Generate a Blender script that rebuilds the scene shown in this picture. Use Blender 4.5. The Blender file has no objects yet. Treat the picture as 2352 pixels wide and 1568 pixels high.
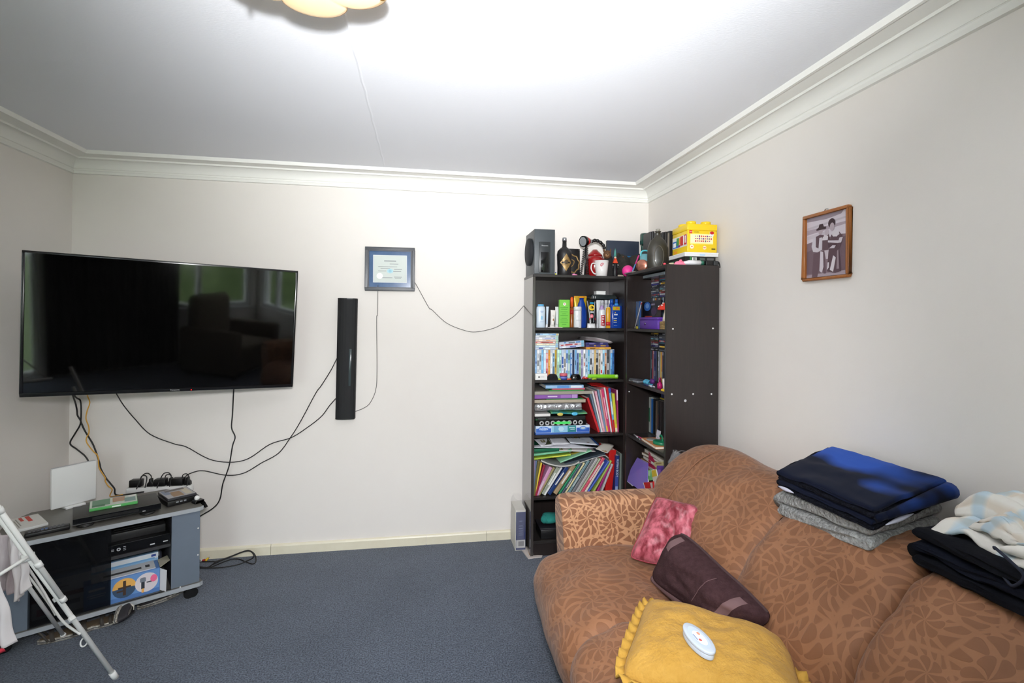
import bpy, bmesh, math, random
from mathutils import Vector, Matrix, Euler, noise
random.seed(7)
PI = math.pi
R = math.radians
sc = bpy.context.scene
col = sc.collection

# ------------------------------------------------------------------ camera
H = 1.46                                   # eye height of the photographer, camera stands at x=0, y=0
XL, XR, YB, YR, ZC = -2.05, 1.552, 3.36, -1.6, 2.40   # room planes
FPX, CXP, CYP = 1160.0, 1176.0, 732.3      # focal length and principal point in a 2352 x 1568 frame
_y, _p, _r = R(9.757), R(0.293), R(0.519)
fwd = Vector((math.sin(_y) * math.cos(_p), math.cos(_y) * math.cos(_p), math.sin(_p)))
_rt = Vector((math.cos(_y), -math.sin(_y), 0))
_up = _rt.cross(fwd)
rt = _rt * math.cos(_r) + _up * math.sin(_r)
up = rt.cross(fwd)
cam_d = bpy.data.cameras.new('camera')
cam = bpy.data.objects.new('camera', cam_d)
col.objects.link(cam)
cam.matrix_world = Matrix(((rt.x, up.x, -fwd.x, 0), (rt.y, up.y, -fwd.y, 0), (rt.z, up.z, -fwd.z, H), (0, 0, 0, 1)))
cam_d.sensor_width = 36
cam_d.lens = FPX / 2352 * 36
cam_d.shift_y = (CYP - 784) / 2352
cam_d.clip_start = 0.02
sc.camera = cam


def P(px, py, x=None, y=None, z=None):
    """The point of a real plane (x=, y= or z= const) seen at a spot of the photograph."""
    d = rt * ((px - CXP) / FPX) - up * ((py - CYP) / FPX) + fwd
    if x is not None:
        t = x / d.x
    elif y is not None:
        t = y / d.y
    else:
        t = (z - H) / d.z
    q = d * t
    return Vector((q.x, q.y, q.z + H))


# ------------------------------------------------------------------ light, world, exposure
vs = sc.view_settings
sc.display_settings.display_device = 'sRGB'
vs.view_transform = 'Standard'
vs.look = 'None'
vs.gamma = 1.0
vs.use_curve_mapping = False
vs.exposure = 0.0
W = bpy.data.worlds.new('overcast_sky')
sc.world = W
W.use_nodes = True
bg = W.node_tree.nodes['Background']
bg.inputs[0].default_value = (0.84, 0.92, 1.0, 1)
SKY = 5.0                                  # overcast sky: zenith three times as bright as the horizon
_tc = W.node_tree.nodes.new('ShaderNodeTexCoord')
_sx = W.node_tree.nodes.new('ShaderNodeSeparateXYZ')
_ma = W.node_tree.nodes.new('ShaderNodeMath')
_ma.operation = 'MULTIPLY_ADD'
_ma.use_clamp = False
_ma.inputs[1].default_value = 2 * SKY
_ma.inputs[2].default_value = SKY
_mx = W.node_tree.nodes.new('ShaderNodeMath')
_mx.operation = 'MAXIMUM'
_mx.inputs[1].default_value = 0.0
W.node_tree.links.new(_tc.outputs['Generated'], _sx.inputs[0])
W.node_tree.links.new(_sx.outputs['Z'], _mx.inputs[0])
W.node_tree.links.new(_mx.outputs[0], _ma.inputs[0])
W.node_tree.links.new(_ma.outputs[0], bg.inputs[1])


def lamp(name, kind, loc, energy, color=(1, 1, 1), size=0.1, rot=None, target=None, **kw):
    d = bpy.data.lights.new(name, kind)
    d.energy = energy
    d.color = color
    if kind == 'AREA':
        d.shape = 'RECTANGLE'
        d.size, d.size_y = size
    else:
        d.shadow_soft_size = size
    o = bpy.data.objects.new(name, d)
    o.location = loc
    if target is not None:
        o.rotation_euler = (Vector(target) - Vector(loc)).to_track_quat('-Z', 'Y').to_euler()
    elif rot:
        o.rotation_euler = rot
    for k, v in kw.items():
        setattr(d, k, v)
    col.objects.link(o)
    return o


# the photographer's flash head, tilted up so that it bounces off the ceiling
lamp('bounce_flash', 'SPOT', (-0.02, 0.03, 1.71), 400, (0.95, 0.975, 1.0), 0.04, target=(0.12, 0.86, 2.4), spot_size=R(96), spot_blend=1.0)
# fill spot added beside the flash to brighten the back wall
lamp('wall_fill_spot', 'SPOT', (0.0, 0.0, 1.66), 262, (0.98, 0.98, 1.0), 0.09, target=(0.20, 3.36, 0.98), spot_size=R(97), spot_blend=1.0)
# daylight portals in the three window openings behind the camera
for nm, loc, rot, sz in (('window_portal', (-1.42, YR - 0.02, 1.05), (R(90), 0, R(180)), (1.05, 1.9)),
                         ('window_portal', (0.97, YR - 0.02, 1.4), (R(90), 0, R(180)), (0.98, 1.3)),
                         ('window_portal', (XR + 0.02, -0.92, 1.4), (R(90), 0, R(-90)), (1.15, 1.3))):
    o = lamp(nm, 'AREA', loc, 1, size=sz, rot=rot)
    o.data.cycles.is_portal = True


# ------------------------------------------------------------------ helpers
def lin(c):
    c = c / 255.0
    return c / 12.92 if c <= 0.04045 else ((c + 0.055) / 1.055) ** 2.4


def rgb(r, g=None, b=None):
    if g is None:
        r, g, b = r
    return (lin(r), lin(g), lin(b), 1)


_mats = {}


def M(name, c, rough=0.6, metal=0.0, spec=0.5, var=None, bump=None, coat=0.0, emit=None, trans=0.0, alpha=1.0, sheen=0.0, stretch=None):
    """c: sRGB 0-255. var: (scale, second colour, contrast). bump: (scale, strength, distance)."""
    if name in _mats:
        return _mats[name]
    m = bpy.data.materials.new(name)
    m.use_nodes = True
    nt = m.node_tree
    b = nt.nodes['Principled BSDF']
    b.inputs['Base Color'].default_value = rgb(c)
    b.inputs['Roughness'].default_value = rough
    b.inputs['Metallic'].default_value = metal
    b.inputs['Specular IOR Level'].default_value = spec
    b.inputs['Coat Weight'].default_value = coat
    b.inputs['Transmission Weight'].default_value = trans
    b.inputs['Alpha'].default_value = alpha
    b.inputs['Sheen Weight'].default_value = sheen
    if emit:
        b.inputs['Emission Color'].default_value = rgb(emit[0])
        b.inputs['Emission Strength'].default_value = emit[1]
    co = None
    if var or bump:
        tc = nt.nodes.new('ShaderNodeTexCoord')
        co = tc.outputs['Object']
        if stretch:
            mp = nt.nodes.new('ShaderNodeMapping')
            mp.inputs['Scale'].default_value = stretch
            nt.links.new(co, mp.inputs['Vector'])
            co = mp.outputs['Vector']
    if var:
        n = nt.nodes.new('ShaderNodeTexNoise')
        n.inputs['Scale'].default_value = var[0]
        n.inputs['Detail'].default_value = 5
        n.inputs['Roughness'].default_value = 0.65
        nt.links.new(co, n.inputs['Vector'])
        rp = nt.nodes.new('ShaderNodeValToRGB')
        k = var[2] if len(var) > 2 else 0.15
        rp.color_ramp.elements[0].position = 0.5 - k
        rp.color_ramp.elements[1].position = 0.5 + k
        rp.color_ramp.elements[0].color = rgb(c)
        rp.color_ramp.elements[1].color = rgb(var[1])
        nt.links.new(n.outputs['Fac'], rp.inputs['Fac'])
        nt.links.new(rp.outputs['Color'], b.inputs['Base Color'])
    if bump:
        n = nt.nodes.new('ShaderNodeTexNoise')
        n.inputs['Scale'].default_value = bump[0]
        n.inputs['Detail'].default_value = 4
        nt.links.new(co, n.inputs['Vector'])
        bp = nt.nodes.new('ShaderNodeBump')
        bp.inputs['Strength'].default_value = bump[1]
        bp.inputs['Distance'].default_value = bump[2] if len(bump) > 2 else 0.002
        nt.links.new(n.outputs['Fac'], bp.inputs['Height'])
        nt.links.new(bp.outputs['Normal'], b.inputs['Normal'])
    _mats[name] = m
    return m


def C(c, rough=0.5, spec=0.4, **k):
    """plain coloured material, cached by colour"""
    return M('paint_%d_%d_%d_%d' % (c[0], c[1], c[2], int(rough * 100)), c, rough, spec=spec, **k)


class G:
    """collects shapes and links them as ONE mesh object"""

    def __init__(s):
        s.v, s.f, s.m, s.s = [], [], [], []
        s.T = Matrix()

    def add(s, vs_, fs, mi=0, smooth=False):
        n = len(s.v)
        s.v += [s.T @ Vector(v) for v in vs_]
        for f in fs:
            s.f.append([i + n for i in f])
            s.m.append(mi)
            s.s.append(smooth)
        return s

    def box(s, lo, hi, mi=0):
        (a, b, c), (d, e, f) = lo, hi
        return s.add([(a, b, c), (d, b, c), (d, e, c), (a, e, c), (a, b, f), (d, b, f), (d, e, f), (a, e, f)],
                     [(0, 3, 2, 1), (4, 5, 6, 7), (0, 1, 5, 4), (1, 2, 6, 5), (2, 3, 7, 6), (3, 0, 4, 7)], mi)

    def cb(s, c, d, mi=0):
        return s.box([c[i] - d[i] / 2 for i in range(3)], [c[i] + d[i] / 2 for i in range(3)], mi)

    def prism(s, pts, z0, z1, mi=0, axis='z', smooth=False):
        """extrude a counter-clockwise outline along an axis: z: (x,y); y: (x,z); x: (y,z)"""
        n = len(pts)
        f3 = {'z': lambda p, t: (p[0], p[1], t), 'y': lambda p, t: (p[0], t, p[1]), 'x': lambda p, t: (t, p[0], p[1])}[axis]
        vv = [f3(p, z0) for p in pts] + [f3(p, z1) for p in pts]
        s.add(vv, [list(range(n))[::-1], list(range(n, 2 * n))], mi)
        return s.add(vv, [(i, (i + 1) % n, n + (i + 1) % n, n + i) for i in range(n)], mi, smooth)

    def cyl(s, p0, p1, r0, r1=None, n=16, mi=0, caps=True, smooth=True):
        p0, p1 = Vector(p0), Vector(p1)
        r1 = r0 if r1 is None else r1
        d = (p1 - p0).normalized()
        a = d.orthogonal().normalized()
        b = d.cross(a)
        vv = []
        for p, r in ((p0, r0), (p1, r1)):
            vv += [p + (a * math.cos(2 * PI * i / n) + b * math.sin(2 * PI * i / n)) * r for i in range(n)]
        s.add(vv, [(i, (i + 1) % n, n + (i + 1) % n, n + i) for i in range(n)], mi, smooth)
        if caps:
            s.add(vv, [list(range(n))[::-1], list(range(n, 2 * n))], mi)
        return s

    def lathe(s, prof, n=24, mi=0, c=(0, 0, 0), sx=1.0, sy=1.0, caps=True):
        vv = []
        for r, z in prof:
            vv += [(c[0] + r * sx * math.cos(2 * PI * i / n), c[1] + r * sy * math.sin(2 * PI * i / n), c[2] + z) for i in range(n)]
        fs = []
        for k in range(len(prof) - 1):
            fs += [(k * n + i, k * n + (i + 1) % n, (k + 1) * n + (i + 1) % n, (k + 1) * n + i) for i in range(n)]
        s.add(vv, fs, mi, True)
        if caps and prof[0][0] > 1e-5:
            s.add(vv[:n], [list(range(n))[::-1]], mi)
        if caps and prof[-1][0] > 1e-5:
            s.add(vv[-n:], [list(range(n))], mi)
        return s

    def tube(s, pts, r, n=8, mi=0, closed=False):
        pts = [Vector(p) for p in pts]
        m = len(pts)
        rings = []
        a = None
        for i in range(m):
            if closed:
                d = pts[(i + 1) % m] - pts[i - 1]
            else:
                d = pts[min(i + 1, m - 1)] - pts[max(i - 1, 0)]
            d = d.normalized() if d.length > 1e-9 else Vector((0, 0, 1))
            if a is None:
                a = d.orthogonal().normalized()
            a = a - d * a.dot(d)
            a = a.normalized() if a.length > 1e-6 else d.orthogonal().normalized()
            b = d.cross(a)
            rr = r[i] if isinstance(r, (list, tuple)) else r
            rings += [pts[i] + (a * math.cos(2 * PI * k / n) + b * math.sin(2 * PI * k / n)) * rr for k in range(n)]
        fs = []
        for i in range(m if closed else m - 1):
            j = (i + 1) % m
            fs += [(i * n + k, i * n + (k + 1) % n, j * n + (k + 1) % n, j * n + k) for k in range(n)]
        if not closed:
            fs += [list(range(n))[::-1], list(range((m - 1) * n, m * n))]
        return s.add(rings, fs, mi, True)

    def grid(s, fn, nu, nv, mi=0, cu=False, cv=False, smooth=True):
        vv = [fn(i / (nu if cu else nu - 1), j / (nv if cv else nv - 1)) for i in range(nu) for j in range(nv)]
        fs = []
        for i in range(nu if cu else nu - 1):
            for j in range(nv if cv else nv - 1):
                i2, j2 = (i + 1) % nu, (j + 1) % nv
                fs.append((i * nv + j, i2 * nv + j, i2 * nv + j2, i * nv + j2))
        return s.add(vv, fs, mi, smooth)

    def ball(s, c, r, n=16, mi=0, sq=(1, 1, 1)):
        def fn(u, v):
            t, p = u * 2 * PI, -PI / 2 + v * PI
            return (c[0] + r * sq[0] * math.cos(p) * math.cos(t), c[1] + r * sq[1] * math.cos(p) * math.sin(t), c[2] + r * sq[2] * math.sin(p))
        return s.grid(fn, n, n // 2 + 2, mi, cu=True)

    def build(s, name, mats, parent=None, bevel=0.0, seg=2, sub=0, loc=None, rot=None, label=None):
        me = bpy.data.meshes.new(name)
        me.from_pydata([tuple(v) for v in s.v], [], s.f)
        mats = mats if isinstance(mats, (list, tuple)) else [mats]
        for m in mats:
            me.materials.append(m)
        for p, mi, sm in zip(me.polygons, s.m, s.s):
            p.material_index = mi
            p.use_smooth = sm
        bm = bmesh.new()
        bm.from_mesh(me)
        bmesh.ops.remove_doubles(bm, verts=bm.verts, dist=1e-6)
        if bevel:
            bmesh.ops.recalc_face_normals(bm, faces=bm.faces)
            ee = [e for e in bm.edges if len(e.link_faces) == 2 and e.calc_face_angle(0) > 0.5]
            bmesh.ops.bevel(bm, geom=ee, offset=bevel, segments=seg, profile=0.5, affect='EDGES', clamp_overlap=True)
            if seg > 1:
                for f in bm.faces:
                    f.smooth = f.calc_area() < 1e9
        bm.normal_update()
        bm.to_mesh(me)
        bm.free()
        if bevel and seg > 1:
            me.set_sharp_from_angle(angle=R(50))
        o = bpy.data.objects.new(name, me)
        col.objects.link(o)
        if parent is not None:
            o.parent = parent
        if loc is not None:
            o.location = loc
        if rot is not None:
            o.rotation_euler = rot
        if sub:
            md = o.modifiers.new('smooth', 'SUBSURF')
            md.levels = md.render_levels = sub
        if label:
            o['label'] = label
        return o


def tag(o, label, cat, group=None, kind=None):
    o['label'] = label
    o['category'] = cat
    if group:
        o['group'] = group
    if kind:
        o['kind'] = kind
    return o


def thing(name, label, cat, loc=(0, 0, 0), rot=(0, 0, 0), group=None):
    o = bpy.data.objects.new(name, None)
    o.empty_display_size = 0.05
    col.objects.link(o)
    o.location = loc
    o.rotation_euler = rot if isinstance(rot, (tuple, list, Euler)) else (0, 0, rot)
    return tag(o, label, cat, group)


def copy_tree(o, parent=None):
    c = o.copy()
    col.objects.link(c)
    c.parent = parent
    for ch in list(o.children):
        copy_tree(ch, c)
    return c


def structure(g, name, mats, **k):
    o = g.build(name, mats, **k)
    if not k.get('parent'):
        o['kind'] = 'structure'
    return o


def text(body, size, mat, parent, loc, rot=(PI / 2, 0, 0), name='lettering', align='CENTER', sx=1.0, depth=0.0002):
    cu = bpy.data.curves.new(name, 'FONT')
    cu.body = body
    cu.size = size
    cu.align_x = align
    cu.align_y = 'CENTER'
    cu.extrude = depth
    cu.resolution_u = 3
    t = bpy.data.objects.new(name, cu)
    col.objects.link(t)
    dg = bpy.context.evaluated_depsgraph_get()
    me = bpy.data.meshes.new_from_object(t.evaluated_get(dg))
    bpy.data.objects.remove(t)
    me.materials.clear()
    me.materials.append(mat)
    o = bpy.data.objects.new(name, me)
    col.objects.link(o)
    o.parent = parent
    o.location = loc
    o.rotation_euler = rot
    o.scale = (sx, 1, 1)
    return o


def smooth(pts, k=6, closed=False):
    """Catmull-Rom through the points"""
    pts = [Vector(p) for p in pts]
    n = len(pts)
    out = []
    for i in range(n if closed else n - 1):
        if closed:
            p0, p1, p2, p3 = pts[i - 1], pts[i], pts[(i + 1) % n], pts[(i + 2) % n]
        else:
            p0, p1, p2, p3 = pts[max(i - 1, 0)], pts[i], pts[i + 1], pts[min(i + 2, n - 1)]
        for j in range(k):
            t = j / k
            out.append(0.5 * ((2 * p1) + (p2 - p0) * t + (2 * p0 - 5 * p1 + 4 * p2 - p3) * t * t + (3 * p1 - p0 - 3 * p2 + p3) * t ** 3))
    if not closed:
        out.append(pts[-1])
    return out


def rect(cx, cy, w, h):
    return [(cx - w / 2, cy - h / 2), (cx + w / 2, cy - h / 2), (cx + w / 2, cy + h / 2), (cx - w / 2, cy + h / 2)]


def oval(cx, cy, rx, ry, n=20):
    return [(cx + rx * math.cos(2 * PI * i / n), cy + ry * math.sin(2 * PI * i / n)) for i in range(n)]


def prints(name, parent, shapes, y, step=0.00015, **k):
    """flat print on a face looking towards local -Y: shapes = [(colour or material, outline in x,z)], later ones lie on earlier ones"""
    g = G()
    mats, idx = [], {}
    for n, (c, pts) in enumerate(shapes):
        m = c if isinstance(c, bpy.types.Material) else C(c, 0.55, 0.3)
        if m.name not in idx:
            idx[m.name] = len(mats)
            mats.append(m)
        g.add([(p[0], y - step * (n + 1), p[1]) for p in pts], [list(range(len(pts)))], idx[m.name])
    return g.build(name, mats, parent, **k)


def prints_top(name, parent, shapes, z, step=0.00015, **k):
    g = G()
    mats, idx = [], {}
    for n, (c, pts) in enumerate(shapes):
        m = c if isinstance(c, bpy.types.Material) else C(c, 0.45, 0.4)
        if m.name not in idx:
            idx[m.name] = len(mats)
            mats.append(m)
        g.add([(p[0], p[1], z + step * (n + 1)) for p in pts], [list(range(len(pts)))], idx[m.name])
    return g.build(name, mats, parent, **k)


WHITE, BLACK = C((235, 235, 232)), C((18, 18, 19), 0.45)
BLKPL = M('black_plastic', (17, 17, 18), 0.4, bump=(220, 0.15, 0.0006))
BLKGL = M('gloss_black', (8, 8, 9), 0.12)
WPL = M('white_plastic', (226, 226, 224), 0.35)
METAL = M('bright_metal', (200, 200, 200), 0.25, 1.0)
RUBBER = M('cable_rubber', (24, 23, 24), 0.55)

# ------------------------------------------------------------------ the room
wallm = M('wall_paint', (234, 229, 223), 0.62, spec=0.35, var=(2.2, (230, 224, 218), 0.3), bump=(160, 0.12, 0.0012))
ceilm = M('ceiling_paint', (234, 235, 240), 0.7, spec=0.25, bump=(70, 0.25, 0.002), stretch=(1, 4, 1))
trimm = M('plaster_trim', (238, 237, 232), 0.5, spec=0.4)
basem = M('cream_gloss', (232, 226, 204), 0.35, var=(9, (224, 216, 192), 0.2))


def carpet_material():
    m = bpy.data.materials.new('blue_carpet')
    m.use_nodes = True
    nt = m.node_tree
    b = nt.nodes['Principled BSDF']
    b.inputs['Roughness'].default_value = 0.95
    b.inputs['Specular IOR Level'].default_value = 0.1
    b.inputs['Sheen Weight'].default_value = 0.25
    tc = nt.nodes.new('ShaderNodeTexCoord')
    outs = []
    for s, d in ((150, 4), (26, 4), (3.0, 3)):
        n = nt.nodes.new('ShaderNodeTexNoise')
        n.inputs['Scale'].default_value = s
        n.inputs['Detail'].default_value = d
        nt.links.new(tc.outputs['Object'], n.inputs['Vector'])
        outs.append(n.outputs['Fac'])
    r1 = nt.nodes.new('ShaderNodeValToRGB')
    e = r1.color_ramp.elements
    e[0].position, e[0].color = 0.32, rgb(38, 46, 59)
    e[1].position, e[1].color = 0.68, rgb(103, 113, 129)
    nt.links.new(outs[0], r1.inputs['Fac'])
    mx = nt.nodes.new('ShaderNodeMixRGB')
    mx.blend_type = 'MULTIPLY'
    r2 = nt.nodes.new('ShaderNodeValToRGB')
    e = r2.color_ramp.elements
    e[0].position, e[0].color = 0.3, (0.72, 0.74, 0.76, 1)
    e[1].position, e[1].color = 0.7, (1.1, 1.08, 1.06, 1)
    ad = nt.nodes.new('ShaderNodeMath')
    ad.operation = 'ADD'
    mu = nt.nodes.new('ShaderNodeMath')
    mu.operation = 'MULTIPLY'
    mu.inputs[1].default_value = 0.5
    nt.links.new(outs[1], ad.inputs[0])
    nt.links.new(outs[2], ad.inputs[1])
    nt.links.new(ad.outputs[0], mu.inputs[0])
    nt.links.new(mu.outputs[0], r2.inputs['Fac'])
    mx.inputs[0].default_value = 1
    nt.links.new(r1.outputs['Color'], mx.inputs[1])
    nt.links.new(r2.outputs['Color'], mx.inputs[2])
    nt.links.new(mx.outputs[0], b.inputs['Base Color'])
    bp = nt.nodes.new('ShaderNodeBump')
    bp.inputs['Strength'].default_value = 0.7
    bp.inputs['Distance'].default_value = 0.004
    nt.links.new(outs[0], bp.inputs['Height'])
    nt.links.new(bp.outputs['Normal'], b.inputs['Normal'])
    return m


structure(G().box((XL - 0.15, YR - 0.15, -0.1), (XR + 0.15, YB + 0.15, 0)), 'floor', carpet_material())
cl = structure(G().box((XL - 0.15, YR - 0.15, ZC), (XR + 0.15, YB + 0.15, ZC + 0.1)), 'ceiling', ceilm)
sm_ = G()
path = [(-0.252 + 0.002 * math.sin(k * 2.3), YR + (YB - 0.19 - YR) * k / 60, ZC) for k in range(61)]
sm_.add([(x - 0.007, y, z) for x, y, z in path] + [(x, y, z - 0.0022) for x, y, z in path] + [(x + 0.006, y, z) for x, y, z in path],
        [f for k in range(60) for f in ((k, k + 1, 62 + k, 61 + k), (61 + k, 62 + k, 123 + k, 122 + k))])
sm_.build('joint_ridge', ceilm, cl, label='raised joint line between two ceiling boards')
structure(G().box((XL - 0.15, YB, 0), (XR + 0.15, YB + 0.15, ZC)), 'wall_back', wallm)
structure(G().box((XL - 0.15, YR, 0), (XL, YB, ZC)), 'wall_left', wallm)
# right wall with the side window opening, rear wall with glazed door and window (behind the camera)
structure(G().box((XR, YR, 0), (XR + 0.15, -1.5, ZC)).box((XR, -0.34, 0), (XR + 0.15, YB, ZC)).box((XR, -1.5, 0), (XR + 0.15, -0.34, 0.75))
          .box((XR, -1.5, 2.05), (XR + 0.15, -0.34, ZC)), 'wall_right', wallm)
structure(G().box((XL - 0.15, YR - 0.15, 0), (-1.95, YR, ZC)).box((-0.89, YR - 0.15, 0), (0.48, YR, ZC)).box((1.46, YR - 0.15, 0), (XR + 0.15, YR, ZC))
          .box((-1.95, YR - 0.15, 2.0), (-0.89, YR, ZC)).box((0.48, YR - 0.15, 0), (1.46, YR, 0.75)).box((0.48, YR - 0.15, 2.05), (1.46, YR, ZC)), 'wall_rear', wallm)

# plaster cornice, one mitred length per wall: profile of (distance from wall, height)
PROF = [(0, 2.305), (0.013, 2.307), (0.015, 2.322), (0.008, 2.326), (0.008, 2.334), (0.012, 2.337)]
for k in range(9):
    t = k / 8 * PI / 2
    PROF.append((0.062 - 0.048 * math.cos(t), 2.337 + 0.047 * math.sin(t)))
PROF += [(0.068, 2.384), (0.069, 2.379), (0.075, 2.378), (0.078, 2.387), (0.152, 2.389), (0.154, 2.382), (0.168, 2.381), (0.176, 2.40), (0.0, 2.40)]


def cornice(name, axis):
    g = G()
    n = len(PROF)
    if axis == 'back':
        e = [[(XL + d, YB - d, z) for d, z in PROF], [(XR - d, YB - d, z) for d, z in PROF]]
    elif axis == 'left':
        e = [[(XL + d, YR, z) for d, z in PROF], [(XL + d, YB - d, z) for d, z in PROF]]
    elif axis == 'rear':
        e = [[(XR - d, YR + 0.001 + d, z) for d, z in PROF], [(XL + d, YR + 0.001 + d, z) for d, z in PROF]]
    else:
        e = [[(XR - d, YB - d, z) for d, z in PROF], [(XR - d, YR, z) for d, z in PROF]]
    g.add(e[0] + e[1], [(i, n + i, n + i + 1, i + 1) for i in range(n - 1)])
    o = structure(g, name, trimm)
    for p in o.data.polygons:
        p.use_smooth = True
    o.data.set_sharp_from_angle(angle=R(28))
    return o


cornice('trim_1', 'back')
cornice('trim_2', 'right')
cornice('trim_3', 'left')


def baseboard(name, segs, n):
    """segs: list of (p0, p1); n points into the room"""
    prof = [(0, 0), (0.016, 0), (0.016, 0.05), (0.012, 0.058), (0.006, 0.062), (0, 0.062)]
    root = None
    for p0, p1 in segs:
        p0, p1 = Vector(p0), Vector(p1)
        g = G()
        m = len(prof)
        g.add([(p.x + n[0] * d, p.y + n[1] * d, z) for p in (p0, p1) for d, z in prof],
              [(i, m + i, m + i + 1, i + 1) for i in range(m - 1)] + [list(range(m)), list(range(m, 2 * m))])
        if root is None:
            root = structure(g, name, basem)
        else:
            g.build('board', basem, root)
    return root


b_ = [-2.05, -0.93, 0.02, 0.418, 1.552]
baseboard('baseboard_back', [((b_[i] + 0.0012, YB, 0), (b_[i + 1] - 0.0012, YB, 0)) for i in range(4)], (0, -1))
baseboard('baseboard_left', [((XL, YR, 0), (XL, YB, 0))], (1, 0))
baseboard('baseboard_right', [((XR, YR, 0), (XR, YB, 0))], (-1, 0))


def window(name, axis, c, w, z0, z1, mull):
    """axis 'y': opening in the rear wall; 'x': in the right wall. Frame, mullions and panes."""
    h = z1 - z0
    f = 0.05
    g = G()
    g.box((-w / 2, -0.05, 0), (-w / 2 + f, 0.03, h)).box((w / 2 - f, -0.05, 0), (w / 2, 0.03, h))
    g.box((-w / 2 + f, -0.05, h - f), (w / 2 - f, 0.03, h)).box((-w / 2 + f, -0.05, 0), (w / 2 - f, 0.03, f))
    o = structure(g, name, WPL)
    if axis == 'y':
        o.location = (c, YR - 0.07, z0)
    else:
        o.location = (XR + 0.07, c, z0)
        o.rotation_euler = (0, 0, -PI / 2)
    xs = [-w / 2 + f] + mull + [w / 2 - f]
    for x in mull:
        G().box((x - 0.025, -0.04, f), (x + 0.025, 0.02, h - f)).build('mullion', WPL, o)
    gl = M('window_glass', (250, 252, 252), 0.0, trans=1.0, spec=0.5)
    gl.node_tree.nodes['Principled BSDF'].inputs['IOR'].default_value = 1.1
    for a, b in zip(xs[:-1], xs[1:]):
        G().box((a, -0.004, f), (b, 0.0, h - f)).build('pane', gl, o)
    G().box((-w / 2, -0.0, -0.03), (w / 2, 0.12, 0.0)).build('sill', WPL, o)
    return o


window('door_1', 'y', -1.42, 1.06, 0.02, 2.0, [0.0])
window('window_1', 'y', 0.97, 0.98, 0.75, 2.05, [-0.2])
window('window_2', 'x', -0.92, 1.16, 0.75, 2.05, [0.2])
# garden seen in the window reflections
gr = structure(G().box((-14, -22, -0.35), (16, YR - 0.2, -0.3)).box((XR + 0.2, YR - 0.2, -0.35), (16, 8, -0.3)), 'lawn_ground', M('lawn', (84, 104, 58), 0.9, var=(3, (112, 126, 84), 0.3)))


def hedge(name, a, b, h, label, mat):
    a, b = Vector((a[0], a[1], 0)), Vector((b[0], b[1], 0))
    d = (b - a)
    nrm = Vector((-d.y, d.x, 0)).normalized()

    def fn(u, v):
        t = v * PI
        p = a + d * u + nrm * (math.cos(t) * 0.7)
        zz = math.sin(t) ** 0.5 * h
        k = noise.noise(Vector((u * d.length * 1.7, v * 6, h))) * 0.3
        return (p.x + nrm.x * k, p.y + nrm.y * k, -0.3 + zz + k * 0.6)
    return tag(G().grid(fn, 60, 14).build(name, mat), label, 'hedge', kind='stuff')


hm = M('hedge_leaves', (70, 92, 46), 0.8, var=(5, (128, 146, 92), 0.2), bump=(14, 0.9, 0.05))
hedge('garden_hedge', (1.6, -9.6), (13, -8.0), 5.2, 'tall green garden hedge outside, mirrored in the television screen', hm)
hedge('garden_hedge', (13.9, -6.4), (12.9, 8), 5.0, 'green side hedge outside beyond the corner window', hm)

# ------------------------------------------------------------------ television on the corner wall
tv = thing('television', 'large black flat television hung across the corner, mirroring the windows', 'television', (-1.2954, 2.9103, 1.4152))
tv.rotation_mode = 'YXZ'
tv.rotation_euler = (R(5.0), R(1.174), R(22.587))
TW, TH = 1.18, 0.683
g = G()
g.box((-TW / 2, 0.0, -TH / 2), (TW / 2, 0.022, TH / 2))
g.build('back_shell', BLKPL, tv, bevel=0.004)
fr = G()
for a, b in (((-TW / 2, -0.006, TH / 2 - 0.010), (TW / 2, 0.002, TH / 2)), ((-TW / 2, -0.006, -TH / 2), (TW / 2, 0.002, -TH / 2 + 0.017)),
             ((-TW / 2, -0.006, -TH / 2 + 0.017), (-TW / 2 + 0.011, 0.002, TH / 2 - 0.010)), ((TW / 2 - 0.011, -0.006, -TH / 2 + 0.017), (TW / 2, 0.002, TH / 2 - 0.010))):
    fr.box(a, b)
fr.build('bezel', M('tv_bezel', (20, 20, 22), 0.22), tv, bevel=0.0015)
scr = M('tv_screen', (5, 5, 5), 0.045, spec=0.62)
G().box((-TW / 2 + 0.011, -0.002, -TH / 2 + 0.017), (TW / 2 - 0.011, 0.001, TH / 2 - 0.010)).build('screen', scr, tv)
text('Panasonic', 0.0105, C((190, 190, 190)), tv, (0.012, -0.0064, -TH / 2 + 0.0085))
G().cyl((0.085, -0.0075, -TH / 2 + 0.006), (0.085, -0.005, -TH / 2 + 0.006), 0.0028, n=10).build('standby_light', M('red_led', (255, 20, 20), 0.3, emit=((255, 20, 15), 1.5)), tv)
g = G().box((-0.33, 0.022, -0.26), (0.33, 0.05, 0.2))
g.build('rear_housing', BLKPL, tv, bevel=0.01)
mt = thing('television_bracket', 'black swivel bracket behind the corner television, fixed to the back wall', 'wall bracket', (-1.5, YB, 1.42))
G().cb((0, -0.008, 0), (0.10, 0.015, 0.26)).build('wall_plate', BLKPL, mt, bevel=0.002)
g = G()
for z in (-0.05, 0.05):
    g.tube([(0, -0.02, z), (0.06, -0.20, z), (0.125, -0.40, z)], 0.014)
g.build('arm', BLKPL, mt)

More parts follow.
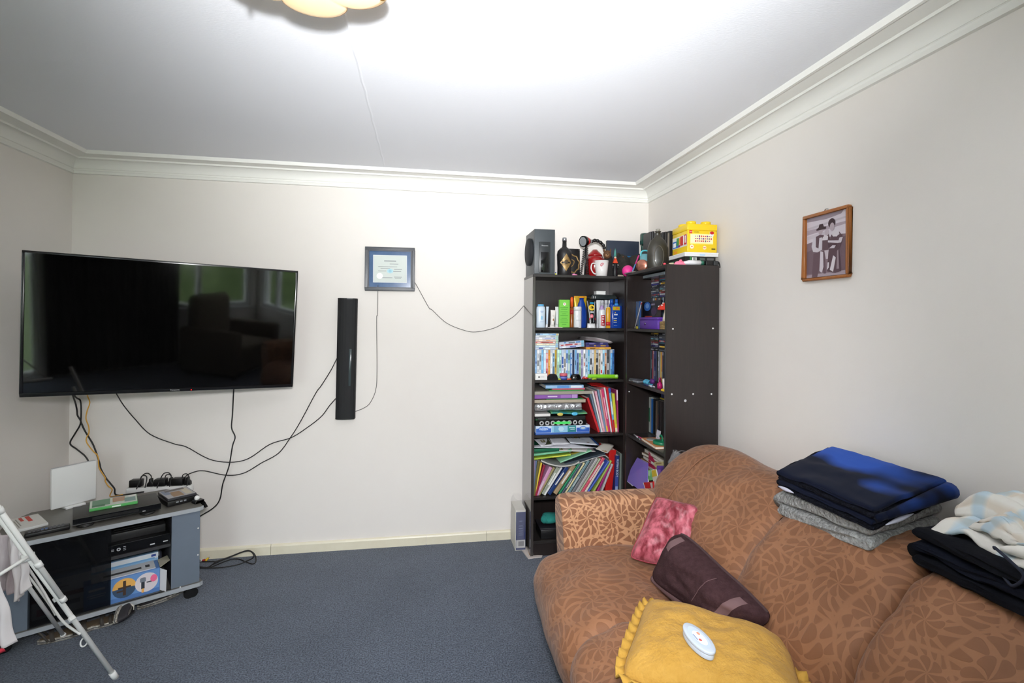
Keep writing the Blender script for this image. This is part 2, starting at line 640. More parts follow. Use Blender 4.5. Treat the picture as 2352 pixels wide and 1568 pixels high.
# ------------------------------------------------------------------ sound bar standing upright on the wall
sb = thing('sound_bar', 'narrow black sound bar fixed upright on the back wall beside the television', 'sound bar', (-0.489, YB - 0.034, 1.217), (0, R(0.6), 0))
SBH, SBW = 0.75, 0.118
prof = [(-SBW / 2, 0.033), (-SBW / 2, 0.0)] + [(SBW / 2 * math.sin(t), -0.026 * math.cos(t)) for t in [k / 10 * PI - PI / 2 for k in range(1, 10)]] + [(SBW / 2, 0.0), (SBW / 2, 0.033)]
G().prism(prof[::-1], -SBH / 2, SBH / 2, smooth=False).build('cabinet', M('speaker_cloth', (19, 20, 22), 0.75, bump=(900, 0.3, 0.0005)), sb)
G().prism([(x * 1.01, y) for x, y in prof][::-1], SBH / 2, SBH / 2 + 0.006).build('end_cap', BLKPL, sb)
G().prism([(x * 1.01, y) for x, y in prof][::-1], -SBH / 2 - 0.006, -SBH / 2).build('end_cap', BLKPL, sb)
G().cb((0.027, -0.0245, -0.055), (0.017, 0.006, 0.235)).build('display_window', M('smoked_lens', (62, 72, 74), 0.15), sb, bevel=0.004)

# ------------------------------------------------------------------ framed certificate
ct = thing('framed_certificate', 'certificate in a dark grey frame with a blue mount on the back wall', 'certificate', (-0.2265, YB, 1.791), (0, R(-0.3), 0))
FW, FH = 0.313, 0.283
g = G()
f = 0.020
for a, b in (((-FW / 2, -0.022, FH / 2 - f), (FW / 2, 0, FH / 2)), ((-FW / 2, -0.022, -FH / 2), (FW / 2, 0, -FH / 2 + f)),
             ((-FW / 2, -0.022, -FH / 2 + f), (-FW / 2 + f, 0, FH / 2 - f)), ((FW / 2 - f, -0.022, -FH / 2 + f), (FW / 2, 0, FH / 2 - f))):
    g.box(a, b)
g.build('frame', M('grey_frame', (82, 84, 88), 0.4), ct, bevel=0.002)
g = G()
f2 = f + 0.006
for a, b in (((-FW / 2 + f, -0.017, FH / 2 - f2), (FW / 2 - f, -0.006, FH / 2 - f)), ((-FW / 2 + f, -0.017, -FH / 2 + f), (FW / 2 - f, -0.006, -FH / 2 + f2)),
             ((-FW / 2 + f, -0.017, -FH / 2 + f2), (-FW / 2 + f2, -0.006, FH / 2 - f2)), ((FW / 2 - f2, -0.017, -FH / 2 + f2), (FW / 2 - f, -0.006, FH / 2 - f2))):
    g.box(a, b)
g.build('inner_slip', M('navy_slip', (38, 46, 62), 0.4), ct)
G().box((-FW / 2 + f, -0.008, -FH / 2 + f), (FW / 2 - f, -0.004, FH / 2 - f)).build('mount_board', M('blue_mount', (64, 92, 130), 0.16, var=(14, (84, 112, 150), 0.25)), ct)
pw, ph = 0.213, 0.178
sh = [((222, 226, 226), rect(0, 0.002, pw, ph)), ((196, 205, 202), rect(0, 0.002, pw - 0.008, ph - 0.008)), ((206, 213, 208), rect(0, 0.002, pw - 0.011, ph - 0.011))]
for (cx, cz, w_) in ((0, 0.053, 0.075), (0.025, 0.034, 0.055), (-0.015, 0.016, 0.12), (-0.03, 0.004, 0.06), (0.05, 0.0, 0.05), (-0.05, -0.012, 0.05), (0.045, -0.014, 0.05),
                     (-0.02, -0.055, 0.07), (0.05, -0.05, 0.05), (0.05, -0.058, 0.04)):
    sh.append(((134, 140, 142), rect(cx, cz, w_, 0.003 if cz < 0.05 else 0.006)))
sh.append(((176, 212, 222), oval(0, -0.012, 0.02, 0.015)))
sh.append(((150, 196, 212), oval(0, -0.012, 0.010, 0.009)))
prints('certificate_sheet', ct, sh, -0.0085)
g = G()
g.prism([(-0.065 + (0.0185 + 0.0012 * (k % 2)) * math.cos(k * PI / 16), -0.045 + (0.0185 + 0.0012 * (k % 2)) * math.sin(k * PI / 16)) for k in range(32)], -0.0135, -0.011, axis='y')
g.build('silver_seal', M('silver_foil_seal', (250, 250, 248), 0.45, 0.0), ct)

# ------------------------------------------------------------------ framed sepia photograph on the right wall
ph_ = thing('framed_photograph', 'sepia family photograph in a thin orange wooden frame on the side wall', 'picture', (XR, 1.7405, 1.770), (0, 0, -PI / 2))
FW, FH, f = 0.230, 0.270, 0.0125
g = G()
for a, b in (((-FW / 2, -0.018, FH / 2 - f), (FW / 2, 0, FH / 2)), ((-FW / 2, -0.018, -FH / 2), (FW / 2, 0, -FH / 2 + f)),
             ((-FW / 2, -0.018, -FH / 2 + f), (-FW / 2 + f, 0, FH / 2 - f)), ((FW / 2 - f, -0.018, -FH / 2 + f), (FW / 2, 0, FH / 2 - f))):
    g.box(a, b)
g.build('frame', M('orange_wood', (172, 108, 52), 0.32, var=(40, (150, 86, 38), 0.2), stretch=(1, 1, 0.2)), ph_, bevel=0.004)
G().tube([(-0.012, -0.004, FH / 2), (-0.006, -0.006, FH / 2 + 0.008), (0.006, -0.006, FH / 2 + 0.008), (0.012, -0.004, FH / 2)], 0.0018, n=6).build('hanger', METAL, ph_)
# the print: photo coordinates u 0..1 from one side to the other, v 0..1 from the top, over the visible sheet
iw, ih = FW - 2 * f, FH - 2 * f


def ph_pt(u, v):
    return ((u - 0.5) * iw, (0.5 - v) * ih)


def blob(u, v, ru, rv, n=14, wob=0.0, seed=0):
    rr = random.Random(seed)
    return [ph_pt(u + ru * math.cos(2 * PI * k / n) * (1 + rr.uniform(-wob, wob)), v - rv * math.sin(2 * PI * k / n) * (1 + rr.uniform(-wob, wob))) for k in range(n)][::1]


def pl(*p):
    return [ph_pt(*q) for q in p]


SA, SB_, SC, SD, SE = (214, 204, 212), (176, 160, 170), (132, 112, 120), (98, 76, 82), (66, 48, 54)
sh = [(SA, pl((0, 0), (0, 1), (1, 1), (1, 0))),
      ((160, 146, 156), pl((0, 0), (0, 0.06), (0.5, 0.08), (0.85, 0.05), (0.9, 0))),
      ((196, 186, 194), pl((0, 0.16), (0, 0.2), (1, 0.13), (1, 0.1))),
      (SB_, pl((0, 0.2), (0, 0.28), (1, 0.22), (1, 0.18))),
      ((202, 192, 200), pl((0, 0.3), (0, 0.36), (0.5, 0.33), (0.5, 0.27))),
      (SC, pl((0, 0.42), (0, 1), (1, 1), (1, 0.38), (0.8, 0.36), (0.2, 0.4))),
      ((116, 96, 104), pl((0, 0.56), (0, 0.93), (0.35, 0.93), (0.3, 0.5))),
      ((112, 90, 98), pl((0.84, 0.42), (0.82, 0.93), (1, 0.93), (1, 0.4))),
      ((168, 152, 160), pl((0, 0.95), (0, 1), (1, 1), (1, 0.93))),
      # standing person with a hat
      ((104, 82, 90), pl((0.18, 0.60), (0.14, 1.0), (0.28, 1.0), (0.36, 0.72), (0.44, 0.95), (0.5, 0.95), (0.46, 0.58))),
      ((206, 198, 206), pl((0.17, 0.36), (0.13, 0.48), (0.17, 0.57), (0.28, 0.59), (0.40, 0.56), (0.40, 0.36), (0.3, 0.31))),
      ((96, 74, 82), pl((0.24, 0.33), (0.24, 0.50), (0.31, 0.53), (0.33, 0.36), (0.40, 0.36), (0.42, 0.5), (0.46, 0.5), (0.44, 0.33), (0.35, 0.31))),
      ((182, 166, 174), blob(0.36, 0.255, 0.055, 0.06)),
      (SE, pl((0.25, 0.215), (0.26, 0.235), (0.49, 0.235), (0.50, 0.20), (0.44, 0.19), (0.42, 0.145), (0.33, 0.14), (0.31, 0.19))),
      # child held between them
      (SD, pl((0.42, 0.36), (0.40, 0.56), (0.55, 0.60), (0.60, 0.42), (0.56, 0.33))),
      ((190, 176, 184), blob(0.515, 0.295, 0.05, 0.055)),
      ((214, 206, 212), pl((0.42, 0.36), (0.40, 0.41), (0.54, 0.42), (0.55, 0.36), (0.48, 0.335))),
      ((208, 198, 206), pl((0.36, 0.58), (0.34, 0.90), (0.40, 0.93), (0.44, 0.84), (0.43, 0.6))),
      ((200, 188, 196), pl((0.46, 0.58), (0.50, 0.72), (0.55, 0.72), (0.58, 0.58))),
      # second adult in a headscarf holding a baby
      ((92, 70, 78), pl((0.62, 0.36), (0.56, 0.62), (0.53, 0.92), (0.72, 0.96), (0.86, 0.94), (0.82, 0.6), (0.90, 0.42), (0.82, 0.33), (0.72, 0.30))),
      (SE, blob(0.635, 0.165, 0.085, 0.075)),
      ((186, 170, 178), blob(0.645, 0.225, 0.055, 0.065)),
      ((214, 206, 212), blob(0.735, 0.345, 0.085, 0.05, wob=0.15, seed=3)),
      ((206, 196, 204), pl((0.55, 0.43), (0.55, 0.46), (0.78, 0.50), (0.86, 0.50), (0.90, 0.42), (0.82, 0.42), (0.80, 0.46))),
      ((84, 62, 70), pl((0.55, 0.48), (0.56, 0.55), (0.74, 0.56), (0.76, 0.51))),
      ((200, 190, 198), pl((0.58, 0.56), (0.70, 0.57), (0.74, 0.53), (0.66, 0.52))),
      ((212, 204, 210), pl((0.68, 0.68), (0.60, 0.90), (0.68, 0.94), (0.74, 0.72))),
      ((212, 204, 210), pl((0.55, 0.78), (0.53, 0.90), (0.58, 0.86), (0.58, 0.78))),
      ((150, 132, 140), pl((0.77, 0.62), (0.76, 0.9), (0.82, 0.9), (0.80, 0.6)))]
prints('photo_print', ph_, sh, -0.005, step=0.00012)

# ------------------------------------------------------------------ ceiling lamp: scalloped glass bowl with a gilt rim
LC = (-0.288, 1.226, 2.272)
lp = thing('ceiling_lamp', 'scalloped frosted glass ceiling lamp with a gilt rim', 'ceiling lamp', LC)
NP = 6


def scal(a):
    return 0.158 + 0.048 * abs(math.cos((a - PI / 2) * NP / 2)) ** 0.75


def shade_fn(u, v):
    a = u * 2 * PI
    r = scal(a) * v + 0.03 * (1 - v)
    return (r * math.cos(a), r * math.sin(a), -0.024 * (1 - v ** 2.2) + 0.006 * abs(math.cos((a - PI / 2) * NP / 2)) * v)


glassm = M('frosted_glass', (250, 232, 196), 0.35, trans=0.3, spec=0.5, emit=((255, 226, 176), 0.30))
o = G().grid(shade_fn, 144, 14, cu=True).build('glass_shade', glassm, lp)
md = o.modifiers.new('thick', 'SOLIDIFY')
md.thickness = 0.003
rim = [(scal(a) * math.cos(a), scal(a) * math.sin(a), 0.002 + 0.006 * abs(math.cos((a - PI / 2) * NP / 2))) for a in [k / 144 * 2 * PI for k in range(144)]]
G().tube(rim, 0.0022, n=6, closed=True).build('gilt_rim', M('gilt', (176, 132, 58), 0.3, 0.8), lp)
G().lathe([(0.02, -0.028), (0.022, -0.024), (0.01, -0.02)], 20).lathe([(0.0, -0.036), (0.008, -0.034), (0.006, -0.028)], 16).build('finial', M('gilt', (0, 0, 0)), lp)
G().lathe([(0.09, 0.127), (0.085, 0.10), (0.02, 0.09), (0.012, -0.02)], 24).build('ceiling_rose', WPL, lp)
G().ball((0.0, 0.045, 0.030), 0.024).build('bulb', M('lamp_bulb', (255, 230, 190), 0.3, emit=((255, 220, 170), 3.0)), lp)
lamp('lamp_light', 'POINT', (LC[0], LC[1] + 0.045, LC[2] + 0.062), 2.6, (1.0, 0.90, 0.76), 0.03)
for k, a in enumerate((R(22), R(142), R(262))):
    r = scal(a) * 0.93
    G().lathe([(0.0, -0.012), (0.006, -0.009), (0.006, -0.003), (0.003, 0.0), (0.003, 0.07)], 10, c=(r * math.cos(a), r * math.sin(a), -0.002)).build('shade_screw', M('gilt', (0, 0, 0)), lp)

# ------------------------------------------------------------------ cables on the back wall
def cable(name, label, pts, r, mat, cat='cable', k=6, y=YB - 0.022, ends=None, group=None):
    q = []
    for p in pts:
        q.append(P(p[0], p[1], y=(p[2] if len(p) > 2 else y)))
    if ends:
        q += [Vector(e) for e in ends]
    return tag(G().tube(smooth(q, k), r, n=8).build(name, mat), label, cat, group)


def c1(*p):
    return [(100 + a / 7.84, 900 + b / 7.84) for a, b in p]


def c2(*p):
    return [(100 + a / 3.563, 880 + b / 3.563) for a, b in p]


LEADM = M('grey_lead', (88, 86, 82), 0.5)
cable('television_cable', 'black cable zigzagging from the television to behind the white modem',
      [(168, 880, 3.1), (170, 905, 3.2)] + c1((600, 110), (660, 150), (677, 300), (672, 500), (650, 610), (560, 760), (478, 925), (600, 1030), (745, 1150), (812, 1270), (780, 1400), (710, 1490), (640, 1620)), 0.0042, RUBBER)
cable('television_cable', 'black cable dropping from the television to the black disc player',
      [(166, 880, 3.1), (167, 905, 3.2)] + c1((575, 200), (602, 330), (612, 420), (660, 500), (690, 580), (740, 690), (800, 790), (885, 930), (945, 1080), (1012, 1290), (1032, 1380), (1120, 1540)) + c2((540, 810), (580, 860), (605, 915)), 0.0044, RUBBER, ends=[(-1.555, 3.16, 0.482)])
cable('network_cable', 'thin wavy yellow network cable hanging below the television',
      [(200, 885, 3.15)] + c1((790, 60), (832, 190), (785, 340), (765, 480), (812, 620), (815, 740), (772, 830), (785, 920), (890, 1060), (975, 1150), (990, 1290), (1012, 1390), (1110, 1540)) + c2((505, 800), (530, 840), (562, 870), (545, 925)), 0.0030, M('yellow_cable', (226, 168, 62), 0.5), y=YB - 0.03, ends=[(-1.645, 3.13, 0.482)])
cable('audio_lead', 'thin black lead swinging from the television to the lower sound bar edge',
      [(255, 880, 3.2), (268, 905, 3.25)] + [(285, 932), (310, 962), (345, 997), (400, 1019), (428, 1026), (490, 1057), (560, 1057), (620, 1020), (668, 1005), (705, 982), (738, 956), (757, 931), (774, 912)], 0.0028, RUBBER)
cable('power_lead', 'thin black lead running from the power strip up to the sound bar middle',
      [(425, 1104), (428, 1092), (448, 1083), (470, 1081), (520, 1091), (560, 1086), (600, 1063), (640, 1040), (668, 1003), (690, 968), (725, 903), (738, 885), (760, 850), (776, 818)], 0.0028, RUBBER, y=YB - 0.034)
cable('power_cable', 'black cable falling from the television to behind the grey stand',
      [(540, 870, 3.2), (537, 892, 3.26), (534, 950), (532, 982), (540, 1003), (534, 1024), (526, 1070), (512, 1110), (505, 1146), (490, 1166), (460, 1185), (440, 1200)], 0.0036, RUBBER, y=YB - 0.05)
cable('speaker_wire', 'thin grey wire dropping from the certificate to the sound bar base',
      [(868, 655), (867, 720), (865, 735), (866, 850), (863, 895), (850, 925), (835, 937), (815, 945)], 0.0019, LEADM, y=YB - 0.008)
cable('speaker_wire', 'thin grey wire looping from the certificate to the dark bookcase',
      [(945, 640), (955, 652), (985, 706), (992, 711), (1025, 741), (1062, 757), (1092, 762), (1135, 753), (1165, 736), (1185, 722), (1211, 693), (1217, 690)], 0.0019, LEADM, y=YB - 0.008)

# ------------------------------------------------------------------ power strip with its plugs
ps = thing('power_strip', 'white power strip on the back wall behind the grey television stand', 'power strip', (-1.55, YB - 0.024, 0.440))
G().cb((0, 0, 0), (0.355, 0.045, 0.038)).build('housing', WPL, ps, bevel=0.008)
for k in range(6):
    G().cb((-0.14 + k * 0.056, -0.002, 0.0195), (0.036, 0.034, 0.002)).build('socket', C((205, 205, 200)), ps, bevel=0.0008)


def plug(x, kind, label):
    t = thing('power_plug', label, 'plug', (-1.55 + x, YB - 0.026, 0.461), group='plugs in the white power strip')
    if kind == 'block':
        G().cb((0, 0, 0.022), (0.062, 0.045, 0.042)).build('adapter_body', BLKPL, t, bevel=0.005)
        G().tube(smooth([(0.02, 0, 0.042), (0.026, 0, 0.06), (0.045, -0.004, 0.066), (0.058, -0.006, 0.05), (0.06, -0.03, 0.0)], 5), 0.0028).build('flex', RUBBER, t)
    else:
        G().prism([(-0.019, 0), (0.019, 0), (0.017, 0.018), (0.008, 0.028), (0.006, 0.046), (-0.006, 0.046), (-0.008, 0.028), (-0.017, 0.018)], -0.013, 0.013, axis='y').build('plug_body', BLKPL, t, bevel=0.002)
        G().tube(smooth([(0, 0, 0.045), (0, 0, 0.06), (-0.016, -0.004, 0.078), (-0.04, -0.008, 0.07), (-0.055, -0.02, 0.03), (-0.06, -0.035, -0.005)], 5), 0.0028).build('flex', RUBBER, t)


plug(-0.128, 'block', 'square black adapter at the end of the strip near the modem')
plug(-0.050, 'plug', 'black moulded plug directly beside the square adapter')
plug(0.004, 'block', 'second black adapter, in the middle of the power strip')
plug(0.058, 'plug', 'black moulded plug after the middle adapter')
plug(0.098, 'block', 'low black adapter next to the last plug')
t = thing('power_plug', 'black plug at the far end, its lead climbing to the sound bar', 'plug', (-1.55 + 0.150, YB - 0.026, 0.461), group='plugs in the white power strip')
G().prism([(-0.019, 0), (0.019, 0), (0.017, 0.018), (0.008, 0.028), (0.006, 0.046), (-0.006, 0.046), (-0.008, 0.028), (-0.017, 0.018)], -0.013, 0.013, axis='y').build('plug_body', BLKPL, t, bevel=0.002)

# ------------------------------------------------------------------ corner television stand
SO, SR = Vector((-1.482, 2.693, 0)), R(30.8)
ts = thing('television_stand', 'grey laminate corner television stand on castors with a glass door', 'television stand', SO, SR)


def stp(x, y, z=0.0):
    """stand-local to world"""
    return SO + Vector((x * math.cos(SR) - y * math.sin(SR), x * math.sin(SR) + y * math.cos(SR), z))


topm = M('stand_top_laminate', (108, 105, 99), 0.36, var=(7, (94, 91, 85), 0.3), bump=(60, 0.05))
edgem = M('stand_edge_strip', (164, 168, 172), 0.4)
wingm = M('stand_blue_grey', (108, 118, 132), 0.45, var=(5, (100, 110, 122), 0.3))
innm = M('stand_inner', (52, 52, 54), 0.5)
out = [(-0.385, 0.0), (0.385, 0.0), (0.398, 0.012), (0.365, 0.33), (0.28, 0.44), (-0.28, 0.44), (-0.365, 0.33), (-0.398, 0.012)]


def board(z0, z1, name, m, inset=0.0):
    o = G().prism([(x * (1 - inset), y * (1 - inset) + inset * 0.1) for x, y in out], z0, z1).build(name, m, ts)
    e = G()
    e.prism([(-0.385, -0.003), (0.385, -0.003), (0.385, 0.0005), (-0.385, 0.0005)], z0, z1)
    e.prism([(0.385, -0.003), (0.401, 0.011), (0.398, 0.0125), (0.384, 0.0005)], z0, z1)
    e.prism([(-0.384, 0.0005), (-0.398, 0.0125), (-0.401, 0.011), (-0.385, -0.003)], z0, z1)
    e.build('edge_strip', edgem, o)


board(0.455, 0.475, 'top_board', topm)
board(0.060, 0.080, 'bottom_board', topm)
G().prism([(-0.262, 0.05), (0.262, 0.05), (0.262, 0.36), (-0.262, 0.36)], 0.285, 0.301).build('shelf', innm, ts)
for s in (-1, 1):
    G().box((min(s * 0.262, s * 0.386), 0.014, 0.080), (max(s * 0.262, s * 0.386), 0.030, 0.455)).build('wing_panel', wingm, ts)
    G().box((min(s * 0.262, s * 0.278), 0.030, 0.080), (max(s * 0.262, s * 0.278), 0.40, 0.455)).build('inner_side', innm, ts)
G().box((-0.262, 0.40, 0.080), (0.262, 0.406, 0.455)).build('back_sheet', innm, ts)
dg_ = M('smoked_glass', (12, 13, 14), 0.06, alpha=0.66)
d = G().box((-0.268, 0.012, 0.083), (0.020, 0.017, 0.452)).build('glass_door', dg_, ts)
G().box((-0.268, 0.008, 0.0802), (0.262, 0.011, 0.0835)).build('door_track', BLKPL, ts)
for k, (x, y) in enumerate(((0.35, 0.035), (-0.35, 0.035), (0.26, 0.38), (-0.26, 0.38))):
    w = G().cb((x, y, 0.052), (0.03, 0.03, 0.016)).cyl((x - 0.008, y - 0.012, 0.024), (x - 0.008, y + 0.012, 0.024), 0.024, n=18).cyl((x + 0.010, y - 0.010, 0.024), (x + 0.010, y + 0.010, 0.024), 0.024, n=18)
    w.build('castor', BLKPL, ts)
for x, z in ((0.30, 0.0805), (0.378, 0.22), (0.378, 0.36)):
    G().ball((x, 0.013 if z > 0.1 else 0.004, z), 0.004, 8).build('screw_cap', WPL, ts)

SZ = 0.475
# white modem standing upright
t = thing('modem', 'white upright slab modem on a small foot on the stand', 'modem', (-1.800, 2.990, SZ), R(54.5))
G().cb((0, 0, 0.115), (0.192, 0.022, 0.205)).build('shell', WPL, t, bevel=0.004)
G().cb((0, 0.0, 0.006), (0.085, 0.06, 0.012)).build('foot', WPL, t, bevel=0.003)
G().cb((0, 0, 0.2185), (0.185, 0.016, 0.002)).build('top_grille', C((198, 198, 200)), t)
# disc player
t = thing('disc_player', 'slim black disc player along the front of the stand top', 'disc player', stp(0.048, 0.155, SZ), SR + R(0.5))
G().box((-0.17, -0.10, 0.010), (0.17, 0.10, 0.042)).build('case', M('dusty_black', (46, 45, 43), 0.5, var=(30, (60, 58, 54), 0.3)), t, bevel=0.002)
G().box((-0.17, -0.104, 0.012), (0.17, -0.100, 0.041)).build('front_panel', BLKGL, t)
G().box((-0.10, -0.1055, 0.022), (0.08, -0.104, 0.034)).build('disc_tray', BLKPL, t)
for x in (-0.125, 0.115):
    G().lathe([(0.030, 0), (0.034, 0.004), (0.028, 0.010)], 20, c=(x, -0.092, 0)).build('foot', BLKPL, t)
prints('front_print', t, [((150, 150, 152), rect(0.10, 0.018, 0.012, 0.005))], -0.1041)
# green edged game case on the player
t = thing('game_case', 'green edged game case lying on the black disc player', 'game case', stp(0.035, 0.185, SZ + 0.0425), SR - R(2))
G().box((-0.095, -0.0675, 0), (0.095, 0.0675, 0.014)).build('case', M('green_case', (86, 170, 92), 0.3), t, bevel=0.002)
prints_top('cover_sheet', t, [((206, 214, 202), rect(0, 0, 0.186, 0.130)), ((110, 150, 120), rect(-0.05, 0.01, 0.07, 0.10)), ((176, 140, 112), rect(0.02, 0.02, 0.05, 0.08)),
                              ((128, 156, 150), rect(0.065, -0.01, 0.045, 0.07)), ((232, 232, 226), rect(0.075, 0.045, 0.03, 0.03)), ((70, 120, 84), rect(-0.06, -0.04, 0.05, 0.03))], 0.0142)
prints('spine_band', t, [((235, 238, 235), rect(0.01, 0.007, 0.035, 0.006))], -0.0677)
# slim drive with a disc sleeve on it
t = thing('media_box', 'small slim black media box at the wall end of the stand', 'media box', (-1.3145, 3.012, SZ), R(42))
G().cb((0, 0, 0.015), (0.150, 0.175, 0.026)).build('case', BLKPL, t, bevel=0.003)
prints('front_print', t, [((150, 154, 160), rect(-0.03, 0.018, 0.012, 0.006)), ((150, 154, 160), rect(-0.012, 0.018, 0.012, 0.006)), ((150, 154, 160), rect(0.006, 0.018, 0.012, 0.006))], -0.088)
t = thing('disc_sleeve', 'disc sleeve with a tan and grey picture on the small media box', 'disc sleeve', (-1.318, 3.016, SZ + 0.0285), R(40))
G().cb((0, 0, 0.006), (0.135, 0.165, 0.012)).build('sleeve', M('clear_sleeve', (58, 58, 62), 0.2), t, bevel=0.0015)
prints_top('cover_sheet', t, [((168, 166, 170), rect(0, 0, 0.128, 0.158)), ((148, 116, 84), rect(-0.01, -0.02, 0.05, 0.09)), ((198, 188, 168), rect(0.04, 0.0, 0.03, 0.12)), ((120, 130, 150), rect(-0.045, 0.03, 0.03, 0.08)), ((92, 86, 84), rect(0.0, 0.055, 0.09, 0.03))], 0.0121)
t = thing('camera_clip', 'small black clip with a white knob at the stand edge', 'clip', (-1.195, 2.955, SZ), R(50))
G().prism([(-0.02, 0.0), (0.03, 0.0), (0.045, -0.03), (0.035, -0.032), (0.02, -0.002), (0.03, 0.014), (-0.015, 0.016)], -0.02, 0.02, axis='y').build('clip_body', BLKPL, t, bevel=0.002)
G().ball((0.0, 0.0, 0.026), 0.013, 12).build('knob', WPL, t)
# remote
t = thing('remote_control', 'black remote control lying on the front edge of the stand', 'remote control', (-1.692, 2.640, SZ), R(33))
G().cb((0, 0, 0.011), (0.155, 0.046, 0.020)).build('body', BLKPL, t, bevel=0.006)
for i in range(9):
    for j in range(3):
        G().cb((-0.06 + i * 0.014, -0.013 + j * 0.013, 0.0215), (0.009, 0.008, 0.003)).build('button', C((70, 110, 170)) if i in (3, 4) and j == 1 else C((88, 88, 92)), t)
# white disc case with red title
t = thing('game_case', 'white disc case with red lettering at the wall end of the stand', 'game case', (-1.862, 2.757, SZ), R(-46))
G().box((-0.095, -0.065, 0), (0.095, 0.065, 0.013)).build('case', M('clear_case', (206, 206, 202), 0.25), t, bevel=0.002)
sh = [((214, 212, 206), rect(0, 0, 0.184, 0.124)), ((196, 62, 52), rect(-0.04, 0.02, 0.09, 0.016)), ((196, 72, 60), rect(-0.05, -0.005, 0.06, 0.012))]
sh += [((150, 146, 138), rect(-0.01 + 0.02 * (k % 2), -0.022 - 0.009 * k, 0.12, 0.004)) for k in range(4)]
prints_top('cover_sheet', t, sh, 0.0131)

# ------------------------------------------------------------------ inside the stand
t = thing('set_top_box', 'black set top box on the middle shelf of the stand', 'set top box', stp(0.135, 0.165, 0.301), SR)
G().box((-0.125, -0.11, 0.004), (0.125, 0.11, 0.052)).build('case', BLKPL, t, bevel=0.003)
G().box((-0.125, -0.113, 0.006), (0.125, -0.110, 0.050)).build('front_panel', BLKGL, t)
prints('front_print', t, [((190, 192, 196), oval(-0.085, 0.028, 0.008, 0.008)), ((12, 12, 14), oval(-0.085, 0.028, 0.004, 0.004)), ((180, 182, 186), rect(-0.109, 0.032, 0.012, 0.003)),
                          ((180, 182, 186), rect(-0.109, 0.026, 0.012, 0.003)), ((170, 172, 176), rect(-0.062, 0.036, 0.010, 0.003)), ((170, 172, 176), rect(-0.062, 0.028, 0.010, 0.003)),
                          ((170, 172, 176), rect(-0.062, 0.020, 0.010, 0.003)), ((196, 198, 200), rect(0.05, 0.017, 0.020, 0.006)), ((196, 198, 200), rect(0.105, 0.018, 0.020, 0.005))], -0.1131)
for k in range(4):
    G().cb((-0.1 + (k % 2) * 0.2, -0.08 + (k // 2) * 0.16, 0.002), (0.02, 0.02, 0.004)).build('foot', RUBBER, t)
t = thing('disc_recorder', 'dark recorder stacked on the set top box, slots in its lid', 'recorder', stp(0.125, 0.195, 0.3535), SR)
G().box((-0.12, -0.10, 0.0), (0.12, 0.10, 0.040)).build('case', M('dark_case', (34, 34, 35), 0.45), t, bevel=0.003)
for k in range(5):
    G().box((-0.09, -0.08 + k * 0.035, 0.0395), (0.09, -0.066 + k * 0.035, 0.0415)).build('vent_slot', BLKPL, t)


def carton(name, label, cat, loc, rz, w, d, h, c, shapes, lid=None, tape=None, group=None):
    t = thing(name, label, cat, loc, rz, group)
    G().box((-w / 2, -d / 2, 0), (w / 2, d / 2, h)).build('box_body', C(c, 0.45), t, bevel=0.0012, seg=1)
    if lid:
        G().box((-w / 2 - 0.0008, -d / 2 - 0.0008, h - lid[0]), (w / 2 + 0.0008, d / 2 + 0.0008, h + 0.0008)).build('lid', C(lid[1], 0.45), t)
    if shapes:
        prints('front_print', t, shapes, -d / 2 - (0.0009 if lid else 0.0002))
    return t


t = carton('product_box', 'blue picture box with a torn open end, bottom of the stand', 'cardboard box', stp(0.068, 0.085, 0.080), SR + R(0.3), 0.295, 0.11, 0.118, (92, 130, 186), [
    ((104, 146, 200), rect(0.0, 0.059, 0.29, 0.112)), ((84, 122, 180), rect(0, 0.012, 0.29, 0.02)),
    ((228, 150, 70), oval(0.005, 0.062, 0.047, 0.047)), ((232, 176, 92), [(0.005 + 0.047 * math.cos(a), 0.062 + 0.047 * math.sin(a)) for a in [k / 10 * PI for k in range(11)]]),
    ((62, 84, 110), [(0.005 + 0.047 * math.cos(a), 0.062 + 0.047 * math.sin(a)) for a in [PI + k / 10 * PI for k in range(11)]]), ((72, 54, 44), rect(0.005, 0.062, 0.012, 0.07)), ((72, 54, 44), rect(0.005, 0.066, 0.05, 0.008)), ((72, 54, 44), rect(-0.01, 0.05, 0.03, 0.008)),
    ((218, 210, 214), oval(0.093, 0.062, 0.047, 0.047)), ((52, 56, 64), rect(0.078, 0.062, 0.014, 0.055)), ((120, 126, 136), rect(0.078, 0.078, 0.024, 0.02)), ((70, 72, 80), rect(0.108, 0.062, 0.03, 0.006)), ((238, 110, 150), oval(0.122, 0.075, 0.014, 0.018)), ((230, 170, 90), rect(0.078, 0.026, 0.01, 0.02)),
    ((230, 236, 244), rect(-0.1, 0.09, 0.06, 0.01)), ((210, 220, 236), rect(-0.1, 0.066, 0.07, 0.004)), ((210, 220, 236), rect(-0.1, 0.056, 0.06, 0.004))])
G().box((-0.12, -0.05, 0.1185), (0.13, 0.05, 0.122)).build('tray_insert', C((206, 208, 212)), t)
prints_top('lid_cutout', t, [((40, 38, 36), rect(0.0, -0.01, 0.15, 0.022)), ((30, 30, 32), rect(0.10, -0.005, 0.018, 0.03))], 0.1221)
fl = C((222, 224, 226))
G().add([(0.148, -0.054, 0.004), (0.170, -0.085, -0.0), (0.172, -0.088, 0.108), (0.148, -0.054, 0.114)], [(0, 1, 2, 3)]).build('open_flap', fl, t).modifiers.new('thick', 'SOLIDIFY').thickness = 0.0015
G().add([(0.148, 0.054, 0.118), (0.148, -0.05, 0.118), (0.19, -0.045, 0.14), (0.19, 0.05, 0.13)], [(0, 1, 2, 3)]).build('open_flap', C((176, 170, 150)), t).modifiers.new('thick', 'SOLIDIFY').thickness = 0.0015
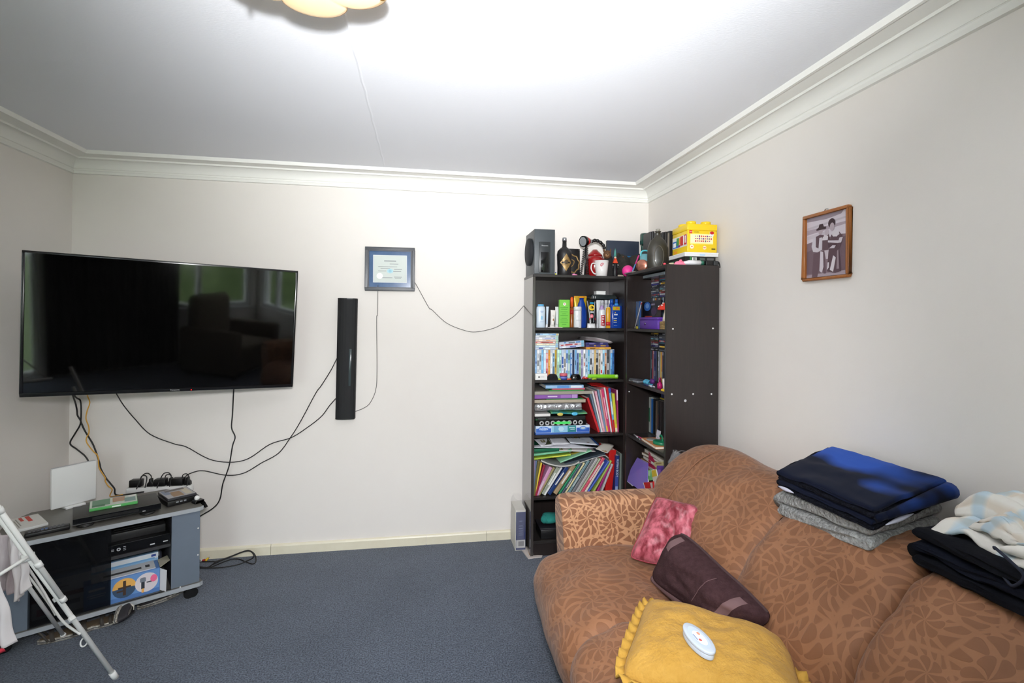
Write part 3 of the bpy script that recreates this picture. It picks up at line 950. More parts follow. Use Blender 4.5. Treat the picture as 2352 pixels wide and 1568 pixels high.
carton('product_box', 'flat white and sky blue box lying behind the blue picture box', 'cardboard box', stp(0.085, 0.225, 0.080), SR, 0.27, 0.15, 0.155, (150, 190, 224), [((226, 232, 238), rect(0, 0.14, 0.268, 0.028)), ((120, 170, 214), rect(0.02, 0.128, 0.2, 0.008)), ((60, 80, 150), rect(0.115, 0.142, 0.02, 0.012))])
carton('product_box', 'dark box with a white label at the wing end inside the stand', 'cardboard box', stp(0.175, 0.345, 0.080), SR, 0.15, 0.085, 0.19, (54, 58, 74), [((200, 204, 208), rect(0.03, 0.10, 0.07, 0.05)), ((150, 70, 50), oval(0.04, 0.09, 0.016, 0.016)), ((40, 70, 140), rect(-0.03, 0.17, 0.04, 0.02))])
carton('product_box', 'long pale grey box behind the smoked glass door, upper of two', 'cardboard box', stp(-0.155, 0.17, 0.171), SR + R(2), 0.20, 0.16, 0.085, (176, 178, 182), [((120, 130, 150), rect(-0.04, 0.05, 0.07, 0.012)), ((110, 112, 120), rect(-0.03, 0.03, 0.1, 0.005))], lid=(0.014, (90, 118, 140)))
carton('product_box', 'pale box under the long grey box behind the glass', 'cardboard box', stp(-0.155, 0.165, 0.080), SR - R(1), 0.205, 0.17, 0.089, (188, 190, 192), [((90, 92, 100), rect(0.02, 0.045, 0.09, 0.02)), ((160, 60, 90), rect(-0.07, 0.03, 0.03, 0.03))], lid=(0.012, (120, 60, 60)))

# ------------------------------------------------------------------ footwear under the stand
def shoe(label, loc, rz, kind, roll=0.0, size=0.85):
    t = thing('shoe', label, 'shoe', loc, (roll, 0, rz), group='shoes under the television stand')
    t.scale = (size,) * 3
    sole = []
    for k in range(28):
        a = 2 * PI * k / 28
        x = 0.135 * math.cos(a)
        w = 0.043 + 0.010 * math.cos(a) - 0.006 * math.cos(2 * a)
        sole.append((x, w * math.sin(a) + 0.006 * math.sin(a * 0.5)))
    solem = M('shoe_sole', (196, 192, 182), 0.7, var=(60, (120, 112, 102), 0.12))
    o = G().prism(sole, 0, 0.022, smooth=True).build('sole', solem, t)
    G().prism([(x * 1.01, y * 1.02) for x, y in sole], 0.010, 0.014).build('sole_stripe', C((70, 70, 74)), o)
    if kind == 'sneaker':
        def up_(u, v):
            a = 2 * PI * u
            s_ = math.cos(v * PI / 2)
            x = 0.128 * math.cos(a)
            op = 0.55 if math.cos(a) < 0.1 else 0.95
            hgt = 0.020 + (0.062 if math.cos(a) < 0.2 else 0.05 - 0.022 * max(0, math.cos(a))) * math.sin(v * PI / 2)
            w = (0.040 + 0.008 * math.cos(a)) * (1 - 0.45 * v * v)
            return (x * (1 - 0.28 * v * v) - 0.012 * v, w * math.sin(a), hgt)
        G().grid(up_, 28, 8, cu=True).build('upper', M('shoe_canvas', (46, 44, 48), 0.8, bump=(300, 0.2)), t)
        for k in range(4):
            x = 0.01 + k * 0.02
            G().tube(smooth([(x, -0.022, 0.066 - k * 0.006), (x + 0.004, 0, 0.074 - k * 0.006), (x, 0.022, 0.066 - k * 0.006)], 4), 0.003, 6).build('lace', C((214, 210, 200)), t)
        G().ball((0.115, 0, 0.026), 0.036, 14, sq=(0.6, 1, 0.55)).build('toe_cap', C((204, 198, 186)), t)
    else:
        st = M('sandal_strap', (58, 52, 46), 0.75)
        for x, h_ in ((0.07, 0.042), (0.025, 0.052), (-0.07, 0.05)):
            pts = [(x, -0.048, 0.016), (x - 0.004, -0.044, h_ * 0.7), (x - 0.006, -0.02, h_), (x - 0.006, 0.02, h_), (x - 0.004, 0.044, h_ * 0.7), (x, 0.048, 0.016)]
            q = smooth(pts, 4)
            w_ = 0.010
            G().add([(p.x - w_, p.y, p.z) for p in q] + [(p.x + w_, p.y, p.z) for p in q], [(k, k + 1, len(q) + k + 1, len(q) + k) for k in range(len(q) - 1)], 0, True).build('strap', st, t).modifiers.new('thick', 'SOLIDIFY').thickness = 0.004
        G().tube(smooth([(-0.09, -0.045, 0.02), (-0.115, -0.03, 0.06), (-0.128, 0, 0.068), (-0.115, 0.03, 0.06), (-0.09, 0.045, 0.02)], 4), 0.006, 6).build('heel_strap', st, t)
        G().prism([(x * 0.92, y * 0.9) for x, y in sole], 0.022, 0.025).build('insole', C((104, 88, 70), 0.8), t)


shoe('pale soled dark shoe under the castor end of the stand', (-1.335, 2.905, 0), R(52), 'sneaker')
shoe('shoe lying tipped on its side in front of the stand middle', (-1.425, 2.715, 0.040), R(100), 'sneaker', roll=R(64), size=0.68)
shoe('dark strappy sandal beside the tipped shoe', (-1.515, 2.700, 0), R(25), 'sandal', size=0.72)
shoe('strappy sandal nearest the clothes airer foot', (-1.60, 2.64, 0), R(34), 'sandal', size=0.8)

# ------------------------------------------------------------------ audio lead coil on the carpet
t = thing('audio_cable', 'coiled black audio lead with coloured plugs on the carpet by the baseboard', 'cable', (0, 0, 0))


def c5(*p):
    return [P(440 + a / 13.07, 1220 + b / 13.07, z=z) for a, b, z in p]


G().tube(smooth(c5((250, 1060, .006), (500, 1070, .006), (700, 930, .006), (950, 830, .008), (1200, 740, .02), (1450, 640, .035), (1690, 570, .045), (1850, 640, .035), (1930, 780, .01), (1920, 920, .006), (1820, 975, .006), (1600, 900, .008), (1400, 830, .006),
                    (1200, 840, .006), (1000, 900, .006), (850, 960, .012), (600, 1060, .012), (400, 1085, .006), (250, 1090, .006)), 6), 0.0034).build('lead', RUBBER, t)
G().tube(smooth(c5((250, 1090, .013), (600, 1095, .008), (900, 1080, .006), (1300, 1020, .006), (1500, 960, .006), (1640, 890, .014), (1800, 820, .016), (1870, 740, .03), (1830, 640, .045), (1720, 585, .05), (1500, 630, .045), (1250, 730, .03), (900, 870, .016), (650, 985, .013)), 6), 0.0034).build('lead', RUBBER, t)
G().tube(c5((300, 905, .01), (700, 905, .006), (800, 900, .006)), 0.003).build('lead', RUBBER, t)
for c, a, b in (((210, 210, 206), (262, 880, .012), (320, 860, .012)), ((176, 40, 36), (335, 880, .012), (400, 850, .012)), ((226, 184, 40), (420, 880, .012), (500, 800, .02))):
    p = c5(a, b)
    g = G().cyl(p[0], p[1], 0.0065, n=12)
    o = g.build('plug_cap', C(c), t)
    d_ = (p[1] - p[0]).normalized()
    G().cyl(p[1], p[1] + d_ * 0.008, 0.003, n=8).build('plug_pin', METAL, o)

# ------------------------------------------------------------------ clothes airer
ar = thing('clothes_airer', 'folding clothes airer of white tubes in the near corner', 'clothes airer', (0, 0, 0))
tubem = M('white_tube', (242, 242, 238), 0.4)
A0 = P(265, 1555, z=0.004)
A1 = P(0, 1190, y=2.03)
dA = (A1 - A0).normalized()
A2 = A0 + dA * 0.98
G().cyl(A0, A2, 0.0085, n=12).build('leg', tubem, ar)
G().cyl(A0 - dA * 0.004, A0 + dA * 0.03, 0.0115, n=12).build('foot_cap', WPL, ar)
R0, R1 = P(147, 1379, y=2.14), P(0, 1172, y=2.0)
dR = (R1 - R0).normalized()
G().cyl(R0, R0 + dR * 0.66, 0.0085, n=12).build('rail', tubem, ar)
G().cyl(R0 - dR * 0.003, R0 + dR * 0.016, 0.0105, n=12).build('rail_cap', WPL, ar)
for q in (0.17, 0.42):
    G().cyl(R0 + dR * q, R0 + dR * (q + 0.022), 0.0115, n=12).build('collar', WPL, ar)
B0, B1 = P(149, 1463, z=0.004), P(64, 1345, y=2.42)
dB = (B1 - B0).normalized()
G().cyl(B0, B0 + dB * 0.70, 0.0075, n=12).build('leg', M('grey_tube', (220, 220, 216), 0.4), ar)
G().cyl(B0 - dB * 0.004, B0 + dB * 0.025, 0.010, n=12).build('foot_cap', WPL, ar)
w0 = [P(62, 1300, y=2.2), P(95, 1350, y=2.25), P(125, 1400, y=2.25), P(150, 1432, y=2.22), P(185, 1456, y=2.2)]
G().tube(smooth(w0, 5), 0.0045).build('brace_wire', M('grey_tube', (0, 0, 0)), ar)
G().tube(smooth([P(62, 1318, y=2.3), P(90, 1355, y=2.32), P(115, 1390, y=2.32), P(128, 1412, y=2.3)], 4), 0.004).build('brace_wire', M('grey_tube', (0, 0, 0)), ar)
G().cyl(P(68, 1276, y=2.08), P(-90, 1375, y=1.95), 0.006, n=10).build('cross_rod', tubem, ar)
hp = P(62, 1280, y=2.085)
G().cyl(hp + Vector((-0.012, -0.012, 0)), hp + Vector((0.014, 0.014, 0)), 0.014, n=14).build('hinge', WPL, ar)
for (px, py) in ((130, 1375), (165, 1420)):
    q = P(px, py, y=2.17)
    G().cb((0, 0, 0), (0.016, 0.02, 0.012)).build('clip', WPL, ar, loc=q, rot=(0, R(45), R(-20)), bevel=0.002)
rq = P(193, 1474, y=2.235)
G().tube([(rq.x + 0.012 * math.cos(a), rq.y + 0.006 * math.sin(a), rq.z + 0.014 * math.sin(a)) for a in [k / 16 * 2 * PI for k in range(16)]], 0.003, 6, closed=True).build('ring', WPL, ar)
for k in range(5):
    x = -1.60 - 0.085 * k
    G().cyl((x, 1.25, 0.96), (x, 1.98, 0.96), 0.005, n=8).build('rail', tubem, ar)
for y in (1.25, 1.98):
    G().cyl((-1.58, y, 0.96), (-1.96, y, 0.96), 0.008, n=10).build('rail_end', tubem, ar)
G().cyl((-1.96, 1.98, 0.96), (-1.62, 1.5, 0.004), 0.008, n=10).build('leg', tubem, ar)
G().cyl((-1.96, 1.25, 0.96), (-1.96, 1.45, 0.004), 0.008, n=10).build('leg', tubem, ar)


def hanging(name, label, cat, top, bot, mat, wav=0.02, folds=5, y0=2.12, drift=0.0, hem=None):
    """cloth hanging from a rail: top and bottom pixel spans at depth y0"""
    (tx0, ty0), (tx1, ty1) = top
    (bx0, by0), (bx1, by1) = bot

    def fn(u, v):
        px = (tx0 + (tx1 - tx0) * u) * (1 - v) + (bx0 + (bx1 - bx0) * u) * v
        py = (ty0 + (ty1 - ty0) * u) * (1 - v) + (by0 + (by1 - by0) * u) * v
        q = P(px, py, y=y0)
        k = math.sin(u * folds * 2 * PI + v * 1.5) * wav * (0.3 + 0.7 * v)
        return (q.x + 0.004 * math.sin(v * 9 + u * 4), q.y + k + drift * v, q.z)
    o = G().grid(fn, 40, 26).build(name, mat)
    md = o.modifiers.new('thick', 'SOLIDIFY')
    md.thickness = 0.004
    return tag(o, label, cat)


wc = M('white_cotton', (222, 216, 216), 0.9, bump=(240, 0.2, 0.001))
hanging('garment', 'dusty pink and grey garment hanging on the clothes airer', 'garment', ((-60, 1215), (36, 1232)), ((-40, 1340), (38, 1362)), M('dusty_cotton', (150, 134, 134), 0.9, var=(9, (196, 188, 190), 0.2), stretch=(3, 1, 0.4)), y0=2.16, folds=4)
hanging('garment', 'white garment hanging lowest from the clothes airer rail', 'garment', ((16, 1215), (56, 1262)), ((36, 1385), (66, 1350)), wc, y0=2.12, folds=2, wav=0.015)
o = hanging('towel', 'white towel with a red hem hanging at the frame edge', 'towel', ((-80, 1330), (3, 1335)), ((-60, 1500), (32, 1478)), wc, y0=2.02, folds=3, wav=0.015)
hanging('towel_hem', '', '', ((-62, 1488), (4, 1488)), ((-60, 1503), (6, 1500)), M('red_hem', (190, 40, 60), 0.8), y0=2.0, folds=3, wav=0.012)
hm_ = bpy.data.objects['towel_hem']
hm_.parent = o
for k in ('label', 'category'):
    del hm_[k]

# ------------------------------------------------------------------ corner bookcases
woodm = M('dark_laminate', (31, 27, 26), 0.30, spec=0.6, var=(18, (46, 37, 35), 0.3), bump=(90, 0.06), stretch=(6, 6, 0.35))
woodh = M('dark_laminate_shelf', (34, 31, 30), 0.34, spec=0.5, var=(18, (46, 42, 40), 0.3), stretch=(0.4, 6, 6))
Y1, Y1B = 3.07, 3.352
X10, X11 = 0.657, 1.277
S1 = [1.756, 1.423, 1.096, 0.753, 0.367, 0.095]
bk = thing('bookcase', 'dark brown bookcase with crowded shelves against the back wall', 'bookcase', (0, 0, 0))
G().box((X10, Y1, 0), (X10 + 0.018, Y1B, S1[0] - 0.0165)).build('side_panel', M('laminate_with_reflection', (58, 54, 52), 0.16, spec=0.8, coat=0.6, var=(18, (70, 64, 62), 0.3), stretch=(6, 6, 0.35)), bk, bevel=0.001, seg=1)  # laminate colour lightened to paint in the bright wall's glancing reflection
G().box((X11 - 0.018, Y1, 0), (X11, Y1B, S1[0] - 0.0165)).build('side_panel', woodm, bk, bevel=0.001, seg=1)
G().box((X10, Y1, S1[0] - 0.016), (X11, Y1B, S1[0])).build('top_board', woodh, bk, bevel=0.001, seg=1)
for z in S1[1:]:
    G().box((X10 + 0.0185, Y1 + 0.003, z - 0.016), (X11 - 0.0185, Y1B - 0.005, z)).build('shelf', woodh, bk, bevel=0.001, seg=1)
G().box((X10 + 0.0185, Y1B - 0.004, 0.0), (X11 - 0.0185, Y1B, S1[0] - 0.0165)).build('back_sheet', woodm, bk)
G().box((X10 + 0.0185, Y1 + 0.012, 0), (X11 - 0.0185, Y1 + 0.028, S1[5] - 0.0165)).build('plinth', woodm, bk)
# second unit against the side wall, open towards the room
X2, X2B, Y20, Y21 = 1.235, 1.534, 2.450, 2.985
S2 = [1.766, 1.424, 1.100, 0.775, 0.375, 0.095]
bk2 = thing('bookcase', 'dark brown bookcase on the side wall, blank end panel towards the room', 'bookcase', (0, 0, 0))
ep = G().box((X2, Y20, 0), (X2B, Y20 + 0.018, S2[0])).build('side_panel', woodm, bk2, bevel=0.001, seg=1)
G().box((X2, Y21 - 0.018, 0), (X2B, Y21, S2[0])).build('side_panel', woodm, bk2, bevel=0.001, seg=1)
for z in S2:
    G().box((X2 + 0.002, Y20 + 0.0185, z - 0.016), (X2B - 0.006, Y21 - 0.0185, z)).build('shelf' if z != S2[0] else 'top_board', woodh, bk2, bevel=0.001, seg=1)
G().box((X2B - 0.005, Y20 + 0.0185, 0), (X2B, Y21 - 0.0185, S2[0] - 0.0165)).build('back_sheet', woodm, bk2)
G().box((X2 + 0.012, Y20 + 0.0185, 0), (X2 + 0.028, Y21 - 0.0185, S2[5] - 0.0165)).build('plinth', woodm, bk2)
for px, py in ((1545.5, 755), (1637.5, 754), (1543, 905), (1592, 904.5), (1634, 904.5)):
    q = P(px, py, y=Y20)
    G().cyl((q.x, Y20 - 0.001, q.z), (q.x, Y20 + 0.001, q.z), 0.0045, n=12).build('screw_cap', WPL, ep)
q = P(1574, 920, y=Y20)
G().cyl((q.x, Y20 - 0.0006, q.z), (q.x, Y20 + 0.001, q.z), 0.007, n=12).build('sticker', C((190, 190, 194)), ep)
q = P(1445, 899, y=Y21 - 0.018)
G().cyl((q.x, q.y - 0.001, q.z), (q.x, q.y + 0.001, q.z), 0.004, n=10).build('screw_cap', WPL, bk2)

ORD = 'first second third fourth fifth sixth seventh eighth ninth tenth eleventh twelfth thirteenth fourteenth fifteenth sixteenth seventeenth eighteenth nineteenth twentieth'.split() + ['twenty-' + o for o in 'first second third fourth fifth sixth seventh eighth ninth'.split()] + ['thirtieth'] + ['thirty-' + o for o in 'first second third fourth fifth sixth seventh eighth ninth'.split()]
PAGES = M('page_edges', (222, 216, 202), 0.8)


def book(label, w, h, d, c, loc, rot=(0, 0, 0), cat='book', name='book', group=None, title=None, bands=None, pages=None, cover=0.0016):
    """local: spine on the -Y side, standing up; x thickness, z height, y depth"""
    t = thing(name, label, cat, loc, rot, group)
    cv = min(cover, w * 0.2)
    m = c if isinstance(c, bpy.types.Material) else C(c, 0.38, 0.45)
    g = G()
    g.box((-w / 2, 0, 0), (-w / 2 + cv, d, h)).box((w / 2 - cv, 0, 0), (w / 2, d, h))
    g.prism([(-w / 2, 0.0), (-w / 2 + w * 0.2, -0.0012), (w / 2 - w * 0.2, -0.0012), (w / 2, 0.0), (w / 2, 0.002), (-w / 2, 0.002)], 0, h)
    g.build('cover', m, t)
    G().box((-w / 2 + cv, 0.0021, 0.002), (w / 2 - cv, d - 0.003, h - 0.002)).build('page_block', pages or PAGES, t)
    sh = []
    for b in bands or []:
        sh.append((b[0], rect(0, h * (b[1] + b[2]) / 2, w * (b[3] if len(b) > 3 else 0.96), h * (b[2] - b[1]))))
    if sh:
        prints('spine_print', t, sh, -0.0013)
    if title:
        text(title[0], title[1], C(title[2]), t, (0.0, -0.0017, h * (title[3] if len(title) > 3 else 0.5)), rot=(PI / 2, (title[4] if len(title) > 4 else PI / 2), 0))
    return t


def flat(label, px0, px1, py0, py1, c, zs=None, y=3.092, d=0.21, rz=0.0, tilt=0.0, flip=False, **k):
    """a book lying flat, spine to the room, between two picture columns and two picture rows of the front plane"""
    a, b = P(px0, py1, y=y), P(px1, py0, y=y)
    w = b.z - a.z
    zb = a.z if zs is None else zs
    return book(label, max(w, 0.0025), b.x - a.x, d, c, (a.x, y, zb + max(w, 0.0025) / 2), (0, PI / 2 - tilt, rz), **k), zb + max(w, 0.0025)


def lean(label, b, t, wpx, c, zs, y=3.10, d=0.2, **k):
    """a standing or leaning book given by the foot and head of its spine"""
    B, T = P(b[0], b[1], y=y), P(t[0], t[1], y=y)
    v = T - B
    ang = math.atan2(v.x, v.z)
    w = wpx / 374.0
    h0 = w / 2 * abs(math.sin(ang))
    B = B - v * ((B.z - zs - h0 - 0.001) / v.z)
    return book(label, w, (T - B).length, d, c, B, (0, ang, 0), **k)


def disc_case(label, loc, rot, c, c2=None, band=(228, 230, 234), w=0.0145, h=0.19, d=0.135, case=(196, 206, 218), group=None, name='disc_case'):
    t = thing(name, label, 'disc case', loc, rot, group)
    G().box((-w / 2, 0, 0), (w / 2, d, h)).build('case', M('case_plastic_%d_%d_%d' % case, case, 0.3), t, bevel=0.0012, seg=1)
    sh = [(c, rect(0, h / 2, w * 0.86, h * 0.97))]
    if band:
        sh.append((band, rect(0, h * 0.93, w * 0.86, h * 0.10)))
    if c2:
        z_ = random.uniform(0.05, 0.2)
        while z_ < 0.78:
            e_ = min(0.86, z_ + random.uniform(0.06, 0.3))
            k_ = random.choice((c2, c2, tuple(int(q * 0.6) for q in c), tuple(min(255, int(q * 1.15) + 8) for q in c)))
            sh.append((k_, rect(random.uniform(-0.1, 0.1) * w, h * (z_ + e_) / 2, w * random.uniform(0.3, 0.8), h * (e_ - z_))))
            z_ = e_ + random.uniform(0.02, 0.2)
    prints('spine_sleeve', t, sh, -0.0002)
    return t


# ---- third shelf: the upright row of disc cases
ROW = [('pale blue', (150, 186, 224), (90, 110, 170)), ('white', (226, 230, 232), (180, 186, 190)), ('grey and white', (170, 176, 182), (226, 228, 230)), ('sky blue', (120, 180, 222), (210, 224, 236)),
       ('bright white and blue', (200, 220, 240), (130, 170, 220)), ('rose red', (214, 110, 110), (236, 200, 200)), ('deep orange', (206, 140, 46), (226, 176, 90)), ('white with a black edge', (224, 222, 214), (60, 58, 56)),
       ('sky blue and tan', (140, 186, 222), (200, 170, 120)), ('mustard yellow', (190, 160, 50), (206, 186, 90)), ('mint green', (176, 218, 186), (210, 232, 214)), ('pale teal', (150, 196, 196), (226, 232, 230)),
       ('white and cobalt', (196, 210, 232), (60, 92, 170)), ('cream white', (226, 222, 208), (200, 196, 184)), ('blue and white', (120, 160, 214), (230, 234, 238)), ('faded teal', (140, 186, 180), (214, 226, 222)),
       ('strong blue', (74, 130, 196), (196, 214, 232)), ('dark navy', (24, 40, 70), (40, 60, 100)), ('light azure', (116, 170, 216), (150, 196, 230)), ('slate blue', (104, 130, 190), (206, 180, 180)),
       ('pale green', (172, 204, 160), (120, 160, 120)), ('lavender', (170, 166, 206), (226, 226, 234)), ('white and pink', (228, 224, 222), (210, 150, 140)), ('powder blue', (176, 204, 226), (220, 230, 236)),
       ('turquoise blue', (96, 170, 210), (160, 206, 226)), ('white over charcoal', (212, 214, 216), (54, 56, 60)), ('silver grey', (186, 190, 196), (110, 112, 118)), ('golden tan', (214, 176, 104), (232, 206, 150)),
       ('black and white', (56, 56, 58), (220, 220, 218)), ('sand beige', (204, 190, 164), (150, 130, 100)), ('white with a red foot', (226, 222, 220), (196, 40, 36)), ('icy blue', (150, 200, 232), (190, 222, 240)),
       ('copper orange', (196, 128, 84), (226, 196, 170)), ('charcoal and white', (70, 72, 76), (214, 214, 214)), ('clear blue', (92, 162, 220), (140, 190, 232)), ('deep blue', (30, 74, 136), (60, 110, 170))]
x = P(1229.5, 830, y=3.095).x + 0.007
for i, (nm, a, b) in enumerate(ROW):
    disc_case('%s disc case, %s from the outer end of the upright row' % (nm, ORD[i]), (x + (0 if i < 34 else 0.008), 3.112 + random.uniform(-0.004, 0.004), S1[2]), (0, R(random.uniform(-0.35, 0.35)), 0), a, b,
              band=(random.choice([(224, 228, 232), (190, 200, 212), tuple(min(255, q + 40) for q in a)]) if i % 3 != 0 and i not in (17, 27) else None), group='disc cases standing in a row on the third shelf')
    x += 0.01445
zt = S1[2] + 0.1905
# flat stack at the outer end
st = [('white and blue', (206, 214, 226), (90, 110, 180)), ('sky white', (190, 210, 224), (240, 240, 240)), ('pale yellow edged', (212, 206, 176), (230, 226, 210)), ('red and white', (208, 120, 110), (232, 220, 214)),
      ('peach', (226, 200, 180), (210, 140, 90)), ('lilac white', (214, 214, 226), (140, 160, 210)), ('white and grey', (218, 222, 224), (160, 170, 176)), ('azure topped', (160, 196, 226), (100, 150, 210))]
xa = P(1229.5, 790, y=3.095).x
for i, (nm, a, b) in enumerate(st):
    disc_case('%s disc case, %s up in the flat stack at the outer end' % (nm, ORD[i]), (xa + random.uniform(0, 0.004), 3.100 + random.uniform(-0.003, 0.003), zt + 0.0063 + i * 0.0126), (0, PI / 2, 0), a, b, band=random.choice([(214, 196, 140), (170, 210, 190), (150, 190, 220)]), w=0.0124, h=0.15,
              group='disc cases stacked flat on the upright row')
for i, (nm, a, b) in enumerate((('white and violet', (206, 212, 232), (80, 90, 170)), ('red lettered', (220, 200, 204), (180, 70, 80)), ('sky blue ended', (190, 206, 226), (90, 140, 200)))):
    disc_case('%s tilted disc case, %s up of three beside the flat stack' % (nm, ORD[i]), (xa + 0.158, 3.102 + 0.002 * i, zt + 0.011 + i * 0.0135), (0, PI / 2 - R(4.8), 0), a, b, band=(120, 180, 210), w=0.013, h=0.165, group='tilted disc cases on the upright row')
for i, (nm, a, b, h_) in enumerate((('yellow and orange', (222, 160, 60), (236, 206, 110), 0.170), ('purple and gold', (70, 60, 120), (190, 150, 70), 0.155), ('dark violet', (56, 56, 110), (120, 110, 160), 0.150))):
    disc_case('%s disc case, %s up under the white papers' % (nm, ORD[i]), (xa + 0.332, 3.102 + 0.001 * i, zt + 0.0075 + i * 0.0148), (0, PI / 2, 0), a, b, band=None, w=0.0145, h=h_, case=(180, 120, 70) if i == 0 else (60, 56, 90), group='flat disc cases under the papers')


def papers(name, label, n, w, d, loc, rz, c, step=0.0012, curl=0.01, bow=0.0, tilt=0.0, spread=0.006, group=None, cat='papers', name_p='sheet'):
    t = thing(name, label, cat, loc, (0, tilt, rz), group)
    for i in range(n):
        ox, oy = random.uniform(-spread, spread), random.uniform(-spread, spread)

        def fn(u, v, i=i, ox=ox, oy=oy):
            xx, yy = (u - 0.5) * w, (v - 0.5) * d
            z = i * step + 0.0008 + curl * ((u - 0.3) ** 2) * (1 if i > n // 2 else 0.6) * i / max(n, 1) + bow * (1 - (2 * u - 1) ** 2)
            return (xx + ox, yy + oy, z)
        o = G().grid(fn, 10, 4).build(name_p, C(tuple(min(255, max(0, q + random.randint(-8, 6))) for q in c), 0.7), t)
        o.modifiers.new('thick', 'SOLIDIFY').thickness = 0.0006
    return t


papers('paper_sheaf', 'sheaf of curled white papers on top of the purple disc cases', 9, 0.165, 0.19, (xa + 0.425, 3.205, zt + 0.0465), R(4), (212, 210, 212), step=0.0030, curl=-0.03, tilt=R(7))

# small things along the front edge of the third shelf
z3 = S1[2]


def at1(px, y=3.09, z=None):
    return P(px, 800, y=y).x


t = thing('small_carton', 'small white carton with grey print at the outer end of the shelf', 'carton', (at1(1243, 3.085), 3.086, z3))
G().box((-0.038, -0.012, 0.002), (0.038, 0.012, 0.040)).build('box_body', WHITE, t, bevel=0.001, seg=1)
G().box((-0.0385, -0.0125, 0.036), (0.0385, 0.0125, 0.0405)).build('lid', C((244, 244, 242)), t)
prints('front_print', t, [((90, 90, 92), rect(-0.014, 0.02, 0.012, 0.008)), ((170, 170, 172), rect(0.008, 0.02, 0.022, 0.003))], -0.0126)
t = thing('beanie', 'crumpled black knitted cap beside the white carton', 'cap', (at1(1270, 3.085), 3.088, z3))
G().grid(lambda u, v: (0.034 * math.cos(2 * PI * u) * math.cos(v * PI / 2) ** 0.6 * (1 + 0.15 * math.sin(u * 19)), 0.020 * math.sin(2 * PI * u) * math.cos(v * PI / 2) ** 0.6, 0.038 * math.sin(v * PI / 2)), 24, 8, cu=True).build('crown', M('black_knit', (14, 16, 18), 0.95, bump=(400, 0.4)), t)
G().tube([(0.036 * math.cos(a), 0.021 * math.sin(a), 0.005) for a in [k / 20 * 2 * PI for k in range(20)]], 0.005, 8, closed=True).build('rolled_brim', M('black_knit', (0, 0, 0)), t)
t = thing('cream_jar', 'round blue jar with a pink lid in front of the disc cases', 'jar', (at1(1295, 3.085), 3.087, z3))
G().lathe([(0.020, 0), (0.0235, 0.003), (0.0235, 0.022), (0.022, 0.024)], 24).build('jar_body', C((56, 66, 150), 0.3), t)
G().lathe([(0.0240, 0.0245), (0.0245, 0.028), (0.0245, 0.039), (0.022, 0.041), (0.0, 0.041)], 24).build('lid', C((206, 96, 110), 0.3), t)
G().lathe([(0.0237, 0.010), (0.0237, 0.018)], 24).build('label_band', C((120, 130, 200)), t)
t = thing('computer_mouse', 'glossy black computer mouse beside the blue jar', 'mouse', (at1(1323, 3.085), 3.090, z3))
G().grid(lambda u, v: (0.036 * math.cos(2 * PI * u) * math.cos(v * PI / 2) ** 0.5, 0.020 * math.sin(2 * PI * u) * math.cos(v * PI / 2) ** 0.5, 0.002 + 0.034 * math.sin(v * PI / 2)), 28, 10, cu=True).build('shell', BLKGL, t)
G().cyl((0.02, -0.003, 0.030), (0.02, 0.003, 0.030), 0.005, n=12).build('scroll_wheel', RUBBER, t)
t = thing('toy_car', 'tiny red and black toy car by the lime green tray', 'toy car', (at1(1345, 3.085), 3.084, z3))
G().prism([(-0.020, 0.004), (0.020, 0.004), (0.021, 0.010), (0.010, 0.013), (0.004, 0.020), (-0.009, 0.020), (-0.014, 0.013), (-0.021, 0.011)], -0.009, 0.009, axis='y').build('body', C((200, 44, 34), 0.25), t, bevel=0.001)
G().box((-0.007, -0.0095, 0.0135), (0.002, 0.0095, 0.0185)).build('windows', C((200, 206, 212), 0.1), t)
for sx in (-1, 1):
    for sy in (-1, 1):
        G().cyl((sx * 0.012, sy * 0.0075, 0.0052), (sx * 0.012, sy * 0.0105, 0.0052), 0.0051, n=12).build('wheel', RUBBER, t)
t = thing('plastic_tray', 'long lime green plastic tray lying along the shelf front', 'tray', (at1(1387, 3.085), 3.089, z3 + 0.0065), (0, R(1.2), 0))
lime = M('lime_plastic', (138, 206, 36), 0.35)
G().prism([(-0.095, -0.012), (0.085, -0.014), (0.097, -0.006), (0.097, 0.010), (-0.105, 0.012)], 0.0, 0.008).build('base', lime, t, bevel=0.002)
G().box((-0.10, 0.006, 0.008), (0.092, 0.010, 0.024)).build('rear_rim', lime, t, bevel=0.001)
G().box((-0.09, -0.0145, 0.002), (0.075, -0.0135, 0.005)).build('groove', C((40, 60, 14)), t)
G().ball((0.088, 0.0, 0.014), 0.012, 12).build('end_knob', C((170, 214, 120), 0.3), t)
for nm, lab, px, c in (('marker_cap', 'yellow green pen cap lying by the black knitted cap', 1284, (196, 214, 50)), ('marker_cap', 'yellow green pen cap under the lime tray end', 1366, (190, 216, 60)), ('marker_cap', 'orange red pen cap by the mouse', 1308, (214, 84, 40))):
    t = thing(nm, lab, 'pen cap', (at1(px, 3.075), 3.078, z3))
    G().cyl((-0.016, 0, 0.0038), (0.014, 0, 0.0038), 0.0038, 0.0034, n=12).build('cap', C(c, 0.3), t)
    G().box((-0.012, -0.001, 0.0072), (0.012, 0.001, 0.0088)).build('clip', C(c, 0.3), t)

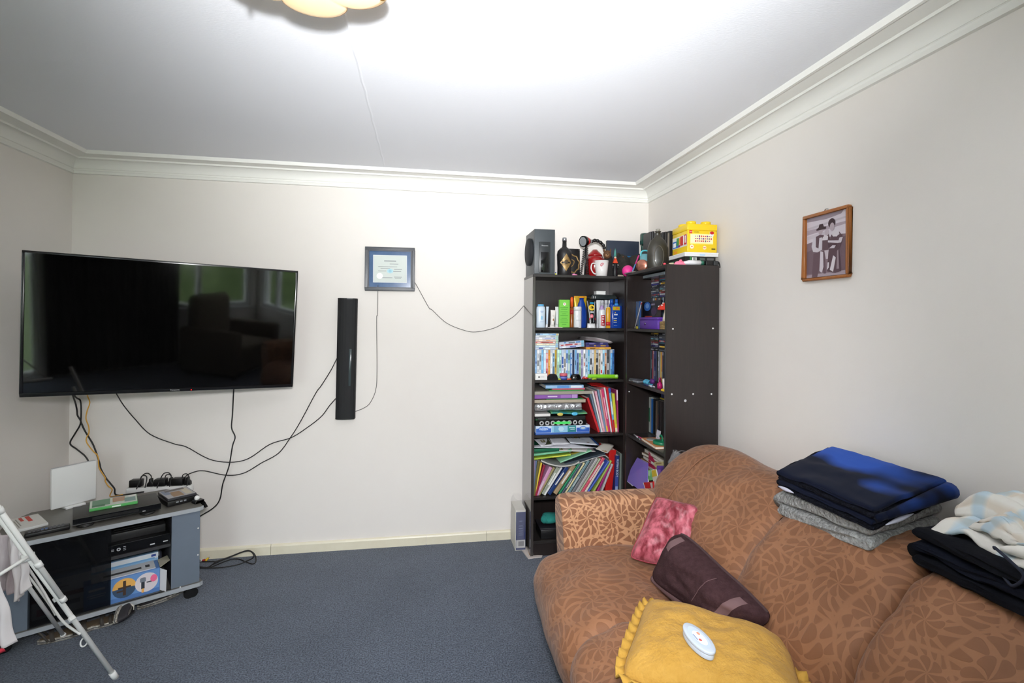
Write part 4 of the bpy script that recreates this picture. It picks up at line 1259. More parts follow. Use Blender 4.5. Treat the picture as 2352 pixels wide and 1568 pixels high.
# ---- fourth shelf: boxes and books lying flat, magazines leaning
z4 = S1[3]
t = thing('puzzle_box', 'blue and white jigsaw box with a round title, bottom of the fourth shelf stack', 'puzzle box', (at1(1294.5, 3.088), 3.088, z4))
pw = 0.350
G().box((-pw / 2, 0, 0.0005), (pw / 2, 0.23, 0.040)).build('tray', C((60, 100, 176)), t)
G().box((-pw / 2 - 0.001, -0.001, 0.012), (pw / 2 + 0.001, 0.231, 0.054)).build('lid', C((206, 222, 238), 0.35), t, bevel=0.001, seg=1)
sh = [((206, 220, 238), rect(-0.125, 0.032, 0.097, 0.042)), ((58, 104, 190), rect(-0.125, 0.026, 0.097, 0.026)), ((58, 104, 190), oval(-0.125, 0.036, 0.034, 0.015)), ((92, 140, 210), oval(-0.125, 0.0365, 0.030, 0.012)),
      ((150, 200, 226), rect(0.006, 0.033, 0.160, 0.040)), ((112, 170, 206), [(-0.06, 0.014), (-0.02, 0.014), (-0.03, 0.052), (-0.06, 0.052)]), ((60, 146, 150), rect(0.058, 0.033, 0.055, 0.040)), ((44, 124, 130), [(0.03, 0.014), (0.085, 0.014), (0.085, 0.03), (0.05, 0.035)]),
      ((188, 220, 236), oval(-0.012, 0.034, 0.018, 0.014)), ((230, 240, 246), rect(0.058, 0.040, 0.036, 0.004)), ((230, 240, 246), rect(0.062, 0.030, 0.028, 0.004)),
      ((214, 226, 240), rect(0.131, 0.033, 0.085, 0.042)), ((50, 92, 182), rect(0.131, 0.026, 0.085, 0.026)), ((92, 140, 210), oval(0.131, 0.036, 0.024, 0.012)), ((196, 206, 206), oval(0.131, 0.037, 0.016, 0.006))]
prints('front_print', t, sh, -0.0012)
text('FROZEN', 0.017, C((240, 246, 250)), t, (-0.125, -0.0037, 0.0345), sx=0.85)
text('Disney', 0.007, C((240, 246, 250)), t, (-0.125, -0.0037, 0.0455))
t = thing('track_toy', 'black boxed toy with a row of white rings and a green strip', 'boxed toy', (at1(1290, 3.088), 3.090, z4 + 0.0545))
G().box((-0.165, 0, 0), (0.165, 0.20, 0.033)).build('box_body', C((14, 14, 15), 0.3), t, bevel=0.0015, seg=1)
for k in range(8):
    x = -0.125 + k * 0.0362
    G().tube([(x + 0.0105 * math.cos(a), -0.001, 0.017 + 0.0105 * math.sin(a)) for a in [j / 18 * 2 * PI for j in range(18)]], 0.0042, 6, closed=True).build('ring', C((190, 190, 190), 0.3), t)
G().prism([(-0.055, 0.018), (-0.03, 0.010), (0.055, 0.010), (0.062, 0.018), (0.055, 0.026), (-0.03, 0.026)], -0.007, -0.005, axis='y').build('green_strip', C((84, 226, 110), 0.3), t)
za = z4 + 0.088
t = carton('game_box', 'flat black game box with a green corner under the teal wrapped book', 'game box', (at1(1289, 3.088), 3.19, za), 0, 0.325, 0.20, 0.024, (20, 22, 22), [((70, 78, 76), rect(-0.12, 0.012, 0.05, 0.008)), ((60, 66, 66), rect(-0.03, 0.013, 0.09, 0.005)), ((40, 120, 60), rect(-0.155, 0.006, 0.012, 0.006)), ((90, 96, 96), rect(0.02, 0.010, 0.12, 0.003))], lid=(0.010, (26, 28, 28)))
za += 0.0255
b1, za2 = flat('white book under the shiny teal wrapped parcel', 1228.5, 1264, 942, 949, (226, 224, 220), zs=za, d=0.2)
t = thing('picture_book', 'teal and yellow picture book, warped, under the silver foil parcel', 'book', (at1(1309, 3.085), 3.085, za + 0.0005))


def warp(u, v):
    x = (u - 0.5) * 0.236
    a = v * 2 * PI
    return (x, 0.10 - 0.10 * math.cos(a), 0.010 + 0.0095 * math.sin(a) + 0.004 * math.sin(u * 5 + 1) + 0.005)


G().grid(warp, 24, 24, cv=True).build('cover', M('teal_picture', (40, 140, 150), 0.2, var=(16, (120, 186, 130), 0.12)), t)
G().ball((-0.06, -0.001, 0.012), 0.02, 12, sq=(1, 0.15, 0.5)).build('yellow_figure', C((206, 190, 96), 0.3), t)
G().ball((0.035, -0.001, 0.013), 0.022, 12, sq=(1, 0.15, 0.5)).build('blue_figure', C((90, 186, 226), 0.3), t)
za += 0.030
t = thing('foil_parcel', 'crinkled silver foil parcel in the middle of the flat stack', 'parcel', (at1(1284.5, 3.085), 3.088, za))
foil = M('silver_foil', (206, 208, 212), 0.22, 0.7, bump=(34, 0.9, 0.012))


def foil_fn(u, v):
    a = v * 2 * PI
    n_ = noise.noise(Vector((u * 9, v * 5, 1.7))) * 0.004
    x = (u - 0.5) * 0.302
    yy, zz = -math.cos(a), math.sin(a)
    sq = lambda q: math.copysign(abs(q) ** 0.45, q)
    return (x + n_, 0.085 + 0.085 * sq(yy) + n_ * 0.5, 0.0265 + (0.0255 + n_) * sq(zz))


G().grid(foil_fn, 40, 28, cv=True).build('foil_wrap', foil, t)
for s in (-1, 1):
    G().prism([(s * 0.150, 0.012), (s * 0.156, 0.026), (s * 0.150, 0.042)][::s], 0.01, 0.16, axis='y').build('folded_end', foil, t)
za += 0.054
fl_ = [('beige file folder directly on the silver foil parcel', 1228.5, 1346, 0.019, (176, 164, 146), None), ('thin green folder above the beige file folder', 1256, 1340, 0.006, (62, 130, 74), None),
       ('purple book with pale lettering in the flat stack', 1229.5, 1329, 0.026, (138, 88, 168), None), ('wide grey file folder above the purple book', 1228.5, 1361, 0.020, (160, 154, 142), None),
       ('thin green exercise book under the pink edged book', 1263, 1342, 0.007, (70, 150, 84), None), ('pink and cream edged book near the stack top', 1270, 1345, 0.010, (210, 96, 116), None),
       ('pale blue picture book on the very top of the stack', 1254, 1341, 0.020, (150, 190, 226), None)]
for i, (lab, p0, p1, th, c, tt) in enumerate(fl_):
    xx0, xx1 = at1(p0, 3.09), at1(p1, 3.09)
    bands = None
    title = None
    if i == 2:
        bands = [((186, 150, 206), 0.86, 0.98, 0.9), ((166, 120, 190), 0.6, 0.84, 0.7)]
        bands += [((214, 190, 222), 0.30, 0.52, 0.3)]
    if i == 6:
        bands = [((96, 150, 214), 0.3, 0.62, 0.8), ((226, 234, 242), 0.66, 0.95, 0.7)]
    t = book(lab, th, xx1 - xx0, 0.2, c, (xx0, 3.09 + 0.004 * (i % 3), za + th / 2 + 0.0003), (0, PI / 2, 0), bands=bands, pages=C((196, 186, 168), 0.8) if i in (0, 3) else None, cat='book' if i not in (0, 1, 3) else 'folder', name='book' if i not in (0, 1, 3) else 'file_folder')
    za += th + 0.0004


def cz(a, b):
    return (1190 + a / 5.408, 860 + b / 5.408)


MG = [('red magazine, outermost of the leaning magazines', (1005, 705), (865, 290), 6, (200, 44, 50), None), ('grey blue magazine next to the red outermost one', (1022, 700), (898, 230), 4, (110, 130, 150), None),
      ('white magazine, third of the leaning group', (1040, 700), (925, 205), 4, (222, 220, 220), None), ('pale pink magazine in the leaning group', (1064, 695), (962, 205), 6, (224, 160, 176), [((236, 196, 206), .1, .9, .4)]),
      ('slate blue magazine between two pink ones', (1088, 695), (995, 188), 5, (120, 146, 170), None), ('pink magazine with a yellow foot', (1108, 695), (1022, 186), 4, (220, 150, 150), [((236, 200, 60), 0.02, 0.14)]),
      ('hot pink magazine with pale lettering', (1130, 695), (1046, 176), 6, (212, 60, 110), [((240, 190, 206), .3, .8, .4)]), ('white edged magazine beside the hot pink one', (1158, 695), (1074, 160), 4, (230, 226, 226), None),
      ('scarlet magazine with a red top', (1172, 690), (1104, 160), 5, (204, 36, 44), None), ('blue and white magazine with a red foot', (1196, 690), (1136, 172), 5, (120, 176, 214), [((230, 234, 238), .4, .7, .7), ((190, 40, 44), .0, .28), ((40, 90, 180), .9, 1.0)]),
      ('lemon yellow magazine in the leaning group', (1218, 695), (1183, 235), 7, (208, 204, 60), [((226, 222, 190), .0, .1), ((226, 196, 60), .1, .2)]), ('plum magazine, last of the leaning group', (1243, 690), (1228, 190), 4, (170, 60, 110), [((226, 200, 210), .75, 1.0)])]
for lab, b, t_, w, c, bands in MG:
    lean(lab, cz(*b), cz(*t_), w * 0.9, c, z4, y=3.105, d=0.2, cat='magazine', name='magazine', bands=bands, group='magazines leaning on the fourth shelf', cover=0.0005)
t = thing('paper_pennant', 'folded red card lying on the tops of the leaning magazines', 'card', (at1(1372, 3.13), 3.15, P(1372, 886, y=3.13).z + 0.002), (R(4), R(9), R(8)))
G().add([(-0.05, -0.03, 0), (0.07, -0.045, 0), (0.05, 0.05, 0), (-0.04, 0.05, 0.0)], [(0, 1, 2, 3)]).build('card', C((206, 32, 34), 0.5), t).modifiers.new('thick', 'SOLIDIFY').thickness = 0.002
G().add([(-0.05, -0.03, 0.002), (0.07, -0.045, 0.002), (0.05, 0.05, 0.014), (-0.04, 0.05, 0.014)], [(0, 1, 2, 3)]).build('folded_half', C((216, 40, 40), 0.5), t).modifiers.new('thick', 'SOLIDIFY').thickness = 0.001

# ---- fifth shelf: leaning thin books under a messy pile
z5 = S1[4]
LB = [('lavender grey thin book at the outer end of the bottom row', (190, 1300), (205, 1068), 4, (150, 130, 160)), ('dull blue thin book, second of the bottom row', (200, 1330), (226, 1068), 4, (100, 120, 150)),
      ('olive thin book before the bright yellow one', (205, 1440), (258, 1075), 6, (110, 104, 60)), ('bright yellow thin book sliding forward', (206, 1505), (290, 1095), 4, (226, 196, 72)),
      ('crimson thin book beside the yellow one', (240, 1440), (328, 1125), 5, (150, 40, 66)), ('candy pink thin book, leaning', (262, 1440), (408, 1150), 8, (206, 150, 186)), ('tan olive thin book behind the pink one', (290, 1440), (448, 1155), 5, (160, 146, 100)),
      ('grey patterned book in the leaning row', (338, 1440), (500, 1155), 9, (150, 156, 140)), ('narrow white book next to the navy one', (368, 1435), (543, 1155), 4, (226, 226, 226)), ('navy blue book with pale lettering', (412, 1442), (612, 1150), 9, (34, 60, 116)),
      ('broad tan book in the middle of the leaning row', (475, 1452), (697, 1125), 10, (170, 146, 112)), ('emerald green thin book', (512, 1482), (760, 1106), 4, (40, 140, 96)), ('slate grey book next to the emerald one', (546, 1490), (792, 1102), 6, (70, 80, 92)),
      ('cream thin book in the leaning row', (578, 1490), (824, 1096), 4, (220, 208, 160)), ('teal grey book in the leaning row', (622, 1482), (880, 1068), 6, (110, 140, 146)), ('mid grey thin book after the teal grey one', (668, 1480), (940, 1046), 6, (120, 120, 122)),
      ('light grey thin book with a soft cover', (716, 1478), (984, 1042), 6, (176, 172, 170)), ('pale sage thin book', (752, 1474), (1020, 1044), 4, (176, 186, 156)), ('coral pink book with a pink top', (792, 1468), (1066, 1036), 7, (214, 90, 110)),
      ('ivory thin book behind the coral one', (832, 1466), (1062, 1080), 5, (222, 216, 200)), ('royal blue thin book', (866, 1468), (1128, 1080), 4, (70, 96, 190)), ('lime and navy thin book', (932, 1468), (1160, 1070), 4, (170, 190, 90)),
      ('magenta thin book near the red folder', (990, 1450), (1140, 1130), 5, (170, 40, 120)), ('pearl grey thin book leaning on the red folder', (1038, 1450), (1172, 1110), 5, (190, 184, 186))]
for i, (lab, b, t_, w, c) in enumerate(LB):
    bd = [((226, 226, 220), .35, .8, .35)] if i in (7, 9, 10, 18) else ([((210, 210, 206), .2, .5, .3)] if i in (5, 12, 14) else None)
    lean(lab, cz(*b), cz(*t_), w * 0.95, c, z5, y=3.100 + 0.002 * (i % 4), d=0.19, bands=bd, group='thin books leaning on the fifth shelf', cover=0.0006)
lean('scarlet plastic folder beside the navy human body book', cz(1120, 1482), cz(1178, 935), 17, (190, 32, 28), z5, y=3.12, d=0.2, cat='folder', name='document_folder')
t = lean('tall navy book titled HUMAN BODY at the inner end', cz(1218, 1482), cz(1238, 1006), 8.5, (30, 52, 110), z5, y=3.095, d=0.21, bands=[((60, 76, 150), .0, .45, .96), ((150, 170, 206), .02, .16, .7)])
text('HUMAN BODY', 0.0205, C((224, 230, 240)), t, (0.0, -0.0017, 0.155), rot=(PI / 2, PI / 2, 0), sx=0.85)
t = lean('soft grey folder bent upright at the inner shelf end', cz(1268, 1480), cz(1285, 980), 6, (112, 122, 116), z5, y=3.10, d=0.2, cat='folder', name='document_folder')
zq = P(1280, 1060, y=3.10).z


def slab(label, px0, px1, pyb, th, c, y=3.1, d=0.2, rz=0.0, tilt=0.0, name='book', cat='book', pages=None, bands=None):
    a, b = P(px0, pyb, y=y), P(px1, pyb, y=y)
    return book(label, th, b.x - a.x, d, c, (a.x, y, a.z + th / 2), (0, PI / 2 - tilt, rz), name=name, cat=cat, pages=pages, bands=bands, cover=0.0008)


slab('yellow green book lying lowest on the leaning row', 1226, 1312, 1056, 0.010, (170, 196, 70), bands=[((226, 220, 90), .5, .9, .6)], tilt=R(4), rz=R(2))
slab('mint edged green book lying above the yellow green one', 1226, 1313, 1047, 0.012, (120, 190, 150), tilt=R(4.5), pages=C((180, 220, 196)))
slab('dark green board book under the loose papers', 1226, 1284, 1038, 0.018, (30, 104, 74), tilt=R(1))
slab('pale green booklet sloping across the row', 1287, 1362, 1063, 0.008, (150, 206, 170), tilt=R(18), y=3.09)
slab('ochre booklet behind the sloping pale green one', 1312, 1352, 1044, 0.010, (140, 120, 40), tilt=R(6), y=3.13, d=0.16)
slab('slate document wallet sloping over the leaning books', 1298, 1392, 1068, 0.012, (60, 70, 80), tilt=R(12), y=3.10, pages=C((84, 92, 100)), name='document_wallet', cat='folder')
t = thing('magazine', 'soft bowed magazine sagging over the leaning thin books', 'magazine', (0, 0, 0))
q = smooth([P(*cz(285, 1080), y=3.09), P(*cz(380, 1120), y=3.088), P(*cz(500, 1148), y=3.085), P(*cz(600, 1148), y=3.085), P(*cz(700, 1128), y=3.088), P(*cz(760, 1095), y=3.09)], 5)
for nm, dz, c in (('cover', 0.0, (120, 124, 120)), ('page_block', 0.0025, (206, 204, 196)), ('cover', 0.010, (96, 100, 96))):
    th_ = 0.002 if nm == 'cover' else 0.007
    g = G()
    n_ = len(q)
    g.add([(p.x, p.y + yy, p.z + dz + zz) for yy, zz in ((0, 0), (0, th_), (0.19, th_ + 0.02), (0.19, 0.02)) for p in q],
          [(a * n_ + k, a * n_ + k + 1, ((a + 1) % 4) * n_ + k + 1, ((a + 1) % 4) * n_ + k) for a in range(4) for k in range(n_ - 1)], 0, True)
    g.build(nm, C(c, 0.6), t)
t = thing('magazine', 'grey magazine curling over the top of the coral books', 'magazine', (0, 0, 0))
q = smooth([P(*cz(705, 1105), y=3.10), P(*cz(860, 1050), y=3.10), P(*cz(1000, 1006), y=3.10), P(*cz(1080, 996), y=3.10), P(*cz(1120, 1025), y=3.10), P(*cz(1128, 1075), y=3.10)], 5)
n_ = len(q)
for nm, th_, off, c in (('cover', 0.004, 0.0, (70, 76, 78)), ('page_block', 0.005, 0.004, (200, 200, 194))):
    g = G()
    g.add([(p.x + (off + th_ * b_) * 0.3, p.y + yy, p.z - off - th_ * b_) for yy, b_ in ((0, 0), (0, 1), (0.19, 1), (0.19, 0)) for p in q],
          [(a * n_ + k, a * n_ + k + 1, ((a + 1) % 4) * n_ + k + 1, ((a + 1) % 4) * n_ + k) for a in range(4) for k in range(n_ - 1)], 0, True)
    g.build(nm, C(c, 0.6), t)


def sheet(name, label, cat, pts, c, y=None, group=None, shapes=None, th=0.0012):
    """a sheet or open booklet given by four picture corners, each with its depth y"""
    t = thing(name, label, cat, (0, 0, 0), group=group)
    q = [P(p[0], p[1], y=p[2]) for p in pts]

    def fn(u, v):
        a = q[0].lerp(q[1], u)
        b = q[3].lerp(q[2], u)
        r = a.lerp(b, v)
        r.z += 0.004 * math.sin(u * 3.0 + v * 2.0)
        return r
    o = G().grid(fn, 8, 6).build('page', C(c, 0.4), t)
    o.modifiers.new('thick', 'SOLIDIFY').thickness = th
    if shapes:
        g = G()
        mats, idx = [], {}
        for k, (cc, uv) in enumerate(shapes):
            if cc not in idx:
                idx[cc] = len(mats)
                mats.append(C(cc, 0.4))
            vv = []
            for (u, v) in uv:
                r = Vector(fn(u, v))
                vv.append(r + Vector((0, -0.0004, 0.0012 + 0.0003 * k)))
            g.add(vv, [list(range(len(vv)))], idx[cc])
        g.build('page_print', mats, t)
    return t


sheet('magazine', 'open magazine with a dark photograph at the outer end of the pile', 'magazine', [(*cz(190, 800), 3.20), (*cz(370, 775), 3.22), (*cz(432, 868), 3.09), (*cz(290, 905), 3.085)], (206, 206, 210), shapes=[((66, 70, 50), [(0.1, 0.1), (0.9, 0.05), (0.95, 0.85), (0.25, 0.9)]), ((120, 112, 70), [(0.3, 0.3), (0.6, 0.3), (0.6, 0.6), (0.3, 0.6)])])
sheet('paper_sheet', 'blank white sheet, folded, in the middle of the messy pile', 'paper', [(*cz(375, 770), 3.22), (*cz(560, 765), 3.22), (*cz(650, 855), 3.09), (*cz(430, 880), 3.085)], (226, 226, 232))
sheet('picture_page', 'glossy page with a blue border and yellow motif on the pile', 'magazine', [(*cz(580, 770), 3.24), (*cz(900, 765), 3.24), (*cz(1010, 870), 3.10), (*cz(650, 860), 3.10)], (214, 218, 226),
      shapes=[((40, 76, 136), [(0.90, 0), (1.0, 0), (1.0, 1), (0.93, 1)]), ((60, 64, 50), [(0.15, 0.05), (0.5, 0.05), (0.5, 0.35), (0.22, 0.35)]), ((190, 160, 60), [(0.28, 0.1), (0.45, 0.1), (0.43, 0.3), (0.30, 0.3)]), ((120, 90, 70), [(0.62, 0.72), (0.72, 0.72), (0.72, 0.8), (0.62, 0.8)]), ((150, 170, 206), [(0.5, 0.5), (0.62, 0.5), (0.62, 0.54), (0.5, 0.54)])])
sheet('paper_sheet', 'long white sheet drooping under the glossy page', 'paper', [(*cz(190, 880), 3.15), (*cz(640, 850), 3.15), (*cz(1000, 905), 3.095), (*cz(200, 915), 3.085)], (220, 220, 226))
sheet('booklet', 'crimson backed booklet with a small picture under the white sheet', 'booklet', [(*cz(520, 890), 3.18), (*cz(900, 890), 3.18), (*cz(965, 950), 3.10), (*cz(510, 955), 3.09)], (216, 210, 206), shapes=[((150, 40, 70), [(0.15, 0.0), (0.6, 0.0), (0.5, 0.4), (0.1, 0.4)]), ((120, 130, 70), [(0.05, 0.5), (0.35, 0.5), (0.35, 0.85), (0.02, 0.85)])])
sheet('booklet', 'dark green booklet standing out at the inner end of the pile', 'booklet', [(*cz(1060, 850), 3.15), (*cz(1195, 880), 3.15), (*cz(1110, 970), 3.08), (*cz(960, 930), 3.08)], (196, 190, 180), shapes=[((40, 84, 56), [(0.1, 0.05), (0.85, 0.05), (0.8, 0.5), (0.1, 0.4)]), ((160, 130, 96), [(0.05, 0.75), (0.9, 0.75), (0.9, 0.95), (0.05, 0.95)])], th=0.0015)

# ---- bottom compartment
tm = M('teal_plush', (34, 130, 120), 0.95, bump=(120, 0.8, 0.004))
t = thing('soft_toy', 'teal plush toy lying in the dark bottom compartment', 'soft toy', (at1(1283, 3.15), 3.16, 0.203))
G().grid(lambda u, v: (0.095 * math.sin((v - 0.5) * PI) + 0.0, (0.05 + 0.012 * math.sin(6 * v)) * math.cos((v - 0.5) * PI) ** 0.6 * math.cos(2 * PI * u), (0.036 + 0.010 * math.sin(7 * v + 1)) * math.cos((v - 0.5) * PI) ** 0.6 * math.sin(2 * PI * u)), 20, 24, cu=True).build('body', tm, t)
G().ball((0.085, -0.02, -0.02), 0.03, 12).build('paw', tm, t)
G().ball((-0.085, -0.02, 0.0), 0.026, 12).build('paw', tm, t)
G().ball((0.045, 0.0, 0.042), 0.034, 12, sq=(1.3, 1, 0.8)).build('ear', M('violet_plush', (78, 62, 120), 0.95), t)
G().ball((0.02, -0.01, 0.04), 0.018, 12).build('patch', C((110, 104, 30), 0.9), t)
t = thing('storage_box', 'low black storage box under the teal plush toy', 'box', (at1(1290, 3.15), 3.17, S1[5]))
G().box((-0.14, -0.075, 0.0), (0.14, 0.075, 0.060)).build('box_body', BLKPL, t, bevel=0.004)
G().box((-0.145, -0.08, 0.060), (0.145, 0.08, 0.070)).build('lid', C((30, 28, 34), 0.4), t, bevel=0.002)

# ---- second shelf: toiletries (front row, then what stands behind)
zs2 = S1[1]


def cb(a, b):
    return (1190 + a / 6.357, 640 + b / 6.357)


def span(a0, a1, top, y=3.115):
    """centre x, width and height over the shelf of something seen between crop columns a0..a1 with its top at row top"""
    p, q = P(*cb(a0, top), y=y), P(*cb(a1, top), y=y)
    return (p.x + q.x) / 2, q.x - p.x, p.z - zs2


def bottle(name, label, cat, a0, a1, top, prof, mats, y=3.115, sy=1.0, lab=None, rot=0.0, zoff=0.0):
    """lathe profile in units: radius of half width, z of height; several (part, material, profile)"""
    x, w, h = span(a0, a1, top, y)
    t = thing(name, label, cat, (x, y + w / 2 * sy, zs2 + zoff), (0, rot, 0))
    for part, m, pr in prof:
        G().lathe([(r * w / 2, z * h) for r, z in pr], 24, sy=sy).build(part, m, t)
    return t, w, h


lw = M('white_lotion_plastic', (222, 224, 226), 0.3)
t, w, h = bottle('powder_bottle', 'white powder bottle with a sky blue cap at the outer end', 'bottle', 273, 408, 370, [
    ('body', M('powder_white', (206, 220, 232), 0.35), [(0.9, 0.0), (1.0, 0.02), (0.94, 0.35), (1.0, 0.75), (0.92, 0.88), (0.66, 0.92), (0.0, 0.92)]), ('cap', C((100, 176, 222), 0.35), [(0.68, 0.922), (0.68, 0.985), (0.6, 1.0), (0.0, 1.0)])], None, sy=0.6)
prints('label_print', t, [((150, 170, 206), rect(0.004, h * 0.70, w * 0.34, 0.004)), ((150, 170, 206), rect(0.004, h * 0.64, w * 0.28, 0.003)), ((140, 190, 220), oval(0.004, h * 0.42, w * 0.12, h * 0.09)), ((150, 180, 206), rect(0.004, h * 0.25, w * 0.4, 0.003))], -w / 2 * 0.6 - 0.0005)


def squeeze(name, label, a0, a1, top, bot_y, c, cc, y=3.115, rot=0.0, capw=0.72, shapes=None, caph=0.17):
    """a tube standing on its cap: flat crimped end on top"""
    x, w, h = span(a0, a1, top, y)
    t = thing(name, label, 'tube', (x, y + 0.014, zs2), (0, rot, 0))
    n = 24

    def fn(u, v):
        a = u * 2 * PI
        k = v ** 1.3
        rx = w / 2 * (capw + (1 - capw) * k)
        ry = 0.016 * (1 - k) + 0.0012
        return (rx * math.cos(a), ry * math.sin(a), h * (caph + (1 - caph) * v))
    G().grid(fn, n, 10, cu=True).build('tube_body', c if isinstance(c, bpy.types.Material) else C(c, 0.3), t)
    G().box((-w / 2, -0.0014, h * 0.955), (w / 2, 0.0014, h)).build('crimp', c if isinstance(c, bpy.types.Material) else C(c, 0.3), t)
    G().lathe([(w / 2 * 0.86, 0.0), (w / 2 * 0.9, 0.003), (w / 2 * 0.8, h * caph), (0.0, h * caph)], 20, sy=0.016 / (w / 2) if w > 0.03 else 1).build('cap', C(cc, 0.3), t)
    if shapes:
        g = G()
        mats, idx = [], {}
        for k, (s_c, pts) in enumerate(shapes):
            if s_c not in idx:
                idx[s_c] = len(mats)
                mats.append(C(s_c, 0.4))
            def fr_(px_, pz_):
                v = max(0.0, (pz_ - caph) / (1 - caph))
                kk = v ** 1.3
                rx = w / 2 * (capw + (1 - capw) * kk)
                ry = 0.016 * (1 - kk) + 0.0012
                xx = px_ * w / 2
                return (xx, -ry * math.sqrt(max(0.0, 1 - (xx / rx) ** 2)) - 0.0008 - 0.0002 * k, pz_ * h)
            g.add([fr_(*p) for p in pts], [list(range(len(pts)))], idx[s_c])
        g.build('label_print', mats, t)
    return t


squeeze('lotion_tube', 'slim pale blue tube squeezed beside the powder bottle', 408, 446, 405, 690, (206, 222, 236), (230, 232, 236), y=3.13, rot=R(2))
squeeze('cream_tube', 'small white tube with a brown emblem', 466, 545, 455, 655, (226, 222, 216), (220, 216, 210), y=3.118, rot=R(4), shapes=[((150, 96, 50), oval(0.05, 0.45, 0.22, 0.07)), ((190, 180, 168), rect(0, 0.7, 0.7, 0.02)), ((190, 180, 168), rect(0, 0.64, 0.5, 0.02))])
squeeze('lotion_tube', 'plain white tube leaning beside the green box', 540, 606, 408, 690, (216, 216, 218), (214, 214, 214), y=3.135, rot=R(2))
x, w, h = span(610, 761, 305, 3.105)
t = thing('medicine_box', 'bright green upright box with a red round emblem', 'box', (x, 3.105 + 0.024, zs2), (0, 0, R(-6)))
G().box((-w / 2, -0.022, 0), (w / 2, 0.022, h - 0.001)).build('box_body', C((104, 190, 44), 0.4), t, bevel=0.0008, seg=1)
G().box((-w / 2, -0.022, h - 0.0008), (w / 2, 0.0225, h)).build('top_flap', C((126, 204, 66), 0.4), t)
sh = [((236, 240, 232), oval(0, h * 0.845, 0.0095, 0.0095)), ((206, 60, 50), oval(0, h * 0.85, 0.005, 0.005)), ((236, 240, 232), oval(0, h * 0.85, 0.002, 0.002))]
sh += [((66, 146, 36), rect(-0.002, h * zz, w * ww, 0.0028)) for zz, ww in ((0.72, 0.75), (0.66, 0.6), (0.57, 0.7), (0.5, 0.4), (0.44, 0.72), (0.34, 0.5), (0.28, 0.72), (0.2, 0.7), (0.12, 0.4))]
prints('front_print', t, sh, -0.0222)
bottle('spray_bottle', 'orange topped brown spray bottle behind the green box', 'bottle', 758, 836, 240, [('body', C((150, 84, 30), 0.25), [(0.95, 0), (1, 0.03), (1, 0.55), (0.5, 0.64), (0, 0.64)]), ('cap', C((236, 96, 34), 0.35), [(0.55, 0.642), (0.6, 0.9), (0.35, 0.95), (0, 0.95)]), ('label_band', C((176, 40, 40), 0.4), [(1.01, 0.42), (1.01, 0.55)])], None, y=3.165)
x, w, h = span(826, 1010, 250, 3.215)
t = thing('foil_pouch', 'yellow stand-up pouch behind the blue lotion bottle', 'pouch', (x, 3.23, zs2))
G().grid(lambda u, v: (w / 2 * math.cos(2 * PI * u), (0.022 * (1 - v) ** 0.8 + 0.001) * math.sin(2 * PI * u), h * v), 28, 10, cu=True).build('pouch_body', M('yellow_foil', (206, 170, 40), 0.25, 0.2), t)
G().box((-w / 2, -0.001, h * 0.93), (w / 2, 0.001, h)).build('top_seal', C((226, 150, 40), 0.3), t)
t, w, h = bottle('lotion_bottle', 'plain white cylinder bottle with a faint ring print', 'bottle', 826, 941, 405, [('body', lw, [(0.92, 0), (0.97, 0.02), (0.98, 0.78), (0.96, 0.80), (0, 0.80)]), ('cap', lw, [(1.0, 0.802), (1.0, 0.97), (0.92, 1.0), (0, 1.0)])], None, y=3.105, sy=0.8)
prints('label_print', t, [((190, 196, 200), oval(-0.003, h * 0.56, 0.007, 0.007)), ((222, 224, 226), oval(-0.003, h * 0.56, 0.006, 0.006)), ((150, 156, 160), rect(0.0, h * 0.37, w * 0.62, 0.002)), ((176, 180, 184), rect(0.0, h * 0.33, w * 0.55, 0.0015))], -w / 2 * 0.8 - 0.0004)
nv = M('blue_lotion_plastic', (22, 62, 150), 0.22)
bottle('lotion_bottle', 'tapered blue lotion bottle with an orange lid behind the white cylinder', 'bottle', 862, 1020, 255, [('body', nv, [(0.86, 0), (0.92, 0.02), (1.0, 0.25), (0.95, 0.55), (0.62, 0.78), (0.40, 0.86), (0.38, 0.95), (0.0, 0.95)]), ('lid', C((232, 150, 30), 0.35), [(0.56, 0.952), (0.6, 0.97), (0.5, 1.0), (0, 1.0)])], None, y=3.155, sy=0.55)
squeeze('sunscreen_tube', 'black sunscreen tube standing on a white cap', 1012, 1152, 302, 718, M('black_tube', (16, 17, 20), 0.25), (226, 226, 226), y=3.102, capw=0.82, caph=0.165,
        shapes=[((226, 190, 40), oval(-0.02, 0.72, 0.62, 0.105)), ((60, 50, 20), rect(-0.02, 0.735, 0.62, 0.022)), ((60, 50, 20), rect(-0.02, 0.695, 0.5, 0.018)), ((200, 204, 206), rect(-0.02, 0.56, 0.7, 0.055)), ((16, 17, 20), rect(-0.25, 0.56, 0.06, 0.05)), ((16, 17, 20), rect(0.1, 0.56, 0.06, 0.05)),
                ((226, 96, 110), oval(-0.08, 0.42, 0.32, 0.07)), ((240, 226, 226), rect(-0.08, 0.42, 0.3, 0.03)), ((214, 60, 84), rect(0.1, 0.315, 1.3, 0.075)), ((40, 150, 200), rect(0.0, 0.88, 0.8, 0.05)), ((214, 220, 226), [(0.62, 0.93), (0.70, 0.93), (0.34, 0.2), (0.26, 0.2)])])
squeeze('lotion_tube', 'white tube standing behind the red labelled bottle', 1150, 1215, 310, 718, (212, 214, 216), (206, 206, 208), y=3.14)
t, w, h = bottle('glue_bottle', 'white bottle with a red label and lavender nozzle', 'bottle', 1193, 1288, 386, [('body', lw, [(0.94, 0), (1, 0.015), (1, 0.72), (0.9, 0.80), (0.5, 0.84), (0, 0.84)]), ('nozzle', C((176, 150, 196), 0.35), [(0.8, 0.80), (0.6, 0.90), (0.42, 0.985), (0.3, 1.0), (0, 1.0)])], None, y=3.105)
g = G()
